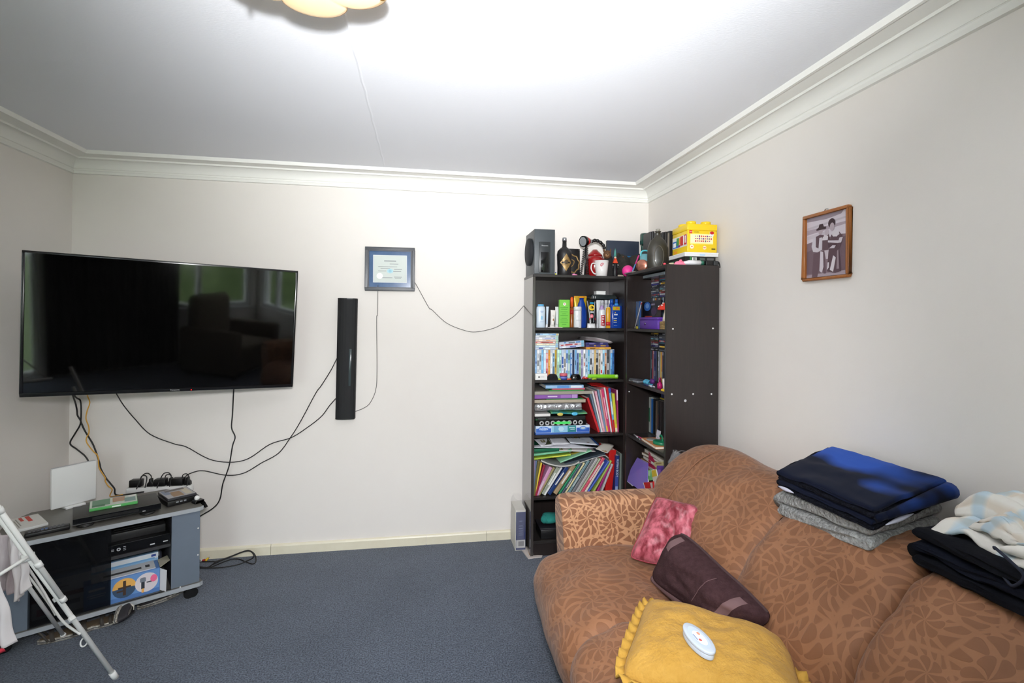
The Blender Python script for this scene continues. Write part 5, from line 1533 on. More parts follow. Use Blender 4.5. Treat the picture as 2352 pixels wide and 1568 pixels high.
for k in range(9):
    a0, a1 = R(-126 + k * 9), R(-126 + (k + 1) * 9)
    r_ = w / 2 * 1.012
    g.add([(r_ * math.cos(a0), r_ * math.sin(a0), h * 0.10), (r_ * math.cos(a1), r_ * math.sin(a1), h * 0.10), (r_ * math.cos(a1), r_ * math.sin(a1), h * 0.57), (r_ * math.cos(a0), r_ * math.sin(a0), h * 0.57)], [(0, 1, 2, 3)])
g.build('label', C((170, 34, 44), 0.3), t)
prints('label_print', t, [((232, 226, 226), rect(0.001, h * 0.50, w * 0.3, 0.005)), ((232, 226, 226), rect(0.0, h * 0.40, w * 0.32, 0.006)), ((232, 226, 226), rect(-0.003, h * 0.29, w * 0.2, 0.008)), ((232, 226, 226), rect(0.002, h * 0.18, w * 0.3, 0.006))], -w / 2 * 1.012 - 0.0006)
bottle('sunscreen_bottle', 'narrow yellow sunscreen bottle beside the flat blue one', 'bottle', 1292, 1372, 415, [('body', C((206, 150, 26), 0.3), [(0.92, 0), (1, 0.02), (1, 0.93), (0.9, 0.97), (0, 0.97)]), ('label_band', C((190, 44, 40), 0.35), [(1.012, 0.12), (1.012, 0.30)]), ('cap', C((226, 190, 70), 0.3), [(0.7, 0.97), (0.7, 1.0), (0, 1.0)])], None, y=3.115, sy=0.6)
x, w, h = span(1358, 1532, 388, 3.100)
t = thing('sunscreen_bottle', 'broad flat blue sunscreen bottle with a yellow band', 'bottle', (x, 3.128, zs2), (0, 0, R(8)))
pts = [(w / 2 * math.copysign(abs(math.cos(a)) ** 0.55, math.cos(a)), 0.026 * math.copysign(abs(math.sin(a)) ** 0.55, math.sin(a))) for a in [k / 32 * 2 * PI for k in range(32)]]
G().prism(pts, 0, h * 0.985, smooth=True).build('body', nv, t, bevel=0.002)
G().prism([(a * 0.8, b * 0.8) for a, b in pts], h * 0.985, h).build('shoulder', nv, t)
sh = [((196, 170, 30), rect(-0.008, h * 0.87, w * 0.62, h * 0.16)), ((226, 110, 40), rect(-0.003, h * 0.87, w * 0.22, h * 0.07)), ((226, 190, 60), oval(-0.016, h * 0.69, 0.0032, 0.004)), ((206, 214, 230), rect(-0.012, h * 0.60, w * 0.32, 0.009)), ((190, 200, 222), rect(-0.016, h * 0.43, w * 0.3, 0.005)), ((206, 180, 60), rect(-0.016, h * 0.34, w * 0.26, 0.005)),
      ((150, 166, 200), rect(-0.016, h * 0.26, w * 0.3, 0.004)), ((120, 140, 190), rect(-0.014, h * 0.12, w * 0.3, 0.003))]
prints('label_print', t, sh, -0.0262)
text('SUN', 0.010, C((230, 234, 244)), t, (-0.012, -0.0275, h * 0.605))
# back row that carries the dark case
for k, (a0, a1, top, c, lab) in enumerate(((1020, 1070, 306, (222, 222, 222), 'white bottle behind the black sunscreen tube, outer one'), (1075, 1130, 306, (228, 228, 230), 'white bottle behind the black sunscreen tube, inner one'), (1210, 1262, 312, (214, 216, 220), 'white bottle in the back row behind the lavender nozzle'),
                                           (1268, 1318, 310, (206, 208, 212), 'pale grey bottle in the back row behind the yellow bottle'), (1322, 1366, 312, (226, 226, 226), 'last white bottle of the back row beside the blue ones'))):
    bottle('lotion_bottle', lab, 'bottle', a0, a1, top, [('body', C(c, 0.3), [(0.94, 0), (1, 0.02), (1, 0.84), (0, 0.84)]), ('cap', C((196, 198, 202), 0.3), [(0.96, 0.842), (0.96, 0.985), (0.9, 1.0), (0, 1.0)])], None, y=3.19)
for a0, a1, top, lab in ((1345, 1412, 300, 'dark blue bottle in the back row, wider one'), (1416, 1478, 298, 'bright blue bottle at the inner end of the back row')):
    bottle('lotion_bottle', lab, 'bottle', a0, a1, top, [('body', nv if a0 < 1400 else C((70, 150, 220), 0.22), [(0.94, 0), (1, 0.02), (1, 0.8), (0.8, 0.86), (0, 0.86)]), ('cap', C((40, 90, 170), 0.25), [(0.7, 0.86), (0.7, 1.0), (0, 1.0)])], None, y=3.165)
t = thing('equipment_case', 'flat dark green black case resting on the back row of bottles', 'case', ((P(*cb(1235, 260), y=3.21)).x, 3.235, zs2 + 0.1885), (0, 0, 0))
G().prism([(-0.088, 0), (0.085, 0), (0.092, 0.012), (0.080, 0.030), (-0.080, 0.032), (-0.090, 0.014)], -0.05, 0.05, axis='y').build('shell', C((34, 42, 42), 0.4), t, bevel=0.004)
G().box((-0.088, -0.0515, 0.0125), (0.088, -0.0500, 0.0155)).build('seam', BLKPL, t)
for x in (-0.074, -0.060):
    G().box((x - 0.002, -0.0525, 0.006), (x + 0.002, -0.0500, 0.020)).build('clasp', C((190, 190, 190), 0.3), t)
t = thing('small_carton', 'small white carton on top of the dark case, highest on that shelf', 'carton', (P(*cb(1210, 200), y=3.20).x, 3.225, zs2 + 0.2215))
G().box((-0.032, -0.025, 0), (0.032, 0.025, 0.022)).build('box_body', WHITE, t, bevel=0.0008, seg=1)
G().box((-0.0325, -0.0255, 0.019), (0.0325, 0.0255, 0.0235)).build('lid', C((226, 226, 222)), t)
t = thing('leaflet', 'white and pink leaflet lying at the shelf front under the tubes', 'leaflet', (at1(1273, 3.095), 3.096, zs2 + 0.0005), R(3))
G().box((-0.046, -0.018, 0), (0.046, 0.018, 0.0032)).build('page', C((222, 214, 216)), t)
prints('edge_print', t, [((206, 150, 160), rect(0.02, 0.0016, 0.04, 0.002))], -0.0181)
t = thing('comb', 'flat black comb lying at the shelf front under the green box', 'comb', (at1(1311, 3.09), 3.092, zs2 + 0.0005), R(-2))
G().box((-0.048, -0.004, 0), (0.048, 0.010, 0.003)).build('spine', BLKPL, t)
g = G()
for k in range(30):
    g.box((-0.047 + k * 0.0032, -0.014, 0.0006), (-0.0455 + k * 0.0032, -0.004, 0.0024))
g.build('teeth', BLKPL, t)['kind'] = 'stuff'

# ---- second bookcase: things are built facing local -Y and turned to face the room (world -X)
RT = -PI / 2
FLAT2 = Matrix(((0, 1, 0), (0, 0, 1), (1, 0, 0))).to_euler()


def cu(a, b):
    return (1220 + a / 7.35, 720 + b / 7.35)


CDX = 1.392
CDC = [(34, 34, 38), (52, 60, 84), (20, 22, 26), (70, 74, 82), (96, 40, 44), (28, 30, 40), (110, 112, 118), (40, 70, 84), (24, 24, 26), (84, 60, 40), (46, 46, 96), (60, 62, 66), (150, 60, 70), (190, 150, 60), (76, 110, 120), (140, 142, 148)]
CDN = ['black', 'slate blue', 'jet black', 'grey', 'dark red', 'blue black', 'light grey', 'dark teal', 'plain black', 'brown', 'indigo', 'mid grey', 'rose', 'gold edged', 'sea green', 'silver']
for sname, zsh, zmax in (('upper', S2[1], 1.742), ('middle', S2[2], 1.402)):
    ybase = P(1489, 720, x=CDX).y
    # upright cases carry the flat stacks
    yy = ybase - 0.006
    for i in range(17):
        c = CDC[(i * 7 + (3 if sname == 'upper' else 0)) % 16]
        nm = CDN[(i * 7 + (3 if sname == 'upper' else 0)) % 16]
        disc_case('%s upright disc case, %s from the far end on the %s shelf' % (nm, ORD[i], sname), (CDX + random.uniform(0, 0.004), yy, zsh), (0, 0, RT), tuple(min(255, int(q * 1.3) + 12) for q in c), (150, 150, 156) if i % 3 == 0 else None, band=(170, 172, 178) if i % 4 == 1 else None,
                  w=0.0145, h=0.19, d=0.132, case=(30, 31, 35), group='upright disc cases on the %s shelf of the side bookcase' % sname)
        yy -= 0.0152
    for s_, (ya, lab) in enumerate(((ybase, 'far'), (ybase - 0.150, 'near'))):
        z = zsh + 0.1915
        i = 0
        while z + 0.0106 < zmax:
            j = (i * 5 + s_ * 3 + (7 if sname == 'upper' else 0)) % 16
            disc_case('%s music disc case, %s up in the %s flat stack, %s shelf' % (CDN[j], ORD[i], lab, sname), (CDX + random.uniform(0, 0.003), ya - 0.142, z + 0.0053), FLAT2, tuple(min(255, int(q * 1.25) + 8) for q in CDC[j]), (170, 170, 176) if (i + s_) % 2 == 0 else (96, 96, 104), band=(170, 172, 178) if i % 5 == 2 else None,
                      w=0.0104, h=0.142, d=0.125, case=(44, 46, 52), group='music disc cases stacked flat on the %s shelf' % sname)
            z += 0.0108
            i += 1


def at2(px, py, x=1.27):
    return P(px, py, x=x)


# upper shelf, front
q = at2(1490, 640, 1.32)
t = thing('document_tray', 'translucent grey plastic tray on top of the music discs under the top board', 'tray', (1.395, P(1497, 640, x=1.30).y - 0.03, 1.722), (0, 0, RT))
t.location.z = S2[0] - 0.040
traym = M('smoke_plastic', (110, 120, 126), 0.2, alpha=0.85)
G().box((-0.13, -0.10, 0), (0.14, 0.10, 0.004)).box((-0.13, -0.104, 0), (0.14, -0.10, 0.016)).box((-0.134, -0.10, 0), (-0.13, 0.10, 0.016)).box((0.14, -0.10, 0), (0.144, 0.10, 0.016)).build('tray_shell', traym, t)
t['label'] = 'translucent grey plastic tray lying on the topmost music discs'
p0, p1 = at2(1469.5, 752, 1.265), at2(1511, 752, 1.265)
pw = p0.y - p1.y
t = thing('cash_box', 'small purple metal cash box with a lock', 'cash box', (1.265, (p0.y + p1.y) / 2, S2[1]), (0, 0, RT))
pm = M('purple_enamel', (92, 52, 156), 0.3)
G().box((-pw / 2, 0, 0.0), (pw / 2, 0.09, 0.052)).build('box_body', pm, t, bevel=0.003)
G().box((-pw / 2 - 0.0015, -0.0015, 0.053), (pw / 2 + 0.0015, 0.0915, 0.068)).build('lid', pm, t, bevel=0.003)
G().lathe([(0.007, 0.0), (0.007, 0.002), (0.0, 0.002)], 16).build('lock', METAL, t, loc=(-pw * 0.18, -0.0005, 0.030), rot=(PI / 2, 0, 0))
G().box((-pw * 0.18 - 0.002, -0.0034, 0.022), (-pw * 0.18 + 0.004, -0.0024, 0.031)).build('key_slot', BLACK, t)
p0 = at2(1535, 752, 1.27)
t = thing('woven_basket', 'small straw coloured woven basket under the toy toadstool', 'basket', (1.300, at2(1528, 752, 1.29).y, S2[1]), (0, 0, RT))
bm_ = M('straw_weave', (170, 144, 96), 0.85, var=(60, (110, 84, 50), 0.2), bump=(160, 0.8, 0.003))
for k in range(5):
    G().tube([(0.040 * math.cos(a), 0.034 * math.sin(a), 0.005 + k * 0.0085) for a in [j / 24 * 2 * PI for j in range(24)]], 0.0048, 6, closed=True).build('woven_coil', bm_, t)
G().lathe([(0.0, 0.0), (0.038, 0.001), (0.038, 0.004), (0.0, 0.004)], 20, sy=0.85).lathe([(0.0, 0.040), (0.038, 0.042), (0.038, 0.045), (0.0, 0.046)], 20, sy=0.85).build('base_and_lid', bm_, t)
t = thing('toy_toadstool', 'red capped toy toadstool with white spots on the woven basket', 'ornament', (1.300, at2(1528, 752, 1.29).y - 0.004, S2[1] + 0.0465), (0, 0, RT))
G().lathe([(0.0, 0.0), (0.026, 0.0), (0.024, 0.02), (0.017, 0.05), (0.018, 0.075), (0, 0.075)], 20).build('stem', C((206, 196, 180), 0.7), t)
G().lathe([(0.018, 0.062), (0.050, 0.060), (0.053, 0.066), (0.042, 0.084), (0.022, 0.098), (0.0, 0.102)], 24).build('red_cap', C((206, 52, 34), 0.4), t)
for a, r_, z in ((200, 0.040, 0.086), (245, 0.044, 0.080), (290, 0.041, 0.085), (180, 0.024, 0.098), (270, 0.025, 0.097), (150, 0.041, 0.085)):
    G().ball((r_ * math.cos(R(a)), r_ * math.sin(R(a)), z), 0.0062, 10, sq=(1, 1, 0.6)).build('white_spot', C((232, 226, 220), 0.5), t)


def standcase(name, label, px0, px1, pyt, x, zsh, d, c, shapes=None, rz=0.0, cat='game case'):
    a, b = P(px0, pyt, x=x), P(px1, pyt, x=x)
    w, h = a.y - b.y, max(a.z, b.z) - zsh
    t = thing(name, label, cat, (x, (a.y + b.y) / 2, zsh), (0, 0, RT + rz))
    G().box((-w / 2, 0, 0), (w / 2, d, h)).build('case', C(c, 0.3), t, bevel=0.001, seg=1)
    if shapes:
        prints('front_print', t, [(cc, [(u * w / 2, v * h) for u, v in pts]) for cc, pts in shapes], -0.0003)
    return t, w, h


standcase('game_case', 'dark picture case with a blue glow behind the purple cash box', 1476, 1518, 692, 1.325, S2[1], 0.012, (26, 26, 36), [((50, 96, 170), oval(-0.45, 0.80, 0.38, 0.16)), ((110, 150, 206), oval(-0.45, 0.82, 0.2, 0.09)), ((70, 56, 80), oval(0.3, 0.62, 0.3, 0.14)), ((150, 60, 56), rect(-0.3, 0.42, 0.8, 0.08)), ((130, 120, 140), rect(0.2, 0.86, 0.4, 0.06))])
standcase('game_case', 'tall blue case beside the picture case at the far end', 1454.5, 1471, 693, 1.290, S2[1], 0.014, (44, 76, 124), [((140, 160, 190), rect(0.6, 0.5, 0.14, 0.9)), ((66, 104, 160), oval(-0.2, 0.6, 0.5, 0.2)), ((170, 170, 90), rect(-0.3, 0.06, 0.9, 0.08))], rz=R(-8))
standcase('game_case', 'narrow charcoal case nearest the back wall bookcase', 1443, 1452, 698, 1.30, S2[1], 0.014, (40, 40, 46), [((70, 70, 78), oval(0, 0.55, 0.5, 0.1))], rz=R(4))
a, b = at2(1458, 752, 1.262), at2(1474, 693, 1.285)
t = thing('ruler', 'thin silver ruler leaning on the blue case', 'ruler', (a.x, a.y, S2[1]))
v = Vector((b.x, b.y, b.z)) - Vector((a.x, a.y, S2[1]))
G().tube([(0, 0, 0.002), v], 0.0035, 4).build('blade', C((160, 156, 160), 0.3), t)
G().tube([v * 0.90, v * 0.97], 0.0038, 4).build('end_mark', C((170, 60, 60), 0.3), t)
t = thing('padlock', 'tiny black and yellow padlock by the purple cash box', 'padlock', (1.252, at2(1464, 751, 1.255).y, S2[1]), (0, 0, RT))
G().box((-0.009, -0.004, 0), (0.009, 0.004, 0.014)).build('lock_body', C((150, 140, 40), 0.3), t, bevel=0.001)
G().tube(smooth([(-0.006, 0, 0.013), (-0.006, 0, 0.02), (0, 0, 0.025), (0.006, 0, 0.02), (0.006, 0, 0.013)], 4), 0.0016, 6).build('shackle', BLACK, t)

# middle shelf, front
z = S2[2]
p = at2(1524.5, 896, 1.262)
t = thing('plastic_cup', 'cream plastic cup with a green tip at the near end', 'cup', (1.285, p.y, z), (0, 0, RT))
G().lathe([(0.022, 0), (0.025, 0.002), (0.029, 0.060), (0.0275, 0.060), (0.024, 0.006), (0.0, 0.006)], 24).build('cup_body', C((222, 214, 206), 0.4), t)
G().tube([(-0.015, 0.0, 0.01), (-0.022, 0.0, 0.082)], 0.003, 8).build('green_stirrer', C((96, 190, 90), 0.4), t)
t = thing('toy_brick', 'small yellow toy brick under the cream cup edge', 'toy brick', (1.247, at2(1525.5, 899, 1.25).y, z), (0, 0, RT))
G().box((-0.016, -0.008, 0), (0.016, 0.008, 0.009)).build('brick_body', C((222, 186, 40), 0.3), t, bevel=0.0005, seg=1)
for k in range(4):
    G().cyl((-0.012 + k * 0.008, 0, 0.009), (-0.012 + k * 0.008, 0, 0.011), 0.0024, n=10).build('stud', C((222, 186, 40), 0.3), t)
t = thing('nail_polish', 'small magenta bottle beside the cream cup', 'bottle', (1.275, at2(1513.5, 885, 1.27).y, z), (0, 0, RT))
G().lathe([(0.013, 0), (0.0145, 0.003), (0.0145, 0.026), (0.006, 0.033), (0.006, 0.036), (0, 0.036)], 18).build('body', C((156, 24, 84), 0.2), t)
G().lathe([(0.0065, 0.036), (0.006, 0.058), (0.004, 0.060), (0, 0.060)], 14).build('cap', C((120, 20, 70), 0.3), t)
t = thing('sweet_wrapper', 'crumpled sky blue wrapper behind the silver pen', 'wrapper', (1.285, at2(1487, 876, 1.28).y, z), (0, 0, RT))
G().grid(lambda u, v: ((v - 0.5) * 0.075, (0.018 * math.cos(2 * PI * u)) * (0.4 + 0.9 * abs(math.sin(v * PI * 2.2))), 0.014 + 0.013 * math.sin(2 * PI * u) * (0.4 + 0.8 * abs(math.sin(v * PI * 2.2 + 0.3)))), 14, 18, cu=True).build('wrap', C((80, 156, 186), 0.3), t)
G().ball((0.03, 0.01, 0.022), 0.02, 10, sq=(1.2, 0.7, 0.8)).build('purple_twist', C((90, 40, 110), 0.4), t)
t = thing('flip_phone', 'small folded grey mobile phone near the shelf corner', 'phone', (1.265, at2(1459, 874, 1.26).y, z), (0, 0, RT + R(10)))
G().cb((0, 0, 0.006), (0.095, 0.045, 0.011)).build('body', C((120, 122, 128), 0.3), t, bevel=0.003)
G().cb((-0.002, 0.001, 0.0165), (0.086, 0.042, 0.008)).build('cover_half', C((74, 74, 80), 0.3), t, bevel=0.003)
G().cb((-0.01, -0.0225, 0.006), (0.03, 0.002, 0.006)).build('silver_plate', METAL, t)
t = thing('pen', 'white and blue pen lying along the middle shelf front', 'pen', (1.252, at2(1492, 885, 1.255).y, z + 0.005), (0, 0, RT + R(4)))
G().cyl((-0.06, 0, 0), (0.045, 0, 0), 0.0046, n=12).build('barrel', C((70, 76, 130), 0.3), t)
G().cyl((0.045, 0, 0), (0.064, 0, 0), 0.0048, 0.0015, n=12).build('tip', C((216, 216, 220), 0.3), t)
G().cyl((0.0, 0, 0), (0.035, 0, 0), 0.0049, n=12).build('grip', C((210, 210, 216), 0.4), t)

# lower shelf: file rack and small things
z = S2[3]
y0_ = P(1491, 960, x=1.385).y
t = thing('file_rack', 'clear black edged file rack at the back of the lower shelf', 'file rack', (1.38, y0_ - 0.10, z), (0, 0, RT))
rk = M('clear_rack', (60, 64, 62), 0.15, alpha=0.6)
G().box((-0.105, 0, 0), (0.105, 0.13, 0.006)).box((-0.105, 0, 0.23), (0.105, 0.13, 0.236)).build('rack_plate', rk, t)
for x in (-0.104, 0.104):
    G().box((x - 0.002, 0, 0.006), (x + 0.002, 0.13, 0.23)).build('rack_side', rk, t)
for i, (nm, w, h, c, b) in enumerate((('white and green catalogue in the file rack', 0.020, 0.215, (150, 156, 150), [((30, 90, 60), .3, .7, .9)]), ('bright blue folder in the file rack', 0.020, 0.21, (36, 90, 150), None), ('black folder after the blue one in the rack', 0.022, 0.215, (18, 20, 22), None),
                                      ('tan catalogue between the dark folders in the rack', 0.014, 0.205, (96, 84, 72), None), ('dark grey folder in the file rack', 0.024, 0.215, (30, 30, 32), [((90, 40, 40), .3, .6, .3)]), ('brown black folder nearest the end panel in the rack', 0.024, 0.215, (36, 30, 30), None))):
    book(nm, w, h, 0.12, c, (1.382, y0_ - 0.012 - i * 0.030, z + 0.0065), (0, 0, RT), cat='folder', name='document_folder', bands=b, group='folders in the file rack')
t = thing('blue_carton', 'deep blue carton high behind the end panel on the file rack', 'carton', (1.39, P(1524, 914, x=1.39).y, z + 0.2365), (0, 0, RT))
G().box((-0.035, 0, 0), (0.035, 0.09, 0.040)).build('box_body', C((16, 44, 100), 0.4), t, bevel=0.001)
G().box((-0.0355, -0.0005, 0.032), (0.0355, 0.0905, 0.041)).build('lid', C((20, 54, 116), 0.4), t)
G().box((-0.02, -0.012, -0.001), (0.034, -0.001, 0.006)).build('yellow_flap', C((150, 130, 20), 0.5), t)
p0, p1 = P(1502, 984, x=1.33), P(1518, 1002, x=1.33)
t = thing('note_card', 'white note card leaning in front of the file rack', 'card', (1.33, (p0.y + p1.y) / 2, z), (R(-8), 0, RT))
G().box((-0.024, 0, 0.002), (0.024, 0.0015, 0.064)).build('card', C((196, 194, 204), 0.6), t)
prints('card_print', t, [((60, 60, 66), [(-0.020, 0.030), (-0.002, 0.016), (-0.001, 0.018), (-0.019, 0.032)])], -0.0001)
orange_y = P(1500, 1018, x=1.28).y
t = thing('picture_book', 'orange picture book lying at the front of the lower shelf', 'book', (1.245, orange_y - 0.02, z + 0.0005), (0, 0, RT + R(-4)))
G().box((-0.115, 0.0, 0.0012), (0.10, 0.155, 0.011)).build('page_block', PAGES, t)
G().box((-0.117, -0.001, 0.0), (0.102, 0.157, 0.0012)).box((-0.117, -0.001, 0.011), (0.102, 0.157, 0.0125)).build('cover', M('orange_cover', (206, 120, 56), 0.35, var=(14, (226, 160, 110), 0.2)), t, bevel=0.0004, seg=1)
prints_top('cover_print', t, [((222, 200, 170), oval(0.0, 0.09, 0.045, 0.035)), ((170, 60, 40), rect(-0.06, 0.03, 0.06, 0.02))], 0.0126)
t = thing('pan_cover', 'green plastic cover with a looped handle on the orange book', 'cover', (1.300, P(1519, 1008, x=1.30).y, z + 0.0132), (0, 0, RT))
G().lathe([(0.0, 0.001), (0.045, 0.001), (0.046, 0.003), (0.046, 0.013), (0.042, 0.017), (0.016, 0.020), (0.0, 0.021)], 28).build('disc', C((20, 110, 76), 0.35), t)
G().tube(smooth([(0.012, 0, 0.018), (0.013, 0, 0.034), (0.004, 0, 0.046), (-0.010, 0, 0.046), (-0.018, 0, 0.036)], 5), 0.0045, 8).build('handle', C((20, 120, 82), 0.35), t)
t = thing('coaster', 'pale grey round coaster under the green cover edge', 'coaster', (1.290, P(1497, 1006, x=1.29).y, z + 0.0132), (0, 0, RT))
G().lathe([(0.0, 0), (0.030, 0), (0.031, 0.001), (0.031, 0.003), (0.030, 0.004), (0, 0.004)], 24).build('disc', C((150, 150, 146), 0.5), t)
G().lathe([(0.022, 0.0042), (0.024, 0.0042)], 24, caps=False).build('ring_print', C((120, 120, 118), 0.5), t)
for nm, lab, c, x, pxy, ln in (('pen', 'pink pen lying at the far end of the lower shelf', (196, 60, 110), 1.262, (1472, 995), 0.12), ('pen', 'silver white pen crossing beside the pink pen', (206, 208, 214), 1.252, (1463, 999), 0.12)):
    t = thing(nm, lab, 'pen', (x, P(pxy[0], pxy[1], x=x).y, z + 0.005), (0, 0, RT + (R(3) if c[0] < 200 else R(-8))))
    G().cyl((-ln / 2, 0, 0), (ln / 2, 0, 0), 0.0042, n=12).build('barrel', C(c, 0.3), t)
    G().cyl((-ln / 2 - 0.008, 0, 0), (-ln / 2, 0, 0), 0.0012, 0.004, n=10).build('tip', C((226, 226, 226), 0.3), t)
    G().cyl((ln / 2 - 0.03, 0, 0), (ln / 2, 0, 0), 0.0047, n=12).build('cap', C((130, 30, 70) if c[1] < 100 else (90, 92, 100), 0.3), t)

# bottom open shelf: papers, folders and booklets
z = S2[4]
random.seed(11)
for i, (lab, x, pxa, w, dz, th, c, rz, tl) in enumerate((('brown paper covered exercise book, lowest of the loose pile', 1.25, (1436, 1090), 0.20, 0.0, 0.014, (150, 104, 76), 3, 2), ('white exercise book second in the loose pile', 1.25, (1438, 1080), 0.22, 0.0145, 0.012, (196, 186, 176), -4, 2),
                                                        ('tan exercise book third in the loose pile', 1.255, (1440, 1072), 0.21, 0.027, 0.012, (150, 110, 84), 5, 2), ('grey white scrapbook fourth in the loose pile', 1.25, (1446, 1062), 0.24, 0.0395, 0.016, (176, 170, 162), -3, 3),
                                                        ('brown edged scrapbook fifth in the loose pile', 1.255, (1452, 1052), 0.24, 0.056, 0.014, (140, 116, 96), 6, 3), ('beige sketch pad on top of the loose pile', 1.25, (1456, 1040), 0.26, 0.0705, 0.018, (186, 176, 160), -2, 3))):
    ym = Y21 - 0.03 - w / 2 - 0.012 * i
    t = thing('exercise_book', lab, 'exercise book', (x + 0.07, ym, z + 0.20 + dz * 1.45), (0, 0, RT + R(rz)), group=None)
    g = G()
    o = G().box((-w / 2, 0.0, 0.001), (w / 2, 0.17, th - 0.001)).build('page_block', C((206, 200, 190), 0.8), t)
    G().box((-w / 2 - 0.001, -0.002, 0), (w / 2 + 0.001, 0.171, 0.001)).box((-w / 2 - 0.001, -0.002, th - 0.001), (w / 2 + 0.001, 0.171, th)).build('cover', C(c, 0.6), t)
t = thing('box_file', 'black box file carrying the loose pile of exercise books', 'box file', (1.30, Y21 - 0.15, z + 0.0005), (0, 0, RT))
G().box((-0.12, 0, 0), (0.12, 0.20, 0.186)).build('box_body', BLKPL, t, bevel=0.002)
G().box((-0.122, -0.001, 0.186), (0.122, 0.201, 0.192)).build('lid', C((30, 30, 32), 0.5), t)


def leanface(name, label, cat, pts, x, c, th=0.004, shapes=None, mat=None, rough=0.3):
    """a sheet-like thing standing roughly in a plane x = const (towards the room), outline in picture points"""
    q = [P(p[0], p[1], x=x + (p[2] if len(p) > 2 else 0)) for p in pts]
    t = thing(name, label, cat, (0, 0, 0))
    g = G()
    n = len(q)
    g.add([(p.x, p.y, p.z) for p in q] + [(p.x + th, p.y, p.z) for p in q], [list(range(n)), list(range(n, 2 * n))[::-1]] + [(k, (k + 1) % n, n + (k + 1) % n, n + k) for k in range(n)])
    g.build('cover', mat or C(c, rough), t)
    if shapes:
        g = G()
        mats, idx = [], {}
        for k, (cc, pp) in enumerate(shapes):
            if cc not in idx:
                idx[cc] = len(mats)
                mats.append(C(cc, 0.35))
            vv = [P(a[0], a[1], x=x + (a[2] if len(a) > 2 else 0)) - Vector((0.0006 + 0.0002 * k, 0, 0)) for a in pp]
            g.add(vv, [list(range(len(vv)))], idx[cc])
        g.build('front_print', mats, t)
    return t


leanface('document_folder', 'glossy lilac folder leaning out of the lowest open shelf', 'folder', [cz(1325, 1300) + (-0.02,), cz(1480, 1030) + (0.03,), cz(1610, 1100) + (0.03,), cz(1600, 1500) + (-0.01,)], 1.262, (126, 106, 186), mat=M('lilac_plastic', (122, 102, 184), 0.12), shapes=[((206, 204, 226), [cz(1326, 1302) + (-0.02,), cz(1350, 1262) + (-0.01,), cz(1440, 1380) + (-0.012,), cz(1420, 1385) + (-0.014,)])])
leanface('sequin_folder', 'hot pink sequined triangle folder behind the lilac one', 'folder', [cz(1622, 955), cz(1700, 1090), cz(1700, 1200), cz(1615, 1180)], 1.32, (176, 20, 66), mat=M('pink_sequins', (176, 22, 70), 0.3, bump=(260, 1.0, 0.004)))
leanface('picture_book', 'purple picture book standing near the sofa back', 'book', [cz(1722, 1130), cz(1838, 1135), cz(1838, 1520), cz(1765, 1520)], 1.285, (92, 50, 150), th=0.012, shapes=[((70, 34, 120), [cz(1780, 1150), cz(1815, 1150), cz(1815, 1480), cz(1790, 1480)]), ((146, 110, 190), [cz(1735, 1180), cz(1770, 1180), cz(1775, 1260), cz(1745, 1260)])])
leanface('picture_book', 'dark plum book at the end panel, lowest open shelf', 'book', [cz(1800, 1215), cz(1840, 1215), cz(1840, 1530), cz(1820, 1530)], 1.262, (76, 26, 70), th=0.010, shapes=[((130, 60, 110), [cz(1810, 1240), cz(1825, 1240), cz(1830, 1340), cz(1815, 1340)])])
leanface('picture_book', 'yellow topped white booklet between the purple and red books', 'booklet', [cz(1652, 1185), cz(1710, 1175), cz(1790, 1520), cz(1715, 1530)], 1.262, (206, 202, 190), th=0.006, shapes=[((206, 176, 40), [cz(1660, 1190), cz(1710, 1182), cz(1728, 1255), cz(1668, 1275)]), ((96, 110, 150), [cz(1690, 1400), cz(1735, 1390), cz(1745, 1450), cz(1700, 1460)]), ((170, 150, 110), [cz(1745, 1360), cz(1762, 1360), cz(1785, 1500), cz(1760, 1500)])])
leanface('picture_book', 'pale green booklet with a leaf pattern behind the yellow topped one', 'booklet', [cz(1598, 1185), cz(1668, 1175), cz(1672, 1310), cz(1602, 1320)], 1.285, (122, 186, 112), th=0.005, shapes=[((176, 216, 160), [cz(1610, 1200), cz(1650, 1195), cz(1640, 1260), cz(1615, 1255)])])
leanface('picture_book', 'cream booklet standing tallest behind the purple book', 'booklet', [cz(1690, 1085), cz(1800, 1080), cz(1815, 1140), cz(1700, 1150)], 1.31, (196, 184, 130), th=0.006, shapes=[((150, 120, 80), [cz(1710, 1095), cz(1780, 1092), cz(1785, 1110), cz(1712, 1114)])])
leanface('picture_book', 'bright red booklet low beside the lilac folder', 'booklet', [cz(1552, 1342), cz(1680, 1325), cz(1690, 1520), cz(1610, 1525)], 1.255, (196, 30, 34), th=0.005, shapes=[((226, 220, 214), [cz(1552, 1342), cz(1560, 1341), cz(1618, 1525), cz(1610, 1525)]), ((196, 186, 180), [cz(1640, 1345), cz(1668, 1340), cz(1675, 1410), cz(1655, 1412)])])
leanface('picture_book', 'slim white and crimson booklet at the lilac folder edge', 'booklet', [cz(1580, 1262), cz(1600, 1260), cz(1625, 1340), cz(1600, 1345)], 1.275, (214, 206, 206), th=0.003, shapes=[((170, 40, 70), [cz(1590, 1275), cz(1600, 1275), cz(1615, 1335), cz(1604, 1338)])])

# ------------------------------------------------------------------ things on top of the bookcases
zt1 = S1[0]


def ca(a, b):
    return (1180 + a / 4.704, 480 + b / 4.704)


def ta(a, b, y):
    return P(*ca(a, b), y=y)


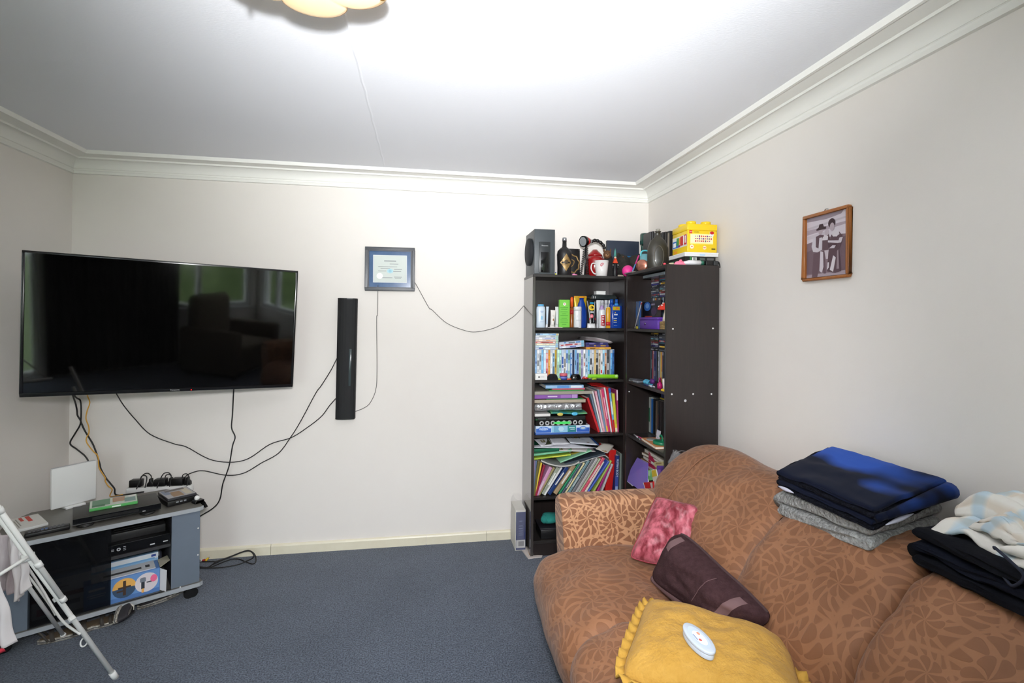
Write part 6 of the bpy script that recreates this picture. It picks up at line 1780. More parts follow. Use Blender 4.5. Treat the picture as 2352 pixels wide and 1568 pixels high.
# subwoofer
p0, p1 = P(1227.5, 600, y=3.075), P(1274.5, 600, y=3.075)
sw = p1.x - p0.x
sh_ = P(1250, 526, y=3.075).z - zt1
t = thing('subwoofer', 'tall charcoal speaker box with a round side grille on the bookcase', 'speaker', ((p0.x + p1.x) / 2, 3.075, zt1))
G().box((-sw / 2, 0.003, 0.004), (sw / 2, 0.272, sh_)).build('cabinet', M('charcoal_vinyl', (64, 70, 74), 0.45, bump=(300, 0.1)), t, bevel=0.002)
G().box((-sw / 2, 0, 0.0), (sw / 2, 0.05, 0.004)).build('foot_strip', BLKPL, t)
G().box((-sw * 0.28, -0.003, sh_ * 0.04), (sw * 0.27, 0.003, sh_ * 0.72)).build('front_panel', M('sub_panel', (40, 44, 46), 0.35), t, bevel=0.002)
G().box((-sw * 0.20, -0.006, sh_ * 0.05), (sw * 0.19, -0.003, sh_ * 0.49)).build('port', BLKGL, t, bevel=0.006)
text('Panasonic', 0.0105, C((200, 202, 204)), t, (0, -0.0035, sh_ * 0.635))
G().lathe([(0.086, 0.0), (0.088, 0.004), (0.088, 0.018), (0.080, 0.024), (0.0, 0.027)], 36).build('side_grille', M('grille_cloth', (28, 30, 34), 0.8, bump=(600, 0.3)), t, loc=(-sw / 2, 0.115, sh_ * 0.535), rot=(0, -PI / 2, 0))
# black bottle with gold ornament
bx = ta(545, 700, 3.13)
t = thing('liquor_bottle', 'matt black bottle with a gold diamond emblem and silver cap', 'bottle', (bx.x, 3.13, zt1))
hb = ta(545, 300, 3.10).z - zt1
wb = ta(622, 600, 3.10).x - ta(465, 600, 3.10).x
mb = M('matt_black_glass', (34, 32, 33), 0.4)
G().lathe([(wb * 0.44, 0), (wb * 0.47, 0.003), (wb * 0.46, hb * 0.2), (wb * 0.5, hb * 0.55), (wb * 0.46, hb * 0.64), (wb * 0.3, hb * 0.71), (wb * 0.15, hb * 0.755), (wb * 0.13, hb * 0.9), (0.0, hb * 0.9)], 28).build('body', mb, t)
G().lathe([(wb * 0.145, hb * 0.901), (wb * 0.145, hb * 0.995), (wb * 0.12, hb), (0, hb)], 20).build('cap', M('cap_silver', (170, 172, 176), 0.3, 0.8), t)
goldm = M('gold_print', (176, 142, 86), 0.4, 0.3, var=(60, (110, 84, 46), 0.2))


def curved(name, parent, rad_, pts, m, lift=0.001):
    g = G()
    vv = []
    for x, z in pts:
        rr = rad_(z) + lift
        x = max(-rr * 0.98, min(rr * 0.98, x))
        vv.append((x, -math.sqrt(rr * rr - x * x), z))
    cen = sum((Vector(v) for v in vv), Vector()) / len(vv)
    rr = rad_(cen.z) + lift
    cen = Vector((cen.x, -math.sqrt(max(1e-9, rr * rr - cen.x ** 2)), cen.z))
    g.add([cen] + vv, [(0, k + 1, (k + 1) % len(vv) + 1) for k in range(len(vv))], 0, True)
    return g.build(name, m, parent)


rb = lambda z: wb * (0.46 + 0.04 * max(0, (z / hb - 0.2) / 0.35))
dia = []
for k in range(24):
    a = 2 * PI * k / 24
    r_ = 1.0 / (abs(math.cos(a)) + abs(math.sin(a)))
    dia.append((0.036 * r_ * math.cos(a), hb * 0.33 + 0.056 * r_ * math.sin(a)))
curved('emblem', t, rb, dia, goldm, 0.0025)
curved('emblem_centre', t, rb, oval(0, hb * 0.34, 0.013, 0.015, 16), C((70, 54, 34), 0.5), 0.004)
# black plaque with gold wreath
px0, px1 = ta(598, 420, 3.17), ta(724, 700, 3.17)
w = px1.x - px0.x
h = px0.z - zt1
t = thing('plaque', 'black tile with a golden wreath ornament behind the liquor bottle', 'plaque', ((px0.x + px1.x) / 2, 3.185, zt1), (R(-3), 0, 0))
G().box((-w / 2, 0, 0), (w / 2, 0.012, h)).build('tile', C((26, 25, 26), 0.35), t, bevel=0.001)
G().tube([(0.05 * math.cos(a) * (1 + 0.06 * math.sin(9 * a)) - 0.016, -0.001, h * 0.46 + 0.058 * math.sin(a) * (1 + 0.06 * math.sin(9 * a))) for a in [k / 40 * 2 * PI for k in range(40)]], 0.0048, 6, closed=True).build('wreath', goldm, t)
G().tube(smooth([(-0.04, -0.001, h * 0.40), (-0.02, -0.001, h * 0.52), (-0.03, -0.001, h * 0.62), (0.0, -0.001, h * 0.56), (-0.01, -0.001, h * 0.40), (-0.03, -0.001, h * 0.34)], 5), 0.0035, 6).build('scroll', goldm, t)
for x, z in ((w / 2 - 0.006, h - 0.007), (w / 2 - 0.006, 0.05)):
    G().ball((x, -0.0005, z), 0.003, 8).build('corner_stud', METAL, t)
t = thing('toy_slipper', 'tiny pink toy slipper at the foot of the gold wreath tile', 'toy', (ta(660, 690, 3.10).x, 3.10, zt1))
G().grid(lambda u, v: (0.019 * math.cos(2 * PI * u) * (1 - 0.2 * v), 0.007 * math.sin(2 * PI * u), 0.012 * v * (1.0 if math.cos(2 * PI * u) < 0 else 0.7)), 18, 4, cu=True).build('upper', C((206, 120, 160), 0.5), t)
G().prism(oval(0, 0, 0.0195, 0.0078, 18), 0, 0.002).build('sole', C((226, 150, 180), 0.5), t)
t = thing('lighter', 'small blue and yellow lighter between the speaker box and the bottle', 'lighter', (P(1276.6, 620, y=3.085).x, 3.088, zt1))
G().box((-0.003, -0.004, 0), (0.003, 0.004, 0.011)).build('lower', C((206, 210, 60), 0.3), t)
G().box((-0.003, -0.004, 0.011), (0.003, 0.004, 0.018)).build('upper', C((50, 60, 160), 0.3), t)

# torch: lamp head and handle standing on a coiled cord
hx = ta(745, 350, 3.12)
t = thing('torch', 'red and black spotlight torch with a coiled cord', 'torch', (hx.x, 3.13, hx.z - 0.052))
t.location.z = zt1
zh = hx.z - zt1
d = Vector((-0.86, -0.46, -0.16)).normalized()
c0 = Vector((0.005, -0.01, zh))
red = M('red_plastic', (178, 34, 28), 0.3)
G().cyl(c0 + d * 0.004, c0 - d * 0.014, 0.036, 0.035, n=28).build('lens_ring', BLKGL, t)
G().cyl(c0 + d * 0.0055, c0 + d * 0.0035, 0.029, n=24).build('lens', M('lens_glass', (206, 210, 214), 0.05, 0.6), t)
G().cyl(c0 - d * 0.014, c0 - d * 0.05, 0.034, 0.02, n=24).build('reflector_housing', red, t)
p_a, p_b = c0 - d * 0.045, Vector((0.067, 0.012, zh + 0.006))
G().cyl(p_a, p_b, 0.014, 0.012, n=16).build('collar', C((150, 150, 154), 0.35), t)
hl = smooth([p_b, p_b + Vector((0.025, 0, 0.008)), p_b + Vector((0.055, 0.002, 0.000)), p_b + Vector((0.082, 0.004, -0.022)), p_b + Vector((0.090, 0.004, -0.045))], 6)
G().tube(hl, [0.010 + 0.0018 * math.sin(k * 1.5) for k in range(len(hl))], 12).build('handle', BLKPL, t)
g = G()
for (x0, z0, x1, z1) in ((0.012, zh - 0.045, -0.012, 0.006), (0.030, zh - 0.03, 0.038, 0.006)):
    pts = []
    for k in range(150):
        u = k / 149
        a = u * 2 * PI * 15
        pts.append((x0 + (x1 - x0) * u ** 1.4 + 0.0072 * math.cos(a), -0.004 + 0.0072 * math.sin(a), z0 + (z1 - z0) * u))
    G().tube(pts, 0.0022, 5).build('coiled_cord', RUBBER, t)
G().prism([(-0.022, -0.02), (0.05, -0.02), (0.05, 0.02), (-0.022, 0.02)], 0.0, 0.008).build('base', BLKPL, t, bevel=0.002)
G().cyl((0.02, 0.0, 0.008), (0.026, 0.0, zh - 0.02), 0.006, n=10).build('stem', BLKPL, t)
# red jug
jx0, jx1 = ta(800, 600, 3.16), ta(1000, 600, 3.16)
jw = jx1.x - jx0.x
jh = ta(900, 425, 3.16).z - zt1
t = thing('jug', 'red enamel jug with a lid behind the white mug', 'jug', ((jx0.x + jx1.x) / 2, 3.205, zt1))
enam = M('red_enamel', (150, 22, 26), 0.18, coat=0.5)
G().lathe([(jw * 0.42, 0), (jw * 0.46, 0.004), (jw * 0.46, jh * 0.62), (jw * 0.40, jh * 0.74), (0, jh * 0.74)], 30).build('body', enam, t)
G().lathe([(jw * 0.40, jh * 0.745), (jw * 0.38, jh * 0.80), (jw * 0.2, jh * 0.92), (jw * 0.12, jh * 0.99), (0, jh)], 30).build('lid', enam, t)
G().tube(smooth([(jw * 0.44, 0, jh * 0.66), (jw * 0.66, 0, jh * 0.62), (jw * 0.68, 0, jh * 0.35), (jw * 0.45, 0, jh * 0.2)], 5), 0.006).build('handle', enam, t)
# mug
mx0, mx1 = ta(880, 600, 3.105), ta(1028, 600, 3.105)
mw = mx1.x - mx0.x
mh = ta(950, 557, 3.105).z - zt1
t = thing('mug', 'white mug with red squiggles at the front of the bookcase top', 'mug', ((mx0.x + mx1.x) / 2, 3.115, zt1))
cer = M('white_ceramic', (226, 222, 220), 0.12, coat=0.4)
G().lathe([(mw * 0.36, 0), (mw * 0.39, 0.002), (mw * 0.5, mh), (mw * 0.47, mh), (mw * 0.36, 0.008), (0, 0.008)], 32).build('body', cer, t)
G().lathe([(mw * 0.485, mh * 0.94), (mw * 0.492, mh * 0.985), (mw * 0.47, mh * 0.985)], 32, caps=False).build('pink_rim', C((226, 130, 130), 0.2), t)
G().tube(smooth([(-mw * 0.46, 0, mh * 0.82), (-mw * 0.70, -0.004, mh * 0.80), (-mw * 0.78, -0.006, mh * 0.5), (-mw * 0.62, -0.004, mh * 0.22), (-mw * 0.41, 0, mh * 0.14)], 6), 0.0042, 10).build('handle', cer, t)
rm_ = lambda z: mw * (0.39 + 0.11 * z / mh)
g = G()
pts = []
for k in range(40):
    a = k / 39 * 4 * PI
    x, z = -0.012 + 0.010 * math.cos(a) * (1 - k / 80), mh * 0.72 + 0.010 * math.sin(a * 1.1)
    rr = rm_(z) + 0.0006
    pts.append((x, -math.sqrt(rr * rr - x * x), z))
G().tube(pts, 0.0012, 5).build('squiggle', C((206, 60, 84), 0.3), t)
# ornament head (brown animal face on a dark bust)
hx = ta(1010, 490, 3.13)
t = thing('dog_figurine', 'dark dog figurine with a tan face behind the mug', 'figurine', (hx.x + 0.006, 3.145, zt1))
furm = M('dark_fur', (26, 24, 24), 0.9, bump=(200, 0.5, 0.002))
tanm = M('tan_fur', (124, 84, 50), 0.8, var=(40, (70, 46, 30), 0.2))
zz = hx.z - zt1
G().lathe([(0.034, 0), (0.040, 0.01), (0.036, 0.05), (0.026, zz - 0.03), (0.022, zz - 0.01), (0, zz)], 24, c=(0.012, 0.01, 0), sx=1.1).build('body', furm, t)
G().ball((-0.002, -0.004, zz), 0.026, 18, sq=(1, 1, 1.12)).build('head', tanm, t)
G().ball((-0.012, -0.028, zz - 0.008), 0.012, 12, sq=(1, 1.1, 0.85)).build('muzzle', C((160, 120, 84), 0.8), t)
G().ball((-0.014, -0.040, zz - 0.005), 0.004, 8).build('nose', BLACK, t)
for s in (-1, 1):
    G().ball((-0.006 + s * 0.010, -0.026, zz + 0.008), 0.0034, 8).build('eye', BLKGL, t)
    G().prism([(s * 0.014, zz + 0.016), (s * 0.026, zz + 0.022), (s * 0.024, zz + 0.042)][::s], -0.004, 0.008, axis='y').build('ear', tanm, t)
# small figure with coloured scarf
fx = ta(1098, 600, 3.10)
t = thing('toy_figure', 'slim black toy figure with an orange cape and coloured hat', 'figurine', (fx.x, 3.105, zt1))
fh = ta(1098, 418, 3.10).z - zt1
G().lathe([(0.013, 0), (0.015, 0.003), (0.012, fh * 0.25), (0.010, fh * 0.42), (0.006, fh * 0.48), (0, fh * 0.48)], 16).build('body', C((30, 30, 32), 0.4), t)
for s in (-1, 1):
    G().tube([(s * 0.008, 0, fh * 0.44), (s * 0.016, -0.003, fh * 0.36), (s * 0.017, -0.008, fh * 0.28)], 0.0032, 8).build('arm', C((40, 40, 42), 0.4), t)
    G().ball((s * 0.017, -0.009, fh * 0.40), 0.0034, 8).build('button', C((206, 206, 206), 0.3), t)
G().prism([(-0.016, fh * 0.47), (0.016, fh * 0.47), (0.003, fh * 0.66), (-0.003, fh * 0.66)], -0.008, 0.006, axis='y').build('cape', C((214, 70, 36), 0.5), t)
G().ball((0, -0.002, fh * 0.66), 0.0085, 12).build('head', C((206, 180, 160), 0.5), t)
G().lathe([(0.009, fh * 0.70), (0.006, fh * 0.86), (0.0, fh)], 14).build('hat', C((80, 150, 140), 0.5), t)
# black plush
b0, b1 = ta(1105, 600, 3.17), ta(1420, 600, 3.17)
bw_ = b1.x - b0.x
bz = ta(1160, 372, 3.17).z - zt1
t = thing('soft_toy', 'black furry soft toy lying across the bookcase corner', 'soft toy', ((b0.x + b1.x) / 2, 3.21, zt1))
fur = M('black_fur', (26, 26, 26), 0.95, var=(30, (54, 50, 44), 0.25), bump=(130, 0.8, 0.004))


def furball(c, r, sq):
    def fn(u, v):
        tt, p = u * 2 * PI, -PI / 2 + v * PI
        n_ = 1 + 0.07 * noise.noise(Vector((math.cos(tt) * 3 + c[0] * 40, math.sin(tt) * 3, p * 3)))
        return (c[0] + r * sq[0] * n_ * math.cos(p) * math.cos(tt), c[1] + r * sq[1] * n_ * math.cos(p) * math.sin(tt), c[2] + r * sq[2] * n_ * math.sin(p))
    return G().grid(fn, 28, 16, cu=True)


furball((-0.048, 0, 0.088), 0.062, (0.95, 0.9, 1.15)).build('body', fur, t)
furball((0.052, 0.0, 0.100), 0.058, (1.05, 0.9, 1.0)).build('head', fur, t)
furball((0.0, -0.01, 0.045), 0.05, (1.5, 0.9, 0.85)).build('paw', fur, t)
furball((-0.078, -0.02, 0.150), 0.016, (1, 0.6, 1.1)).build('ear', fur, t)
furball((0.082, 0.0, 0.150), 0.018, (1, 0.6, 1)).build('ear', fur, t)
G().ball((-0.06, -0.06, 0.135), 0.006, 8).build('eye', C((90, 60, 40), 0.2), t)
# navy flat box behind the plush
n0, n1 = ta(1025, 330, 3.30), ta(1372, 318, 3.30)
t = thing('flat_box', 'flat navy box with a sky blue edge standing against the wall', 'box', ((n0.x + n1.x) / 2, 3.318, zt1), (R(-2), 0, 0))
w = n1.x - n0.x
h = n0.z - zt1
G().box((-w / 2, 0, 0), (w / 2, 0.028, h)).build('box_body', C((46, 54, 70), 0.4), t, bevel=0.001)
prints('front_print', t, [((34, 96, 140), rect(0.0, h * 0.60, w * 0.62, 0.008))], -0.0002)
# pink ball
bc = ta(1232, 643, 3.06)
rb_ = 0.0375
t = thing('toy_ball', 'bright pink rubber ball at the bookcase corner', 'ball', (1.262, 3.02, zt1 + 0.012))
t.location = (P(1442, 617, y=3.095).x, 3.095, zt1 + rb_)
G().ball((0, 0, 0), rb_, 32).build('sphere', M('pink_rubber', (236, 60, 150), 0.45), t)
G().tube([(rb_ * math.cos(a), 0.0, rb_ * math.sin(a)) for a in [k / 40 * 2 * PI for k in range(40)]], 0.0006, 5, closed=True).build('mould_seam', M('pink_rubber', (0, 0, 0)), t, rot=(0, 0, R(70)))
zt2 = S2[0]
# copper tin on its edge, teal cup behind
tp = P(1475.5, 600, x=1.262)
t = thing('copper_tin', 'round copper tin standing on edge beside the pink ball', 'tin', (1.262, 2.87, zt2 + 0.041), (0, PI / 2, R(40)))
t.location = P(1475.5, 599.5, y=2.86) 
t.location.z = zt2 + 0.0375
cop = M('copper', (196, 130, 110), 0.25, 0.75)
G().lathe([(0.0, -0.014), (0.033, -0.014), (0.0355, -0.011), (0.0355, 0.011), (0.033, 0.016), (0.026, 0.019), (0.0, 0.020)], 36).build('tin_body', cop, t)
G().lathe([(0.0362, -0.001), (0.0366, 0.001), (0.0362, 0.003)], 36).build('lid_edge', C((140, 80, 66), 0.3), t)
t = thing('drink_cup', 'pale teal cup with a turquoise handle behind the copper tin', 'cup', (P(1481, 600, y=2.93).x, 2.935, zt2))
hcup = P(1481, 584, y=2.93).z - zt2
G().lathe([(0.024, 0), (0.026, 0.003), (0.029, hcup), (0.027, hcup), (0.023, 0.006), (0, 0.006)], 26).build('cup_body', C((110, 166, 176), 0.35), t)
G().tube(smooth([(-0.026, -0.004, hcup - 0.01), (-0.024, -0.006, hcup + 0.012), (-0.010, -0.008, hcup + 0.022), (0.012, -0.008, hcup + 0.022), (0.026, -0.006, hcup + 0.012)], 6), 0.0045, 10).build('handle', C((90, 200, 214), 0.35), t)
t = thing('toy_wand', 'thin pink and blue stick poking out behind the pink ball', 'toy', P(1450, 606, y=3.0))
t.location.z = zt1 + 0.005
v = P(1466, 590, y=2.99) - Vector(t.location)
G().tube([(0, 0, 0), v * 0.6], 0.0042, 8).build('shaft', C((96, 140, 190), 0.3), t)
G().tube([v * 0.6, v * 1.1], 0.0046, 8).build('pink_end', C((206, 60, 130), 0.3), t)
t = thing('paper_strip', 'striped paper strip lying along the side bookcase edge', 'paper', (P(1455, 622, x=1.25).x, 2.93, zt2), (0, 0, RT))
G().box((-0.09, -0.012, 0.0), (0.03, 0.012, 0.006)).build('page', C((150, 136, 128), 0.6), t)
prints('edge_print', t, [((150, 120, 170), rect(-0.03, 0.003, 0.05, 0.003))], -0.0122)
t = thing('clothes_peg', 'pale wooden peg lying under the pink ball', 'clothes peg', (P(1426, 630, y=3.08).x, 3.082, zt1), R(20))
G().box((-0.022, -0.004, 0.0), (0.022, 0.004, 0.004)).build('lower_jaw', C((176, 164, 146), 0.7), t)
G().box((-0.022, -0.004, 0.005), (0.020, 0.004, 0.009)).build('upper_jaw', C((186, 174, 156), 0.7), t)
# green jar
j0 = ta(1400, 600, 3.22)
t = thing('candle_jar', 'dark green glass candle jar with a grey label behind the soft toy', 'jar', (j0.x + 0.02, 3.235, zt1))
jh = ta(1400, 262, 3.22).z - zt1
jr = (ta(1456, 300, 3.22).x - ta(1348, 300, 3.22).x) / 2
gg = M('green_glass', (22, 66, 58), 0.12, coat=0.4)
G().lathe([(jr * 0.74, 0), (jr * 0.8, 0.004), (jr * 0.8, jh * 0.72), (jr * 0.72, jh * 0.75), (0, jh * 0.75)], 28).build('jar_body', gg, t)
G().lathe([(jr * 0.95, jh * 0.755), (jr, jh * 0.77), (jr, jh * 0.97), (jr * 0.93, jh), (0, jh)], 28).build('lid', gg, t)
prints('label', t, [((96, 112, 108), rect(0.0, jh * 0.62, jr * 1.1, 0.012)), ((150, 160, 156), rect(0.0, jh * 0.63, jr * 0.9, 0.004))], -jr * 0.82)
# dark flask with raised panel
f0, f1 = ta(1466, 600, 2.74), ta(1678, 600, 2.74)
fw = f1.x - f0.x
fh = P(1508, 528, y=2.74).z - zt2
t = thing('glass_flask', 'big dusty dark glass flask with a raised panel', 'flask', ((f0.x + f1.x) / 2, 2.76, zt2), R(-14))
dk = M('dusty_dark_glass', (38, 37, 33), 0.35, var=(26, (62, 58, 48), 0.25), coat=0.2)
G().lathe([(fw * 0.44, 0), (fw * 0.48, 0.004), (fw * 0.50, fh * 0.30), (fw * 0.49, fh * 0.56), (fw * 0.36, fh * 0.74), (fw * 0.17, fh * 0.83), (fw * 0.12, fh * 0.88), (fw * 0.12, fh * 0.96), (fw * 0.15, fh * 0.965), (fw * 0.15, fh * 0.985), (0, fh * 0.985)], 32, sy=0.55).build('body', dk, t)
G().lathe([(fw * 0.10, fh * 0.985), (fw * 0.11, fh * 1.04), (0.0, fh * 1.045)], 18).build('stopper', C((150, 146, 136), 0.4), t)
G().tube([(x, -fw * 0.272, z) for x, z in oval(0.0, fh * 0.34, fw * 0.22, fh * 0.26, 28)], 0.0022, 6, closed=True).build('panel_rim', M('dusty_edge', (86, 80, 66), 0.5), t)
t = thing('toy_bead', 'small coral red bead at the end of the side bookcase edge', 'bead', P(1526.5, 604, x=1.245))
t.location.z = zt2
G().ball((0, 0, 0.006), 0.007, 12, sq=(1.2, 1, 0.85)).build('bead_body', C((214, 70, 84), 0.35), t)
G().tube([(0.0015 * math.cos(a), 0.0015 * math.sin(a), 0.0122) for a in [k / 10 * 2 * PI for k in range(10)]], 0.0007, 5, closed=True).build('bead_hole', C((120, 30, 40), 0.4), t)
# row of dark books behind the flask
bb = [(1491, 1496, 533, (40, 40, 42), 'black book at the outer end behind the glass flask'), (1496, 1501, 532, (26, 26, 28), 'thin jet black book behind the glass flask'), (1501, 1506, 536, (50, 50, 54), 'charcoal book behind the flask neck'),
      (1519, 1525, 534, (22, 22, 24), 'black book right behind the flask shoulder'), (1525, 1531, 533, (34, 32, 32), 'brown black book after the flask shoulder'), (1531, 1535, 536, (120, 110, 96), 'thin tan book in the dark book row'),
      (1535, 1543, 531, (24, 24, 26), 'tall black book beside the yellow brick box'), (1543, 1548, 533, (150, 146, 136), 'narrow ivory book at the inner row end')]
yb_ = 2.97
for a, b, top, c, lab in bb:
    p0, p1 = P(a, top, y=2.90), P(b, top, y=2.90)
    book(lab, p1.x - p0.x - 0.0006, p0.z - zt2, 0.10, c, ((p0.x + p1.x) / 2, 2.885, zt2 + 0.0003), group='dark books behind the flask')
# boxes at the near end, under the yellow brick box
q0 = P(1586, 590, y=2.475)
t = thing('game_box', 'black board game box with green print and a white barcode label', 'game box', (1.440, 2.57, zt2), R(0))
G().box((-0.085, -0.09, 0), (0.088, 0.10, 0.040)).build('tray', C((24, 25, 25), 0.4), t)
G().box((-0.086, -0.091, 0.006), (0.089, 0.101, 0.0475)).build('lid', C((20, 22, 21), 0.35), t, bevel=0.0008, seg=1)
prints('front_print', t, [((56, 130, 70), rect(-0.055, 0.030, 0.010, 0.034)), ((226, 226, 222), rect(-0.034, 0.032, 0.026, 0.024)), ((120, 124, 122), rect(-0.036, 0.032, 0.010, 0.022)), ((120, 124, 122), rect(-0.026, 0.032, 0.005, 0.022)), ((86, 96, 90), rect(0.012, 0.036, 0.03, 0.012)), ((86, 96, 90), rect(0.012, 0.022, 0.03, 0.010)),
                          ((96, 96, 96), rect(0.058, 0.036, 0.040, 0.012)), ((200, 200, 196), rect(0.044, 0.020, 0.010, 0.007)), ((200, 176, 90), oval(0.075, 0.019, 0.004, 0.004))], -0.0915)
g = G()
for k in range(3):
    g.add([(-0.0864, 0.06 - k * 0.045, 0.022), (-0.0864, 0.03 - k * 0.045, 0.022), (-0.0864, 0.03 - k * 0.045, 0.034), (-0.0864, 0.06 - k * 0.045, 0.034)], [(0, 1, 2, 3)])
g.build('side_print', C((70, 110, 84), 0.4), t)
t = thing('box_lid_tray', 'flat white carton between the yellow brick box and the black game box', 'carton', (1.452, 2.565, zt2 + 0.0482), R(-3))
G().box((-0.098, -0.095, 0), (0.090, 0.10, 0.020)).build('box_body', C((222, 222, 222), 0.5), t, bevel=0.001, seg=1)
G().box((-0.099, -0.096, 0.015), (0.091, 0.101, 0.0215)).build('lid', C((232, 232, 232), 0.5), t, bevel=0.0006, seg=1)
prints('front_print', t, [((176, 206, 232), rect(0.0, 0.008, 0.03, 0.008))], -0.0962)
t = thing('brick_storage_box', 'yellow studded toy brick box with printed sides, topmost on the bookcases', 'toy box', (1.453, 2.565, zt2 + 0.0700), R(-2))
yw = M('yellow_plastic', (236, 200, 28), 0.3)
bw2, bd2, bh2 = 0.168, 0.178, 0.118
G().box((-bw2 / 2, -bd2 / 2, 0), (bw2 / 2, bd2 / 2, bh2)).build('lower_box', yw, t, bevel=0.004)
G().box((-bw2 / 2 - 0.001, -bd2 / 2 - 0.001, bh2), (bw2 / 2 + 0.001, bd2 / 2 + 0.001, bh2 + 0.034)).build('lid', yw, t, bevel=0.004)
for i in (-1, 1):
    for j in (-1, 1):
        G().lathe([(0.0265, 0), (0.0265, 0.017), (0.0245, 0.019), (0, 0.019)], 28, c=(i * bw2 / 4, j * bd2 / 4, bh2 + 0.0342)).build('stud', yw, t)
sh = [((244, 226, 130), rect(-0.004, 0.072, 0.130, 0.055)), ((246, 236, 190), rect(-0.004, 0.073, 0.126, 0.046)), ((214, 40, 34), rect(-0.066, 0.1085, 0.017, 0.0165)), ((226, 226, 226), rect(0.052, 0.100, 0.022, 0.022)), ((196, 40, 40), oval(0.054, 0.106, 0.012, 0.008)), ((90, 80, 30), rect(0.062, 0.020, 0.022, 0.006)),
      ((240, 220, 190), oval(0.012, 0.026, 0.010, 0.010)), ((206, 90, 60), rect(0.012, 0.026, 0.014, 0.004)), ((236, 190, 60), oval(-0.060, 0.028, 0.015, 0.015)), ((240, 230, 206), oval(-0.060, 0.030, 0.011, 0.011)), ((214, 70, 60), rect(-0.060, 0.030, 0.010, 0.004))]
rr = random.Random(5)
for k in range(26):
    i, j = k % 9, k // 9
    sh.append((rr.choice([(200, 40, 50), (120, 60, 140), (90, 90, 100), (200, 60, 60), (160, 160, 166)]), rect(-0.040 + i * 0.011, 0.086 - j * 0.013, 0.005 + 0.003 * rr.random(), 0.004 + 0.006 * rr.random())))
prints('front_print', t, sh, -bd2 / 2 - 0.0006)
text('LEGO', 0.0072, C((250, 246, 240)), t, (-0.066, -bd2 / 2 - 0.0035, 0.1085), sx=0.8)
text('CLASSIC', 0.0085, C((110, 96, 30)), t, (-0.034, -bd2 / 2 - 0.0012, 0.1085))
g = G()
mats_ = [C((226, 222, 214)), C((40, 110, 190)), C((200, 44, 44)), C((60, 150, 70)), C((120, 60, 130)), C((240, 240, 236)), C((236, 150, 40))]
for k, (u0, u1, v0, v1, m) in enumerate(((0.02, 0.98, 0.24, 0.66, 0), (0.04, 0.40, 0.26, 0.52, 1), (0.30, 0.46, 0.34, 0.62, 3), (0.46, 0.60, 0.36, 0.60, 6), (0.56, 0.74, 0.30, 0.64, 2), (0.74, 0.80, 0.34, 0.64, 5), (0.80, 0.96, 0.30, 0.66, 2), (0.85, 0.91, 0.36, 0.62, 5), (0.10, 0.28, 0.30, 0.46, 5), (0.42, 0.56, 0.26, 0.34, 4), (0.16, 0.34, 0.06, 0.14, 6))):
    x = -bw2 / 2 - 0.0006 - 0.0002 * k
    ya, yb2 = bd2 / 2 - u0 * bd2, bd2 / 2 - u1 * bd2
    g.add([(x, ya, v0 * bh2 * 1.25), (x, yb2, v0 * bh2 * 1.25), (x, yb2, v1 * bh2 * 1.25), (x, ya, v1 * bh2 * 1.25)], [(0, 1, 2, 3)], m)
g.build('side_print', mats_, t)
# small things at the near edge
t = thing('plastic_tube', 'white tube with a dark green cap lying at the bookcase edge', 'tube', P(1590, 598, y=2.462), (0, 0, 0))
t.location = (P(1578, 598, y=2.464).x, 2.464, zt2 + 0.0135)
G().tube([(-0.045, 0, -0.009), (-0.02, 0, -0.004), (0.01, 0, 0.0), (0.075, 0, 0.0)], [0.003, 0.008, 0.0125, 0.0132], 20).build('tube_body', C((226, 226, 230), 0.3), t)
G().cyl((0.0755, 0, 0), (0.092, 0, 0), 0.0130, n=20).build('cap', C((26, 96, 76), 0.35), t)
t = thing('toy_blob', 'squashed pink rubber toy beside the white tube', 'toy', (P(1563, 600, y=2.462).x, 2.462, zt2))
G().grid(lambda u, v: (0.033 * math.cos(2 * PI * u) * math.cos(v * PI / 2) * (1 + 0.18 * math.sin(6 * PI * u)), 0.010 * math.sin(2 * PI * u) * math.cos(v * PI / 2), 0.021 * math.sin(v * PI / 2)), 26, 8, cu=True).build('body', M('soft_pink', (236, 120, 150), 0.5), t)
G().ball((0.0, -0.002, 0.020), 0.008, 12).build('knob', M('soft_pink', (0, 0, 0)), t)
t = thing('seashell', 'small cream shell beside the pink rubber toy', 'shell', (P(1543, 603, y=2.462).x, 2.463, zt2), R(0))
G().lathe([(0.0, -0.018), (0.003, -0.012), (0.0045, 0.0), (0.005, 0.008), (0.0, 0.014)], 14).build('shell_body', C((206, 196, 166), 0.5), t, loc=(0, 0, 0.005), rot=(0, PI / 2, 0))
for k in range(3):
    G().tube([(-0.008 + k * 0.007, 0.0048 * math.cos(a), 0.005 + 0.0048 * math.sin(a)) for a in [j / 12 * 2 * PI for j in range(12)]], 0.0006, 5, closed=True).build('ridge', C((180, 168, 140), 0.5), t)
t = thing('cable_adapter', 'small black cable adapter at the wall end of the bookcase edge', 'adapter', (P(1632, 600, y=2.464).x, 2.466, zt2))
G().box((-0.030, -0.010, 0), (0.012, 0.010, 0.026)).build('adapter_body', BLKPL, t, bevel=0.003)
G().box((0.014, -0.011, 0.0), (0.040, 0.009, 0.026)).build('second_body', M('grey_black', (44, 46, 48), 0.5), t, bevel=0.003)
G().tube(smooth([(0.036, 0, 0.022), (0.050, 0.004, 0.020), (0.058, 0.008, 0.008), (0.060, 0.006, -0.008)], 5), 0.004, 8).build('flex', RUBBER, t)

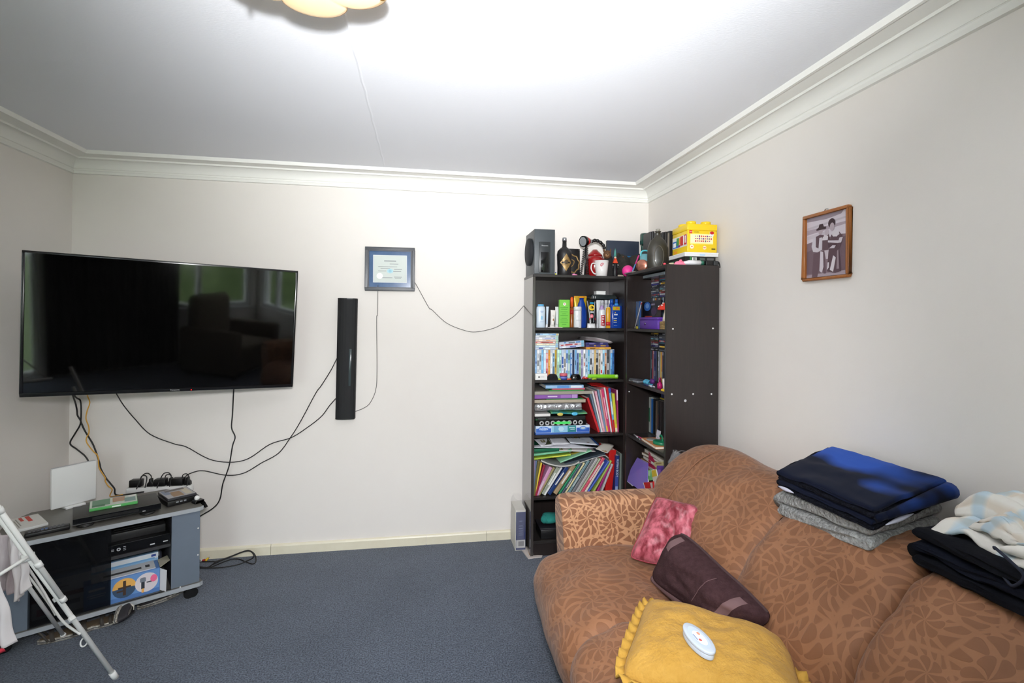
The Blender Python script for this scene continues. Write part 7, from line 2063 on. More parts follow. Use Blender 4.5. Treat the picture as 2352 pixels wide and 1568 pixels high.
# ------------------------------------------------------------------ beside and under the bookcase
p0, p1 = P(1185, 1250, y=3.20), P(1208, 1250, y=3.20)
t = thing('wrapped_box', 'narrow blue and white box in a clear bag standing beside the bookcase', 'box', (0.608, 3.215, 0.0), R(0))
hb_ = P(1190, 1172, y=3.16).z
G().box((-0.030, -0.055, 0.006), (0.036, 0.12, hb_)).build('box_body', C((210, 206, 196), 0.5), t, bevel=0.001, seg=1)
sh = [((26, 40, 92), rect(0.004, hb_ * 0.50, 0.062, hb_ * 0.92)), ((186, 184, 182), rect(0.004, hb_ * 0.185, 0.058, 0.050)), ((120, 118, 120), rect(0.007, hb_ * 0.19, 0.036, 0.030))]
sh += [((110, 120, 160), rect(0.004, hb_ * zz, 0.026, 0.003)) for zz in (0.62, 0.56, 0.50, 0.45, 0.40)] + [((110, 120, 160), rect(0.004, hb_ * 0.74, 0.02, 0.004))]
prints('front_print', t, sh, -0.0553)


def bag_fn(u, v):
    a = u * 2 * PI
    sq = lambda q: math.copysign(abs(q) ** 0.5, q)
    k = noise.noise(Vector((math.cos(a) * 2, math.sin(a) * 2, v * 5))) * 0.006
    s_ = 1.0 if v < 0.85 else 1.0 - 0.35 * ((v - 0.85) / 0.15) ** 1.5
    return (0.003 + (0.040 + k) * sq(math.cos(a)) * s_, 0.034 + (0.096 + k) * sq(math.sin(a)) * s_, 0.002 + v * (hb_ + 0.055) + k)


G().grid(bag_fn, 40, 24, cu=True).build('clear_bag', M('clear_film', (236, 236, 238), 0.15, alpha=0.12, spec=0.6), t)
t = thing('packing_paper', 'torn white paper stuck out from under the bookcase foot', 'paper', (0, 0, 0))
pp = [P(*c, z=0.0035) for c in ((1195, 1258), (1210, 1256), (1216, 1276), (1232, 1275), (1246, 1276), (1244, 1279), (1226, 1281), (1214, 1283), (1208, 1276))]
g = G()
n = len(pp)
rr = random.Random(2)
g.add([(p.x, p.y, 0.006 + rr.uniform(-0.001, 0.003)) for p in pp] + [(p.x, p.y, 0.001) for p in pp], [list(range(n))[::-1], list(range(n, 2 * n))] + [(k, (k + 1) % n, n + (k + 1) % n, n + k) for k in range(n)])
g.build('sheet', C((196, 186, 180), 0.8), t)
G().tube([p + Vector((0, 0, 0.003)) for p in pp[:4]], 0.0022, 5).build('torn_edge', C((176, 150, 130), 0.8), t)
t = thing('plastic_bag', 'scrunched clear plastic bag between the sofa back and the end panel', 'bag', P(1552, 1055, y=2.42))


def bag2(u, v):
    a = u * 2 * PI
    k = 1 + 0.35 * noise.noise(Vector((math.cos(a) * 2.2, math.sin(a) * 2.2, v * 4)))
    return (0.045 * k * math.cos(a) * (1 - 0.7 * v), 0.018 * k * math.sin(a), -0.04 + 0.085 * v * k)


G().grid(bag2, 24, 12, cu=True).build('film', M('clear_film', (0, 0, 0)), t)
G().tube(smooth([(0.0, 0, 0.03), (0.03, -0.004, 0.045), (0.065, -0.004, 0.035), (0.085, 0, 0.03)], 5), 0.002, 6).build('twisted_handle', M('clear_film', (0, 0, 0)), t)

# ------------------------------------------------------------------ sofa
def leaf_fabric(name, base, line, cell, face=False, bump=0.5, stain=0.12, soft=0.10):
    """woven pattern: curved drop-shaped petals fanning out of scattered centres, parted by paler veins"""
    m = bpy.data.materials.new(name)
    m.use_nodes = True
    nt = m.node_tree
    b = nt.nodes['Principled BSDF']
    b.inputs['Roughness'].default_value = 0.62
    b.inputs['Specular IOR Level'].default_value = 0.25
    b.inputs['Sheen Weight'].default_value = 0.10

    def nd(kind, **k):
        n = nt.nodes.new('ShaderNode' + kind)
        for a, v in k.items():
            if isinstance(v, tuple) and a[0] == 'i':
                n.inputs[int(a[1:])].default_value = v
            elif a[0] == 'i' and a[1:].isdigit():
                if hasattr(v, 'is_linked'):
                    nt.links.new(v, n.inputs[int(a[1:])])
                else:
                    n.inputs[int(a[1:])].default_value = v
            else:
                setattr(n, a, v)
        return n

    def mt(op, a, b_=None, c=None):
        k = {'i0': a}
        if b_ is not None:
            k['i1'] = b_
        if c is not None:
            k['i2'] = c
        return nd('Math', operation=op, **k).outputs[0]
    co = nd('TexCoord').outputs['Object']
    nz = nd('TexNoise', i0=co)
    nz.inputs['Scale'].default_value = 6.0
    nz.inputs['Detail'].default_value = 1.0
    wp = nd('VectorMath', operation='SCALE', i0=nz.outputs['Color'])
    wp.inputs['Scale'].default_value = 0.09
    sep = nd('SeparateXYZ', i0=nd('VectorMath', operation='ADD', i0=co, i1=wp.outputs[0]).outputs[0])
    X, Y, Z = sep.outputs
    if face:
        uv = nd('CombineXYZ', i0=X, i1=Z)
    else:
        uv = nd('CombineXYZ', i0=Y, i1=mt('MULTIPLY', mt('ADD', X, Z), 0.8))
    V = nd('VectorMath', operation='SCALE', i0=uv.outputs[0])
    V.inputs['Scale'].default_value = 1 / cell
    V = V.outputs[0]
    vo = nd('TexVoronoi', voronoi_dimensions='2D', feature='F1', i0=V)
    ve = nd('TexVoronoi', voronoi_dimensions='2D', feature='DISTANCE_TO_EDGE', i0=V)
    for n in (vo, ve):
        n.inputs['Scale'].default_value = 1.0
        n.inputs['Randomness'].default_value = 0.9
    d = nd('VectorMath', operation='SUBTRACT', i0=V, i1=vo.outputs['Position']).outputs[0]
    ln = nd('VectorMath', operation='LENGTH', i0=d).outputs['Value']
    ds = nd('SeparateXYZ', i0=d)
    th = mt('ADD', mt('ARCTAN2', ds.outputs[1], ds.outputs[0]), mt('MULTIPLY', ln, 1.0))
    rg = mt('MULTIPLY', ln, 3.1)
    row = mt('FLOOR', rg)
    s_ = mt('FRACT', rg)
    n_ = mt('MULTIPLY_ADD', row, 6.0, 7.0)
    t_ = mt('FRACT', mt('MULTIPLY_ADD', mt('MULTIPLY', th, 1 / (2 * PI)), n_, mt('MULTIPLY', row, 0.5)))
    a_ = mt('ABSOLUTE', mt('SUBTRACT', t_, 0.5))
    w_ = mt('MULTIPLY', mt('MULTIPLY', mt('POWER', s_, 0.36), 0.485), mt('SQRT', mt('SUBTRACT', 1.0, mt('POWER', s_, 9.0))))
    q = mt('MINIMUM', mt('SUBTRACT', w_, a_), mt('MULTIPLY_ADD', ve.outputs['Distance'], 2.0, -0.04))
    mr = nd('MapRange', interpolation_type='SMOOTHSTEP', i0=q)
    mr.inputs[1].default_value, mr.inputs[2].default_value = 0.0, soft
    mask = mr.outputs[0]
    mx = nd('MixRGB', i0=mask, i1=rgb(line), i2=rgb(base))
    n2 = nd('TexNoise', i0=co)
    n2.inputs['Scale'].default_value = 6
    n2.inputs['Detail'].default_value = 4
    r2 = nd('ValToRGB', i0=n2.outputs['Fac'])
    e = r2.color_ramp.elements
    e[0].position, e[0].color = 0.3, (1 - stain * 1.6, 1 - stain * 1.7, 1 - stain * 1.8, 1)
    e[1].position, e[1].color = 0.65, (1, 1, 1, 1)
    m2 = nd('MixRGB', blend_type='MULTIPLY', i0=1.0, i1=mx.outputs[0], i2=r2.outputs[0])
    nt.links.new(m2.outputs[0], b.inputs['Base Color'])
    fine = nd('TexNoise', i0=co)
    fine.inputs['Scale'].default_value = 30
    fine.inputs['Detail'].default_value = 3
    bp = nd('Bump')
    bp.inputs['Strength'].default_value = bump
    bp.inputs['Distance'].default_value = 0.004
    nt.links.new(mt('MULTIPLY_ADD', mask, 0.35, fine.outputs['Fac']), bp.inputs['Height'])
    nt.links.new(bp.outputs['Normal'], b.inputs['Normal'])
    return m


fab = leaf_fabric('sofa_fabric', (128, 86, 59), (147, 102, 72), 0.145, stain=0.14, soft=0.06)
fab_arm = leaf_fabric('sofa_fabric_arm', (136, 93, 67), (186, 140, 105), 0.125, face=True, bump=0.3, stain=0.05, soft=0.05)
sofa = thing('sofa', 'brown leaf patterned reclining sofa along the side wall', 'sofa', (1.0, 1.25, 0))


def sec_point(sec, v):
    x = v * (len(sec) - 1)
    i = min(int(x), len(sec) - 2)
    f_ = x - i
    return (sec[i][0] * (1 - f_) + sec[i + 1][0] * f_, sec[i][1] * (1 - f_) + sec[i + 1][1] * f_)


def swept(name, sec, y0, y1, mat, r_end, nu=46, nv=64, wr=0.006, seed=0.0, puff=0.0, push=(0, 0), endr=0.10, piping=None, tuft=0.0):
    """upholstered body: a smooth section swept along Y, its ends rounded and its skin wrinkled"""
    sp = [(p.x, p.y) for p in smooth([(a, b, 0) for a, b in sec], 8)]
    cx = sum(p[0] for p in sp) / len(sp) + push[0]
    cz_ = sum(p[1] for p in sp) / len(sp) + push[1]

    def fn(u, v):
        y = y0 + (y1 - y0) * u
        x, z = sec_point(sp, v)
        d = min(u, 1 - u) * (y1 - y0)
        k = 1.0
        if d < endr:
            q = 1 - d / endr
            k = 1 - r_end * (1 - math.sqrt(max(0.0, 1 - q * q)))
        k += puff * math.sin(u * PI) ** 0.7
        w = noise.noise(Vector((x * 7 + seed, y * 4.5, z * 7))) * wr * 1.4 + noise.noise(Vector((x * 16, y * 9 + seed, z * 16))) * wr * 0.55
        # soft pulls running out of the seams
        w += tuft * math.exp(-d / 0.07) * math.sin(v * 60 + seed) * 0.5
        dx, dz = x - cx, z - cz_
        ln = math.hypot(dx, dz) + 1e-6
        return (cx + dx * k + dx / ln * w - 1.0, y - 1.25, cz_ + dz * k + dz / ln * w)
    g = G().grid(fn, nu, nv)
    o = g.build(name, mat, sofa)
    return o


BACK = [(1.10, 0.38), (1.03, 0.42), (1.005, 0.49), (1.02, 0.575), (1.075, 0.67), (1.15, 0.765), (1.225, 0.832), (1.30, 0.866), (1.38, 0.874), (1.45, 0.84), (1.49, 0.76), (1.50, 0.55), (1.50, 0.25), (1.49, 0.06)]
SEAT = [(1.10, 0.36), (1.06, 0.42), (0.99, 0.452), (0.86, 0.466), (0.72, 0.472), (0.60, 0.462), (0.515, 0.425), (0.472, 0.36), (0.472, 0.28), (0.50, 0.20), (0.545, 0.12), (0.585, 0.05), (0.60, 0.022)]
YS = [2.32, 1.575, 1.095, 0.50]
for i in range(3):
    o = swept('back_cushion', BACK, YS[i + 1] - 0.003, YS[i] + (0.003 if i else 0), fab, 0.24 if i else 0.22, seed=3.1 * i, puff=0.020, wr=0.014, endr=0.09 if i else 0.13, tuft=0.006, nu=60, nv=84)
for i, (a, b) in enumerate(((2.19, 1.60), (1.60, 1.10), (1.10, 0.50))):
    o = swept('seat_cushion', SEAT, b - 0.003, a + (0.003 if i else 0), fab, 0.13, seed=7.7 * i + 2, puff=0.014, wr=0.012, endr=0.09, push=(0.1, -0.05), tuft=0.004, nu=56, nv=70)
# stitched seam near the far end of the first back cushion
sp = smooth([(a, b, 0) for a, b in BACK[4:11]], 6)
G().tube([(p.x - 1.0 - 0.004, 2.10 - 1.25, p.y + 0.010) for p in sp], 0.0028, 6).build('stitched_seam', M('seam_brown', (128, 86, 60), 0.8), sofa)
g = G().box((0.66 - 1, 0.24 - 1.25, 0.03), (1.48 - 1, 2.18 - 1.25, 0.36))
g.build('base', M('sofa_base', (96, 66, 46), 0.85), sofa, bevel=0.02)


def armrest(y0, y1, mat):
    def fn(u, v):
        a = v * 2 * PI
        sq = lambda q, p: math.copysign(abs(q) ** p, q)
        x = 0.63 + 0.57 * u
        e = 1.0
        if u < 0.12:
            e = 0.80 + 0.20 * math.sqrt(max(0, 1 - (1 - u / 0.12) ** 2))
        if u > 0.9:
            e = 0.86 + 0.14 * math.sqrt(max(0, 1 - ((u - 0.9) / 0.1) ** 2))
        yc, zc = (y0 + y1) / 2, 0.345
        yy = sq(math.cos(a), 0.45) * (y1 - y0) / 2 * e
        zz = sq(math.sin(a), 0.30) * 0.315 * (1 - (1 - e) * 0.35)
        x += -0.02 * (zz / 0.315) * (1 - u)
        w = noise.noise(Vector((x * 6, a * 2, zz * 7))) * 0.005
        return (x - 1.0, yc + yy + w - 1.25, zc + zz + w)
    g = G().grid(fn, 44, 64, cv=True)
    n = 64
    g.add([fn(0, j / n) for j in range(n)], [list(range(n))[::-1]])
    g.add([fn(1, j / n) for j in range(n)], [list(range(n))])
    return g.build('armrest', mat, sofa)


armrest(2.18, 2.345, fab_arm)
armrest(0.26, 0.44, fab_arm)
for x in (0.70, 1.44):
    for y in (0.36, 2.26):
        G().cyl((x - 1, y - 1.25, 0), (x - 1, y - 1.25, 0.035), 0.022, 0.026, n=16).build('foot', BLACK, sofa)


# ------------------------------------------------------------------ cushions
def pillow(name, label, cat, q, thick, mat, seed=0.0, pin=0.10, nu=46, wr=0.008, grain=6.0, cr=0.10, flat_back=0.55, dents=()):
    """soft cushion through four corner points (a b c d), puffed along its normal"""
    q = [Vector(p) for p in q]
    nrm = ((q[1] - q[0]).cross(q[3] - q[0])).normalized()
    cen = (q[0] + q[1] + q[2] + q[3]) / 4
    t = thing(name, label, cat, cen)

    def fn(u, v, side):
        uu, vv = 2 * u - 1, 2 * v - 1
        # edges pulled in between the corners
        su = uu * (1 - pin * (1 - vv * vv))
        sv = vv * (1 - pin * (1 - uu * uu))
        f_ = 1 - cr * (uu * vv) ** 4
        a, b_ = (su * f_ + 1) / 2, (sv * f_ + 1) / 2
        p = (q[0].lerp(q[1], a)).lerp(q[3].lerp(q[2], a), b_)
        h = (max(0.0, 1 - uu ** 4) * max(0.0, 1 - vv ** 4)) ** 0.62
        h = h * thick / 2
        edge = min(1.0, 3.0 * min(1 - abs(uu), 1 - abs(vv)))
        w = (noise.noise(Vector((u * grain * 0.5 + seed, v * grain * 0.5, 0.3 + side))) * wr * 1.7 + noise.noise(Vector((u * grain * 1.3, v * grain * 1.3 + seed, side))) * wr * 0.7) * (0.25 + 0.75 * edge)
        for du, dv, dr, dd in dents:
            if side > 0:
                w -= dd * math.exp(-((u - du) ** 2 + (v - dv) ** 2) / dr ** 2)
        k = side * h * (1.0 if side > 0 else flat_back)
        return p + nrm * (k + w) - cen
    g = G()
    g.grid(lambda u, v: fn(u, v, 1), nu, nu)
    g.grid(lambda u, v: fn(u, 1 - v, -1), nu, nu)
    o = g.build('cover', mat, t)
    # piping along the edge
    return t, fn, nrm, cen


velvet = M('red_velvet', (118, 28, 42), 0.5, var=(30, (184, 92, 106), 0.10), bump=(30, 0.5, 0.006), sheen=0.15, stretch=(1, 1, 0.45))  # the paler pink paints the velvet's highlights into its colour
a, b = P(1506, 1136, y=2.05), P(1606, 1160, y=1.90)
c, d = P(1640, 1330, y=1.80), P(1438, 1284, y=1.93)
t, fn, nrm, cen = pillow('cushion', 'crushed red velvet cushion standing in the sofa corner', 'cushion', [d, c, b, a], 0.12, velvet, seed=4.0, pin=0.07, wr=0.014, grain=7)
G().tube([fn(k / 30, 0.0, 1) for k in range(31)] + [fn(1.0, k / 30, 1) for k in range(1, 31)] + [fn(1 - k / 30, 1.0, 1) for k in range(1, 31)] + [fn(0.0, 1 - k / 30, 1) for k in range(1, 30)], 0.003, 6, closed=True).build('edge_seam', M('velvet_seam', (140, 44, 58), 0.6), t)

tow = M('brown_towelling', (50, 33, 36), 0.95, spec=0.1, var=(60, (72, 50, 52), 0.25), bump=(240, 0.9, 0.003))
towl = M('brown_towel_band', (104, 78, 80), 0.8, bump=(300, 0.3))
A_ = P(1494, 1332, z=0.490)
B_ = P(1708, 1478, z=0.490)
C_ = P(1786, 1420, x=1.005)
D_ = P(1556, 1208, x=0.93)
t, fn, nrm, cen = pillow('cushion', 'dark brown towelling cushion leaning on the sofa back', 'cushion', [A_, B_, C_, D_], 0.17, tow, seed=1.3, cr=0.13, pin=0.04, wr=0.012, grain=5)
for u0, u1, v0, v1 in ((0.80, 0.87, 0.06, 0.94), (0.10, 0.17, 0.72, 0.97), (0.60, 0.605, 0.30, 0.92)):
    g = G()
    g.grid(lambda u, v: Vector(fn(u0 + (u1 - u0) * u, v0 + (v1 - v0) * v, 1)) + nrm * 0.0022, 6 if u1 - u0 > 0.02 else 2, 30)
    g.build('woven_band', towl, t)
G().tube([fn(k / 30, 1.0, 1) for k in range(31)], 0.005, 6).build('hem', M('brown_hem', (62, 42, 44), 0.9), t)
# the slack fold of towelling hanging in front
g = G()
fo = [P(1500, 1328, z=0.51), P(1545, 1360, z=0.515), P(1610, 1402, z=0.515), P(1670, 1440, z=0.51), P(1695, 1464, z=0.50)]
sp = smooth(fo, 6)
g.tube([p - cen for p in sp], [0.012 + 0.016 * math.sin(PI * k / (len(sp) - 1)) for k in range(len(sp))], 12)
g.build('slack_fold', towl, t)

ym = M('yellow_plush', (174, 130, 46), 0.9, var=(26, (194, 150, 68), 0.25), bump=(95, 0.9, 0.006), sheen=0.05)
YA = Vector((0.505, 1.275, 0.52))
YB_ = Vector((0.880, 0.985, 0.525))
YC = Vector((1.058, 1.318, 0.53))
YD = Vector((0.735, 1.600, 0.53))
DENT = (0.50, 0.66)
t, fn, nrm, cen = pillow('cushion', 'fluffy mustard yellow cushion with a ruffled edge on the sofa seat', 'cushion', [YA, YB_, YC, YD], 0.15, ym, seed=9.0, pin=0.05, wr=0.007, grain=8, dents=((DENT[0], DENT[1], 0.10, 0.012),), nu=60)
g = G()
n = 200


def edge(k):
    s_ = (k % n) / n * 4
    if s_ < 1:
        return fn(s_, 0, 1), (0, -1)
    if s_ < 2:
        return fn(1, s_ - 1, 1), (1, 0)
    if s_ < 3:
        return fn(3 - s_, 1, 1), (0, 1)
    return fn(0, 4 - s_, 1), (-1, 0)


vv = []
for k in range(n):
    p, (ou, ov) = edge(k)
    p = Vector(p)
    out_ = p.normalized()
    out_.z = 0
    wv = math.sin(k * 2 * PI / 5.0)
    vv += [p, p + out_ * 0.012 + Vector((0, 0, 0.005 * wv)), p + out_ * 0.026 + Vector((0, 0, 0.011 * wv + 0.002))]
g.add(vv, [f_ for k in range(n) for f_ in ((3 * k, 3 * ((k + 1) % n), 3 * ((k + 1) % n) + 1, 3 * k + 1), (3 * k + 1, 3 * ((k + 1) % n) + 1, 3 * ((k + 1) % n) + 2, 3 * k + 2))], 0, True)
o = g.build('ruffle', M('yellow_ruffle', (184, 142, 56), 0.85, bump=(90, 0.5, 0.004)), t)
o.modifiers.new('thick', 'SOLIDIFY').thickness = 0.003
# the little oval tin on it
tq = fn(DENT[0], DENT[1], 1) + cen
zt_ = tq.z
tq = P(1603, 1474, z=zt_ + 0.012)
a_, b_ = P(1572, 1442, z=zt_ + 0.015), P(1634, 1505, z=zt_ + 0.015)
ln = (b_ - a_).length
t = thing('oval_tin', 'small white oval tin lying on the mustard yellow cushion', 'tin', (tq.x, tq.y, zt_ + 0.004), (R(-4), R(5), math.atan2(b_.y - a_.y, b_.x - a_.x)))
tm_ = M('white_tin', (194, 204, 218), 0.2)
G().prism(oval(0, 0, ln / 2 * 0.97, ln * 0.235, 36), 0.0, 0.013, smooth=True).build('base', tm_, t, bevel=0.002)
G().prism(oval(0, 0, ln / 2, ln * 0.25, 36), 0.0135, 0.023, smooth=True).build('lid', tm_, t, bevel=0.003)
prints_top('lid_print', t, [((196, 210, 228), oval(0, 0, ln * 0.36, ln * 0.17, 28)), ((232, 234, 238), oval(0.004, 0, ln * 0.24, ln * 0.12, 24)), ((214, 150, 120), oval(-0.012, 0.006, 0.006, 0.004, 12)), ((206, 96, 90), oval(0.012, -0.004, 0.005, 0.004, 12)), ((120, 150, 190), rect(0.0, -0.011, 0.022, 0.003))], 0.0231)


# ------------------------------------------------------------------ folded blankets and clothes on the sofa back
def folded(name, label, cat, q, height, layers, mats, bend0='near', seed=0.0, wr=0.006, gap=0.0035, parts=None, nx=26, droop=0.0, over=0.0):
    """cloth folded to and fro: q = bottom corners far-front, near-front, near-back, far-back; bends at the far and near ends in turn"""
    q = [Vector(p) for p in q]
    cen = (q[0] + q[1] + q[2] + q[3]) / 4
    t = thing(name, label, cat, cen)
    th = height / layers
    for L in range(layers):
        z0 = L * th
        z1 = z0 + th - gap

        def ring(b_, L=L, z0=z0, z1=z1):
            pts = []
            r_ = (z1 - z0) / 2
            ins = 0.02 * (noise.noise(Vector((L * 3.3 + seed, 1.1, 0))))
            a0, a1 = 0.0 + 0.02 + ins, 1.0 - 0.02 + ins * 0.5
            na = 20
            for k in range(na):
                pts.append((a0 + (a1 - a0) * k / (na - 1), z0))
            for k in range(1, 8):
                ang = -PI / 2 + PI * k / 8
                pts.append((a1 + math.cos(ang) * r_ / 0.42, z0 + r_ + r_ * math.sin(ang)))
            for k in range(na):
                pts.append((a1 - (a1 - a0) * k / (na - 1), z1))
            for k in range(1, 8):
                ang = PI / 2 + PI * k / 8
                pts.append((a0 + math.cos(ang) * r_ / 0.42, z0 + r_ + r_ * math.sin(ang)))
            return pts
        base = ring(0)
        m = len(base)

        def fn(u, v, base=base, m=m, L=L):
            a, z = base[int(round(v * m)) % m]
            e = 1.0
            bb = u
            if u < 0.06 or u > 0.94:
                e = 0.55 + 0.45 * math.sqrt(max(0.0, 1 - (1 - min(u, 1 - u) / 0.06) ** 2))
            zm = (L + 0.5) * th
            z = zm + (z - zm) * e
            f0 = q[0].lerp(q[1], a)
            f1 = q[3].lerp(q[2], a)
            p = f0.lerp(f1, bb)
            w = noise.noise(Vector((a * 4 + seed, bb * 4, L * 1.7))) * wr + noise.noise(Vector((a * 11, bb * 9 + seed, L * 2.3))) * wr * 0.4
            n2 = noise.noise(Vector((a * 3, L * 5.1 + seed, 0))) * 0.012 * (1 if u < 0.5 else 0.4)
            p = p + Vector((n2, n2 * 0.3, z + w - droop * (1 - bb) ** 3))
            return p - cen
        g = G()
        g.grid(fn, nx, m, cv=True)
        for u in (0.0, 1.0):
            ww = [fn(u, j / m) for j in range(m)]
            g.add(ww, [list(range(m))])
        nm = parts[L] if parts else 'folded_layer'
        g.build(nm, mats[L % len(mats)], t)
    # the bends that join one layer to the next
    for L in range(layers - 1):
        end = (L % 2 == 0) == (bend0 == 'near')
        z = (L + 1) * th - gap / 2
        pts = []
        for k in range(20):
            b_ = 0.04 + 0.92 * k / 19
            a = 1.0 + 0.012 if end else -0.012
            p = q[0].lerp(q[1], a).lerp(q[3].lerp(q[2], a), b_)
            w = noise.noise(Vector((L + seed, b_ * 5, 2))) * wr
            pts.append(p + Vector((0, 0, z + w - droop * (1 - b_) ** 3)) - cen)
        G().tube(pts, th * 0.62, 12).build('fold', mats[L % len(mats)], t)
    return t, cen, q


sherpa = M('grey_sherpa', (128, 129, 128), 0.95, spec=0.1, var=(90, (172, 173, 172), 0.16), bump=(110, 1.0, 0.012))
navyf = bpy.data.materials.new('navy_fleece')
navyf.use_nodes = True
nt = navyf.node_tree
bs = nt.nodes['Principled BSDF']
bs.inputs['Roughness'].default_value = 0.9
bs.inputs['Sheen Weight'].default_value = 0.04
bs.inputs['Specular IOR Level'].default_value = 0.1
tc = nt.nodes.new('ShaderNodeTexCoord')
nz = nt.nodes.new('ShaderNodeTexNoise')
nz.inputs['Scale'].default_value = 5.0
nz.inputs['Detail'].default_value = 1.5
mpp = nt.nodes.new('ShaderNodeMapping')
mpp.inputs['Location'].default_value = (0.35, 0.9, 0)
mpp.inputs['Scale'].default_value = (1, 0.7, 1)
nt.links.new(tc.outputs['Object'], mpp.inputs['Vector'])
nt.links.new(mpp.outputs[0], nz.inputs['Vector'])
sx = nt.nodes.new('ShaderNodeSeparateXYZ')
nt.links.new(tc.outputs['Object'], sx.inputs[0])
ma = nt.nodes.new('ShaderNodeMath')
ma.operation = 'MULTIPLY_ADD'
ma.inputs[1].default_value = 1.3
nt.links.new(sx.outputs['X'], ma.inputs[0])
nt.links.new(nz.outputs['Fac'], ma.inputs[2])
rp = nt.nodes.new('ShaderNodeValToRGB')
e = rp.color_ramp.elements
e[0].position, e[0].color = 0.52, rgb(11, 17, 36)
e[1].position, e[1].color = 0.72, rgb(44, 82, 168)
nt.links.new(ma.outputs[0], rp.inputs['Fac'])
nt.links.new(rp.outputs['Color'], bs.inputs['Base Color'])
blk_sherpa = M('black_sherpa', (11, 12, 17), 0.95, spec=0.1, var=(60, (26, 28, 38), 0.2), bump=(130, 1.0, 0.008))
whitef = M('white_fleece', (190, 190, 206), 0.9)

# grey sherpa blanket below, navy one above
FF = P(1790, 1186, x=1.215)
NF = P(1992, 1272, x=1.205)
NB = Vector((1.495, 1.255, 0.862))
FB = Vector((1.495, 1.665, 0.862))
gq = [FF, NF, NB, FB]
t, cen, q = folded('blanket', 'grey sherpa blanket folded on the sofa back, under the navy one', 'blanket', gq, 0.088, 2, [sherpa], bend0='far', seed=2.0, wr=0.006, nx=30)
up_z = Vector((0, 0, 0.090))
nq = [P(1786, 1122, x=1.195), P(2003, 1222, x=1.195), Vector((1.50, 1.235, 0.948)), Vector((1.50, 1.655, 0.946))]
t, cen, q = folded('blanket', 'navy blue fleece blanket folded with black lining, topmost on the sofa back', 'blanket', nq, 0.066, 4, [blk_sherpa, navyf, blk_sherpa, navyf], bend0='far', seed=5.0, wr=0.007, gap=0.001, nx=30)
for k, (a0, a1, b0, z) in enumerate(((0.02, 0.22, -0.01, 0.012), (0.99, 1.03, 0.35, 0.014))):
    if k == 0:
        pts = [q[0].lerp(q[1], a0 + (a1 - a0) * j / 10) + Vector((-0.004, 0, z)) - cen for j in range(11)]
    else:
        pts = [q[1].lerp(q[2], 0.12 + 0.36 * j / 10) + Vector((0, -0.012, z)) - cen for j in range(11)]
    G().tube(pts, [0.001 + 0.005 * math.sin(PI * j / 10) for j in range(11)], 10).build('white_patch', whitef, t)
cuff = [q[1].lerp(q[2], j / 14) + Vector((0.0, -0.010, 0.036)) - cen for j in range(2, 15)]
G().tube(cuff, [0.010 + 0.014 * j / 12 for j in range(13)], 12).build('rolled_fold', navyf, t)

blackc = M('black_knitwear', (9, 11, 18), 0.9, spec=0.15, bump=(220, 0.5, 0.002))
b0 = P(2098, 1296, x=1.235)
bq = [b0, Vector((1.215, b0.y - 0.36, b0.z + 0.012)), Vector((1.49, b0.y - 0.38, 0.880)), Vector((1.49, b0.y + 0.03, 0.875))]
t, cen, q = folded('folded_clothes', 'pile of folded black clothes on the sofa back under the pale towel', 'clothes', bq, 0.095, 3, [blackc, M('navy_knitwear', (12, 16, 28), 0.9, spec=0.15, bump=(220, 0.5, 0.002)), blackc], bend0='far', seed=8.0, wr=0.010, gap=0.003, nx=30, parts=['trousers', 'sweater', 'cardigan'])
d0 = P(2334, 1312, x=1.228) - cen
G().tube(smooth([d0 + Vector((0.0, 0.04, 0.03)), d0 + Vector((-0.012, 0.03, 0.036)), d0 + Vector((-0.012, 0.0, 0.02)), d0 + Vector((-0.008, -0.02, 0.0)), d0 + Vector((-0.008, 0.0, -0.03)), d0 + Vector((-0.004, 0.02, -0.02))], 6), 0.0035, 8).build('drawstring', M('navy_cord', (20, 26, 44), 0.8), t)

# crumpled pale checked towel on the black clothes
towm = bpy.data.materials.new('checked_towel')
towm.use_nodes = True
nt = towm.node_tree
bs = nt.nodes['Principled BSDF']
bs.inputs['Roughness'].default_value = 0.95
uvn = nt.nodes.new('ShaderNodeUVMap')
chk = []
wv = nt.nodes.new('ShaderNodeTexWave')
wv.inputs['Scale'].default_value = 1.1
wv.bands_direction = 'X'
wv2 = nt.nodes.new('ShaderNodeTexWave')
wv2.inputs['Scale'].default_value = 0.9
wv2.bands_direction = 'Y'
nt.links.new(uvn.outputs[0], wv.inputs['Vector'])
nt.links.new(uvn.outputs[0], wv2.inputs['Vector'])
r1 = nt.nodes.new('ShaderNodeValToRGB')
e = r1.color_ramp.elements
e[0].position, e[0].color = 0.72, rgb(226, 222, 214)
e[1].position, e[1].color = 0.95, rgb(190, 208, 218)
nt.links.new(wv.outputs['Fac'], r1.inputs['Fac'])
r2 = nt.nodes.new('ShaderNodeValToRGB')
e = r2.color_ramp.elements
e[0].position, e[0].color = 0.70, (1, 1, 1, 1)
e[1].position, e[1].color = 0.95, (0.90, 0.83, 0.76, 1)
nt.links.new(wv2.outputs['Fac'], r2.inputs['Fac'])
mx = nt.nodes.new('ShaderNodeMixRGB')
mx.blend_type = 'MULTIPLY'
mx.inputs[0].default_value = 1
nt.links.new(r1.outputs['Color'], mx.inputs[1])
nt.links.new(r2.outputs['Color'], mx.inputs[2])
nt.links.new(mx.outputs[0], bs.inputs['Base Color'])
nzz = nt.nodes.new('ShaderNodeTexNoise')
nzz.inputs['Scale'].default_value = 260
bpp = nt.nodes.new('ShaderNodeBump')
bpp.inputs['Strength'].default_value = 0.5
bpp.inputs['Distance'].default_value = 0.003
nt.links.new(nzz.outputs['Fac'], bpp.inputs['Height'])
nt.links.new(bpp.outputs['Normal'], bs.inputs['Normal'])

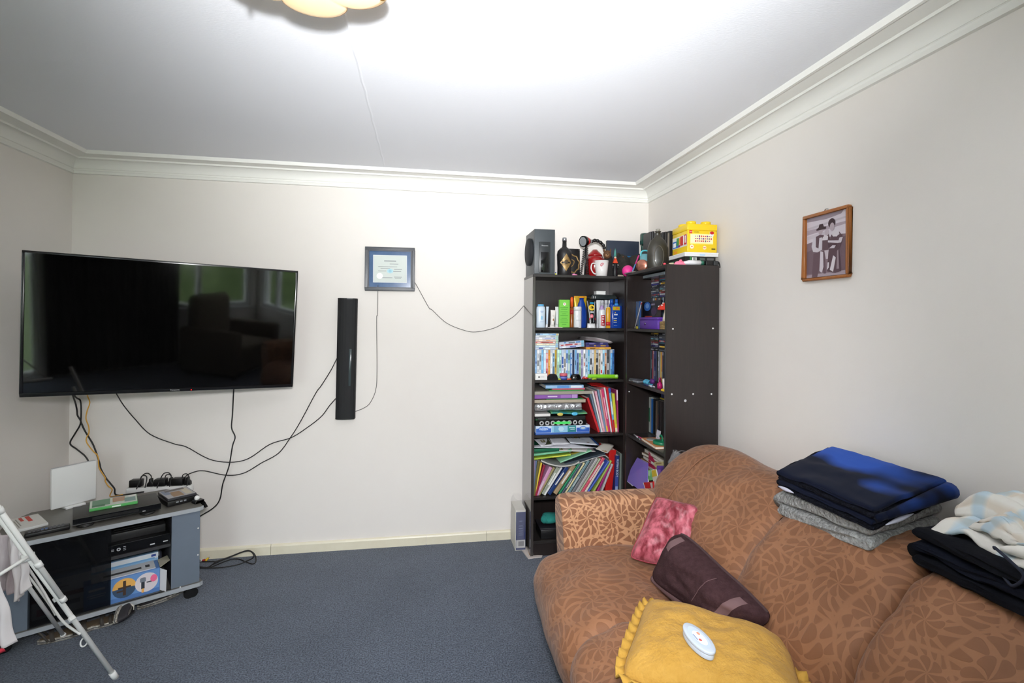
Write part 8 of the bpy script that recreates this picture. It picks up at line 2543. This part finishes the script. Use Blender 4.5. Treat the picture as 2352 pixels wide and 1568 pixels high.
t = thing('towel', 'crumpled pale towel with faint blue checks on the black clothes', 'towel', (1.36, b0.y - 0.16, 0.96))
top0 = b0.z + 0.113


def uvgrid(g_fn, nu, nv, name, parent, th=0.010):
    o = G().grid(g_fn, nu, nv).build(name, towm, parent)
    me = o.data
    uv = me.uv_layers.new(name='UVMap')
    for li, lp in enumerate(me.loops):
        i = lp.vertex_index
        uv.data[li].uv = ((i // nv) / (nu - 1), (i % nv) / (nv - 1))
    md_ = o.modifiers.new('thick', 'SOLIDIFY')
    md_.thickness = th
    md_.offset = 1
    return o


def tw1(u, v):
    """lower spread of the towel, hanging a little over the front"""
    yy = 0.145 - 0.40 * u
    xx = -0.100 + 0.215 * v
    z = 0.004 + 0.016 * v
    z += 0.012 * math.sin(u * 9 + v * 3) * (0.4 + 0.6 * v) + 0.017 * noise.noise(Vector((u * 8, v * 8, 4)))
    if v < 0.2:
        z -= 0.022 * ((0.2 - v) / 0.2) ** 1.5
    if u < 0.12:
        z -= 0.03 * ((0.12 - u) / 0.12) ** 1.5
    return (xx + 0.02 * math.sin(u * 7), yy, z + top0 - 0.96)


uvgrid(tw1, 50, 40, 'lower_fold', t)


def ridge(name, y0, y1, x0, x1, h, lean_, seed, wv_=2.0, base=0.03):
    def fn(u, v):
        yy = y0 + (y1 - y0) * u
        s_ = v * PI
        xx = x0 + (x1 - x0) * v + lean_ * math.sin(s_) + 0.020 * math.sin(u * 5 + seed)
        z = base + h * math.sin(s_) ** 0.8 * (0.65 + 0.35 * math.sin(u * wv_ * PI + seed)) + 0.015 * noise.noise(Vector((u * 8 + seed, v * 6, 1))) + 0.006 * noise.noise(Vector((u * 19 + seed, v * 15, 1)))
        e_ = min(1.0, u / 0.12, (1 - u) / 0.12)
        return (xx, yy + 0.016 * math.sin(v * 6 + seed), z * (0.5 + 0.5 * e_) + top0 - 0.96 + 0.004)
    return uvgrid(fn, 44, 30, name, t, 0.008)


ridge('upper_fold', 0.13, -0.20, -0.03, 0.12, 0.060, -0.02, 0.4, base=0.020)
ridge('upper_fold', 0.06, -0.26, -0.075, 0.04, 0.052, -0.03, 2.2, 1.6, base=0.014)
ridge('upper_fold', -0.04, -0.28, 0.02, 0.13, 0.080, 0.0, 3.9, 1.3, base=0.02)
G().tube([(-0.098 + 0.002 * k, -0.02 - 0.010 * k, top0 - 0.96 + 0.004 + 0.010 * math.sin(k * 0.35)) for k in range(16)], [0.006 + 0.012 * math.sin(PI * k / 15) for k in range(16)], 12).build('rolled_edge', M('towel_white', (222, 218, 210), 0.95), t)

# ------------------------------------------------------------------ armchair behind the photographer, seen mirrored in the television
ac = thing('armchair', 'brown armchair below the corner window, seen only in the television reflection', 'armchair', (0.88, -0.92, 0), R(150))
fb = M('armchair_fabric', (92, 78, 60), 0.85)
G().box((-0.36, -0.36, 0.06), (0.36, 0.36, 0.42)).build('seat', fb, ac, bevel=0.05, seg=3)
G().box((-0.34, 0.24, 0.42), (0.34, 0.42, 1.0)).build('backrest', fb, ac, bevel=0.09, seg=4)
for s in (-1, 1):
    G().box((min(s * 0.36, s * 0.50), -0.38, 0.06), (max(s * 0.36, s * 0.50), 0.38, 0.62)).build('armrest', fb, ac, bevel=0.05, seg=3)
    for y in (-0.3, 0.3):
        G().cyl((s * 0.4, y, 0), (s * 0.4, y, 0.06), 0.02, n=12).build('foot', BLACK, ac)

# dark cloth added on the rear wall to darken the middle of the screen's reflection
cu_ = thing('added_curtain', 'dark brown cloth added on the rear wall to darken the television reflection', 'added_curtain', (-0.2, YR + 0.09, 0.04))
G().grid(lambda u, v: (-0.66 + 1.32 * u, 0.03 * math.sin(u * 70) * (0.6 + 0.4 * v), 2.12 * v), 160, 4).build('cloth', M('darkening_cloth', (38, 33, 28), 0.9), cu_)
G().cyl((-0.72, 0, 2.14), (0.72, 0, 2.14), 0.012, n=12).build('rod', WPL, cu_)
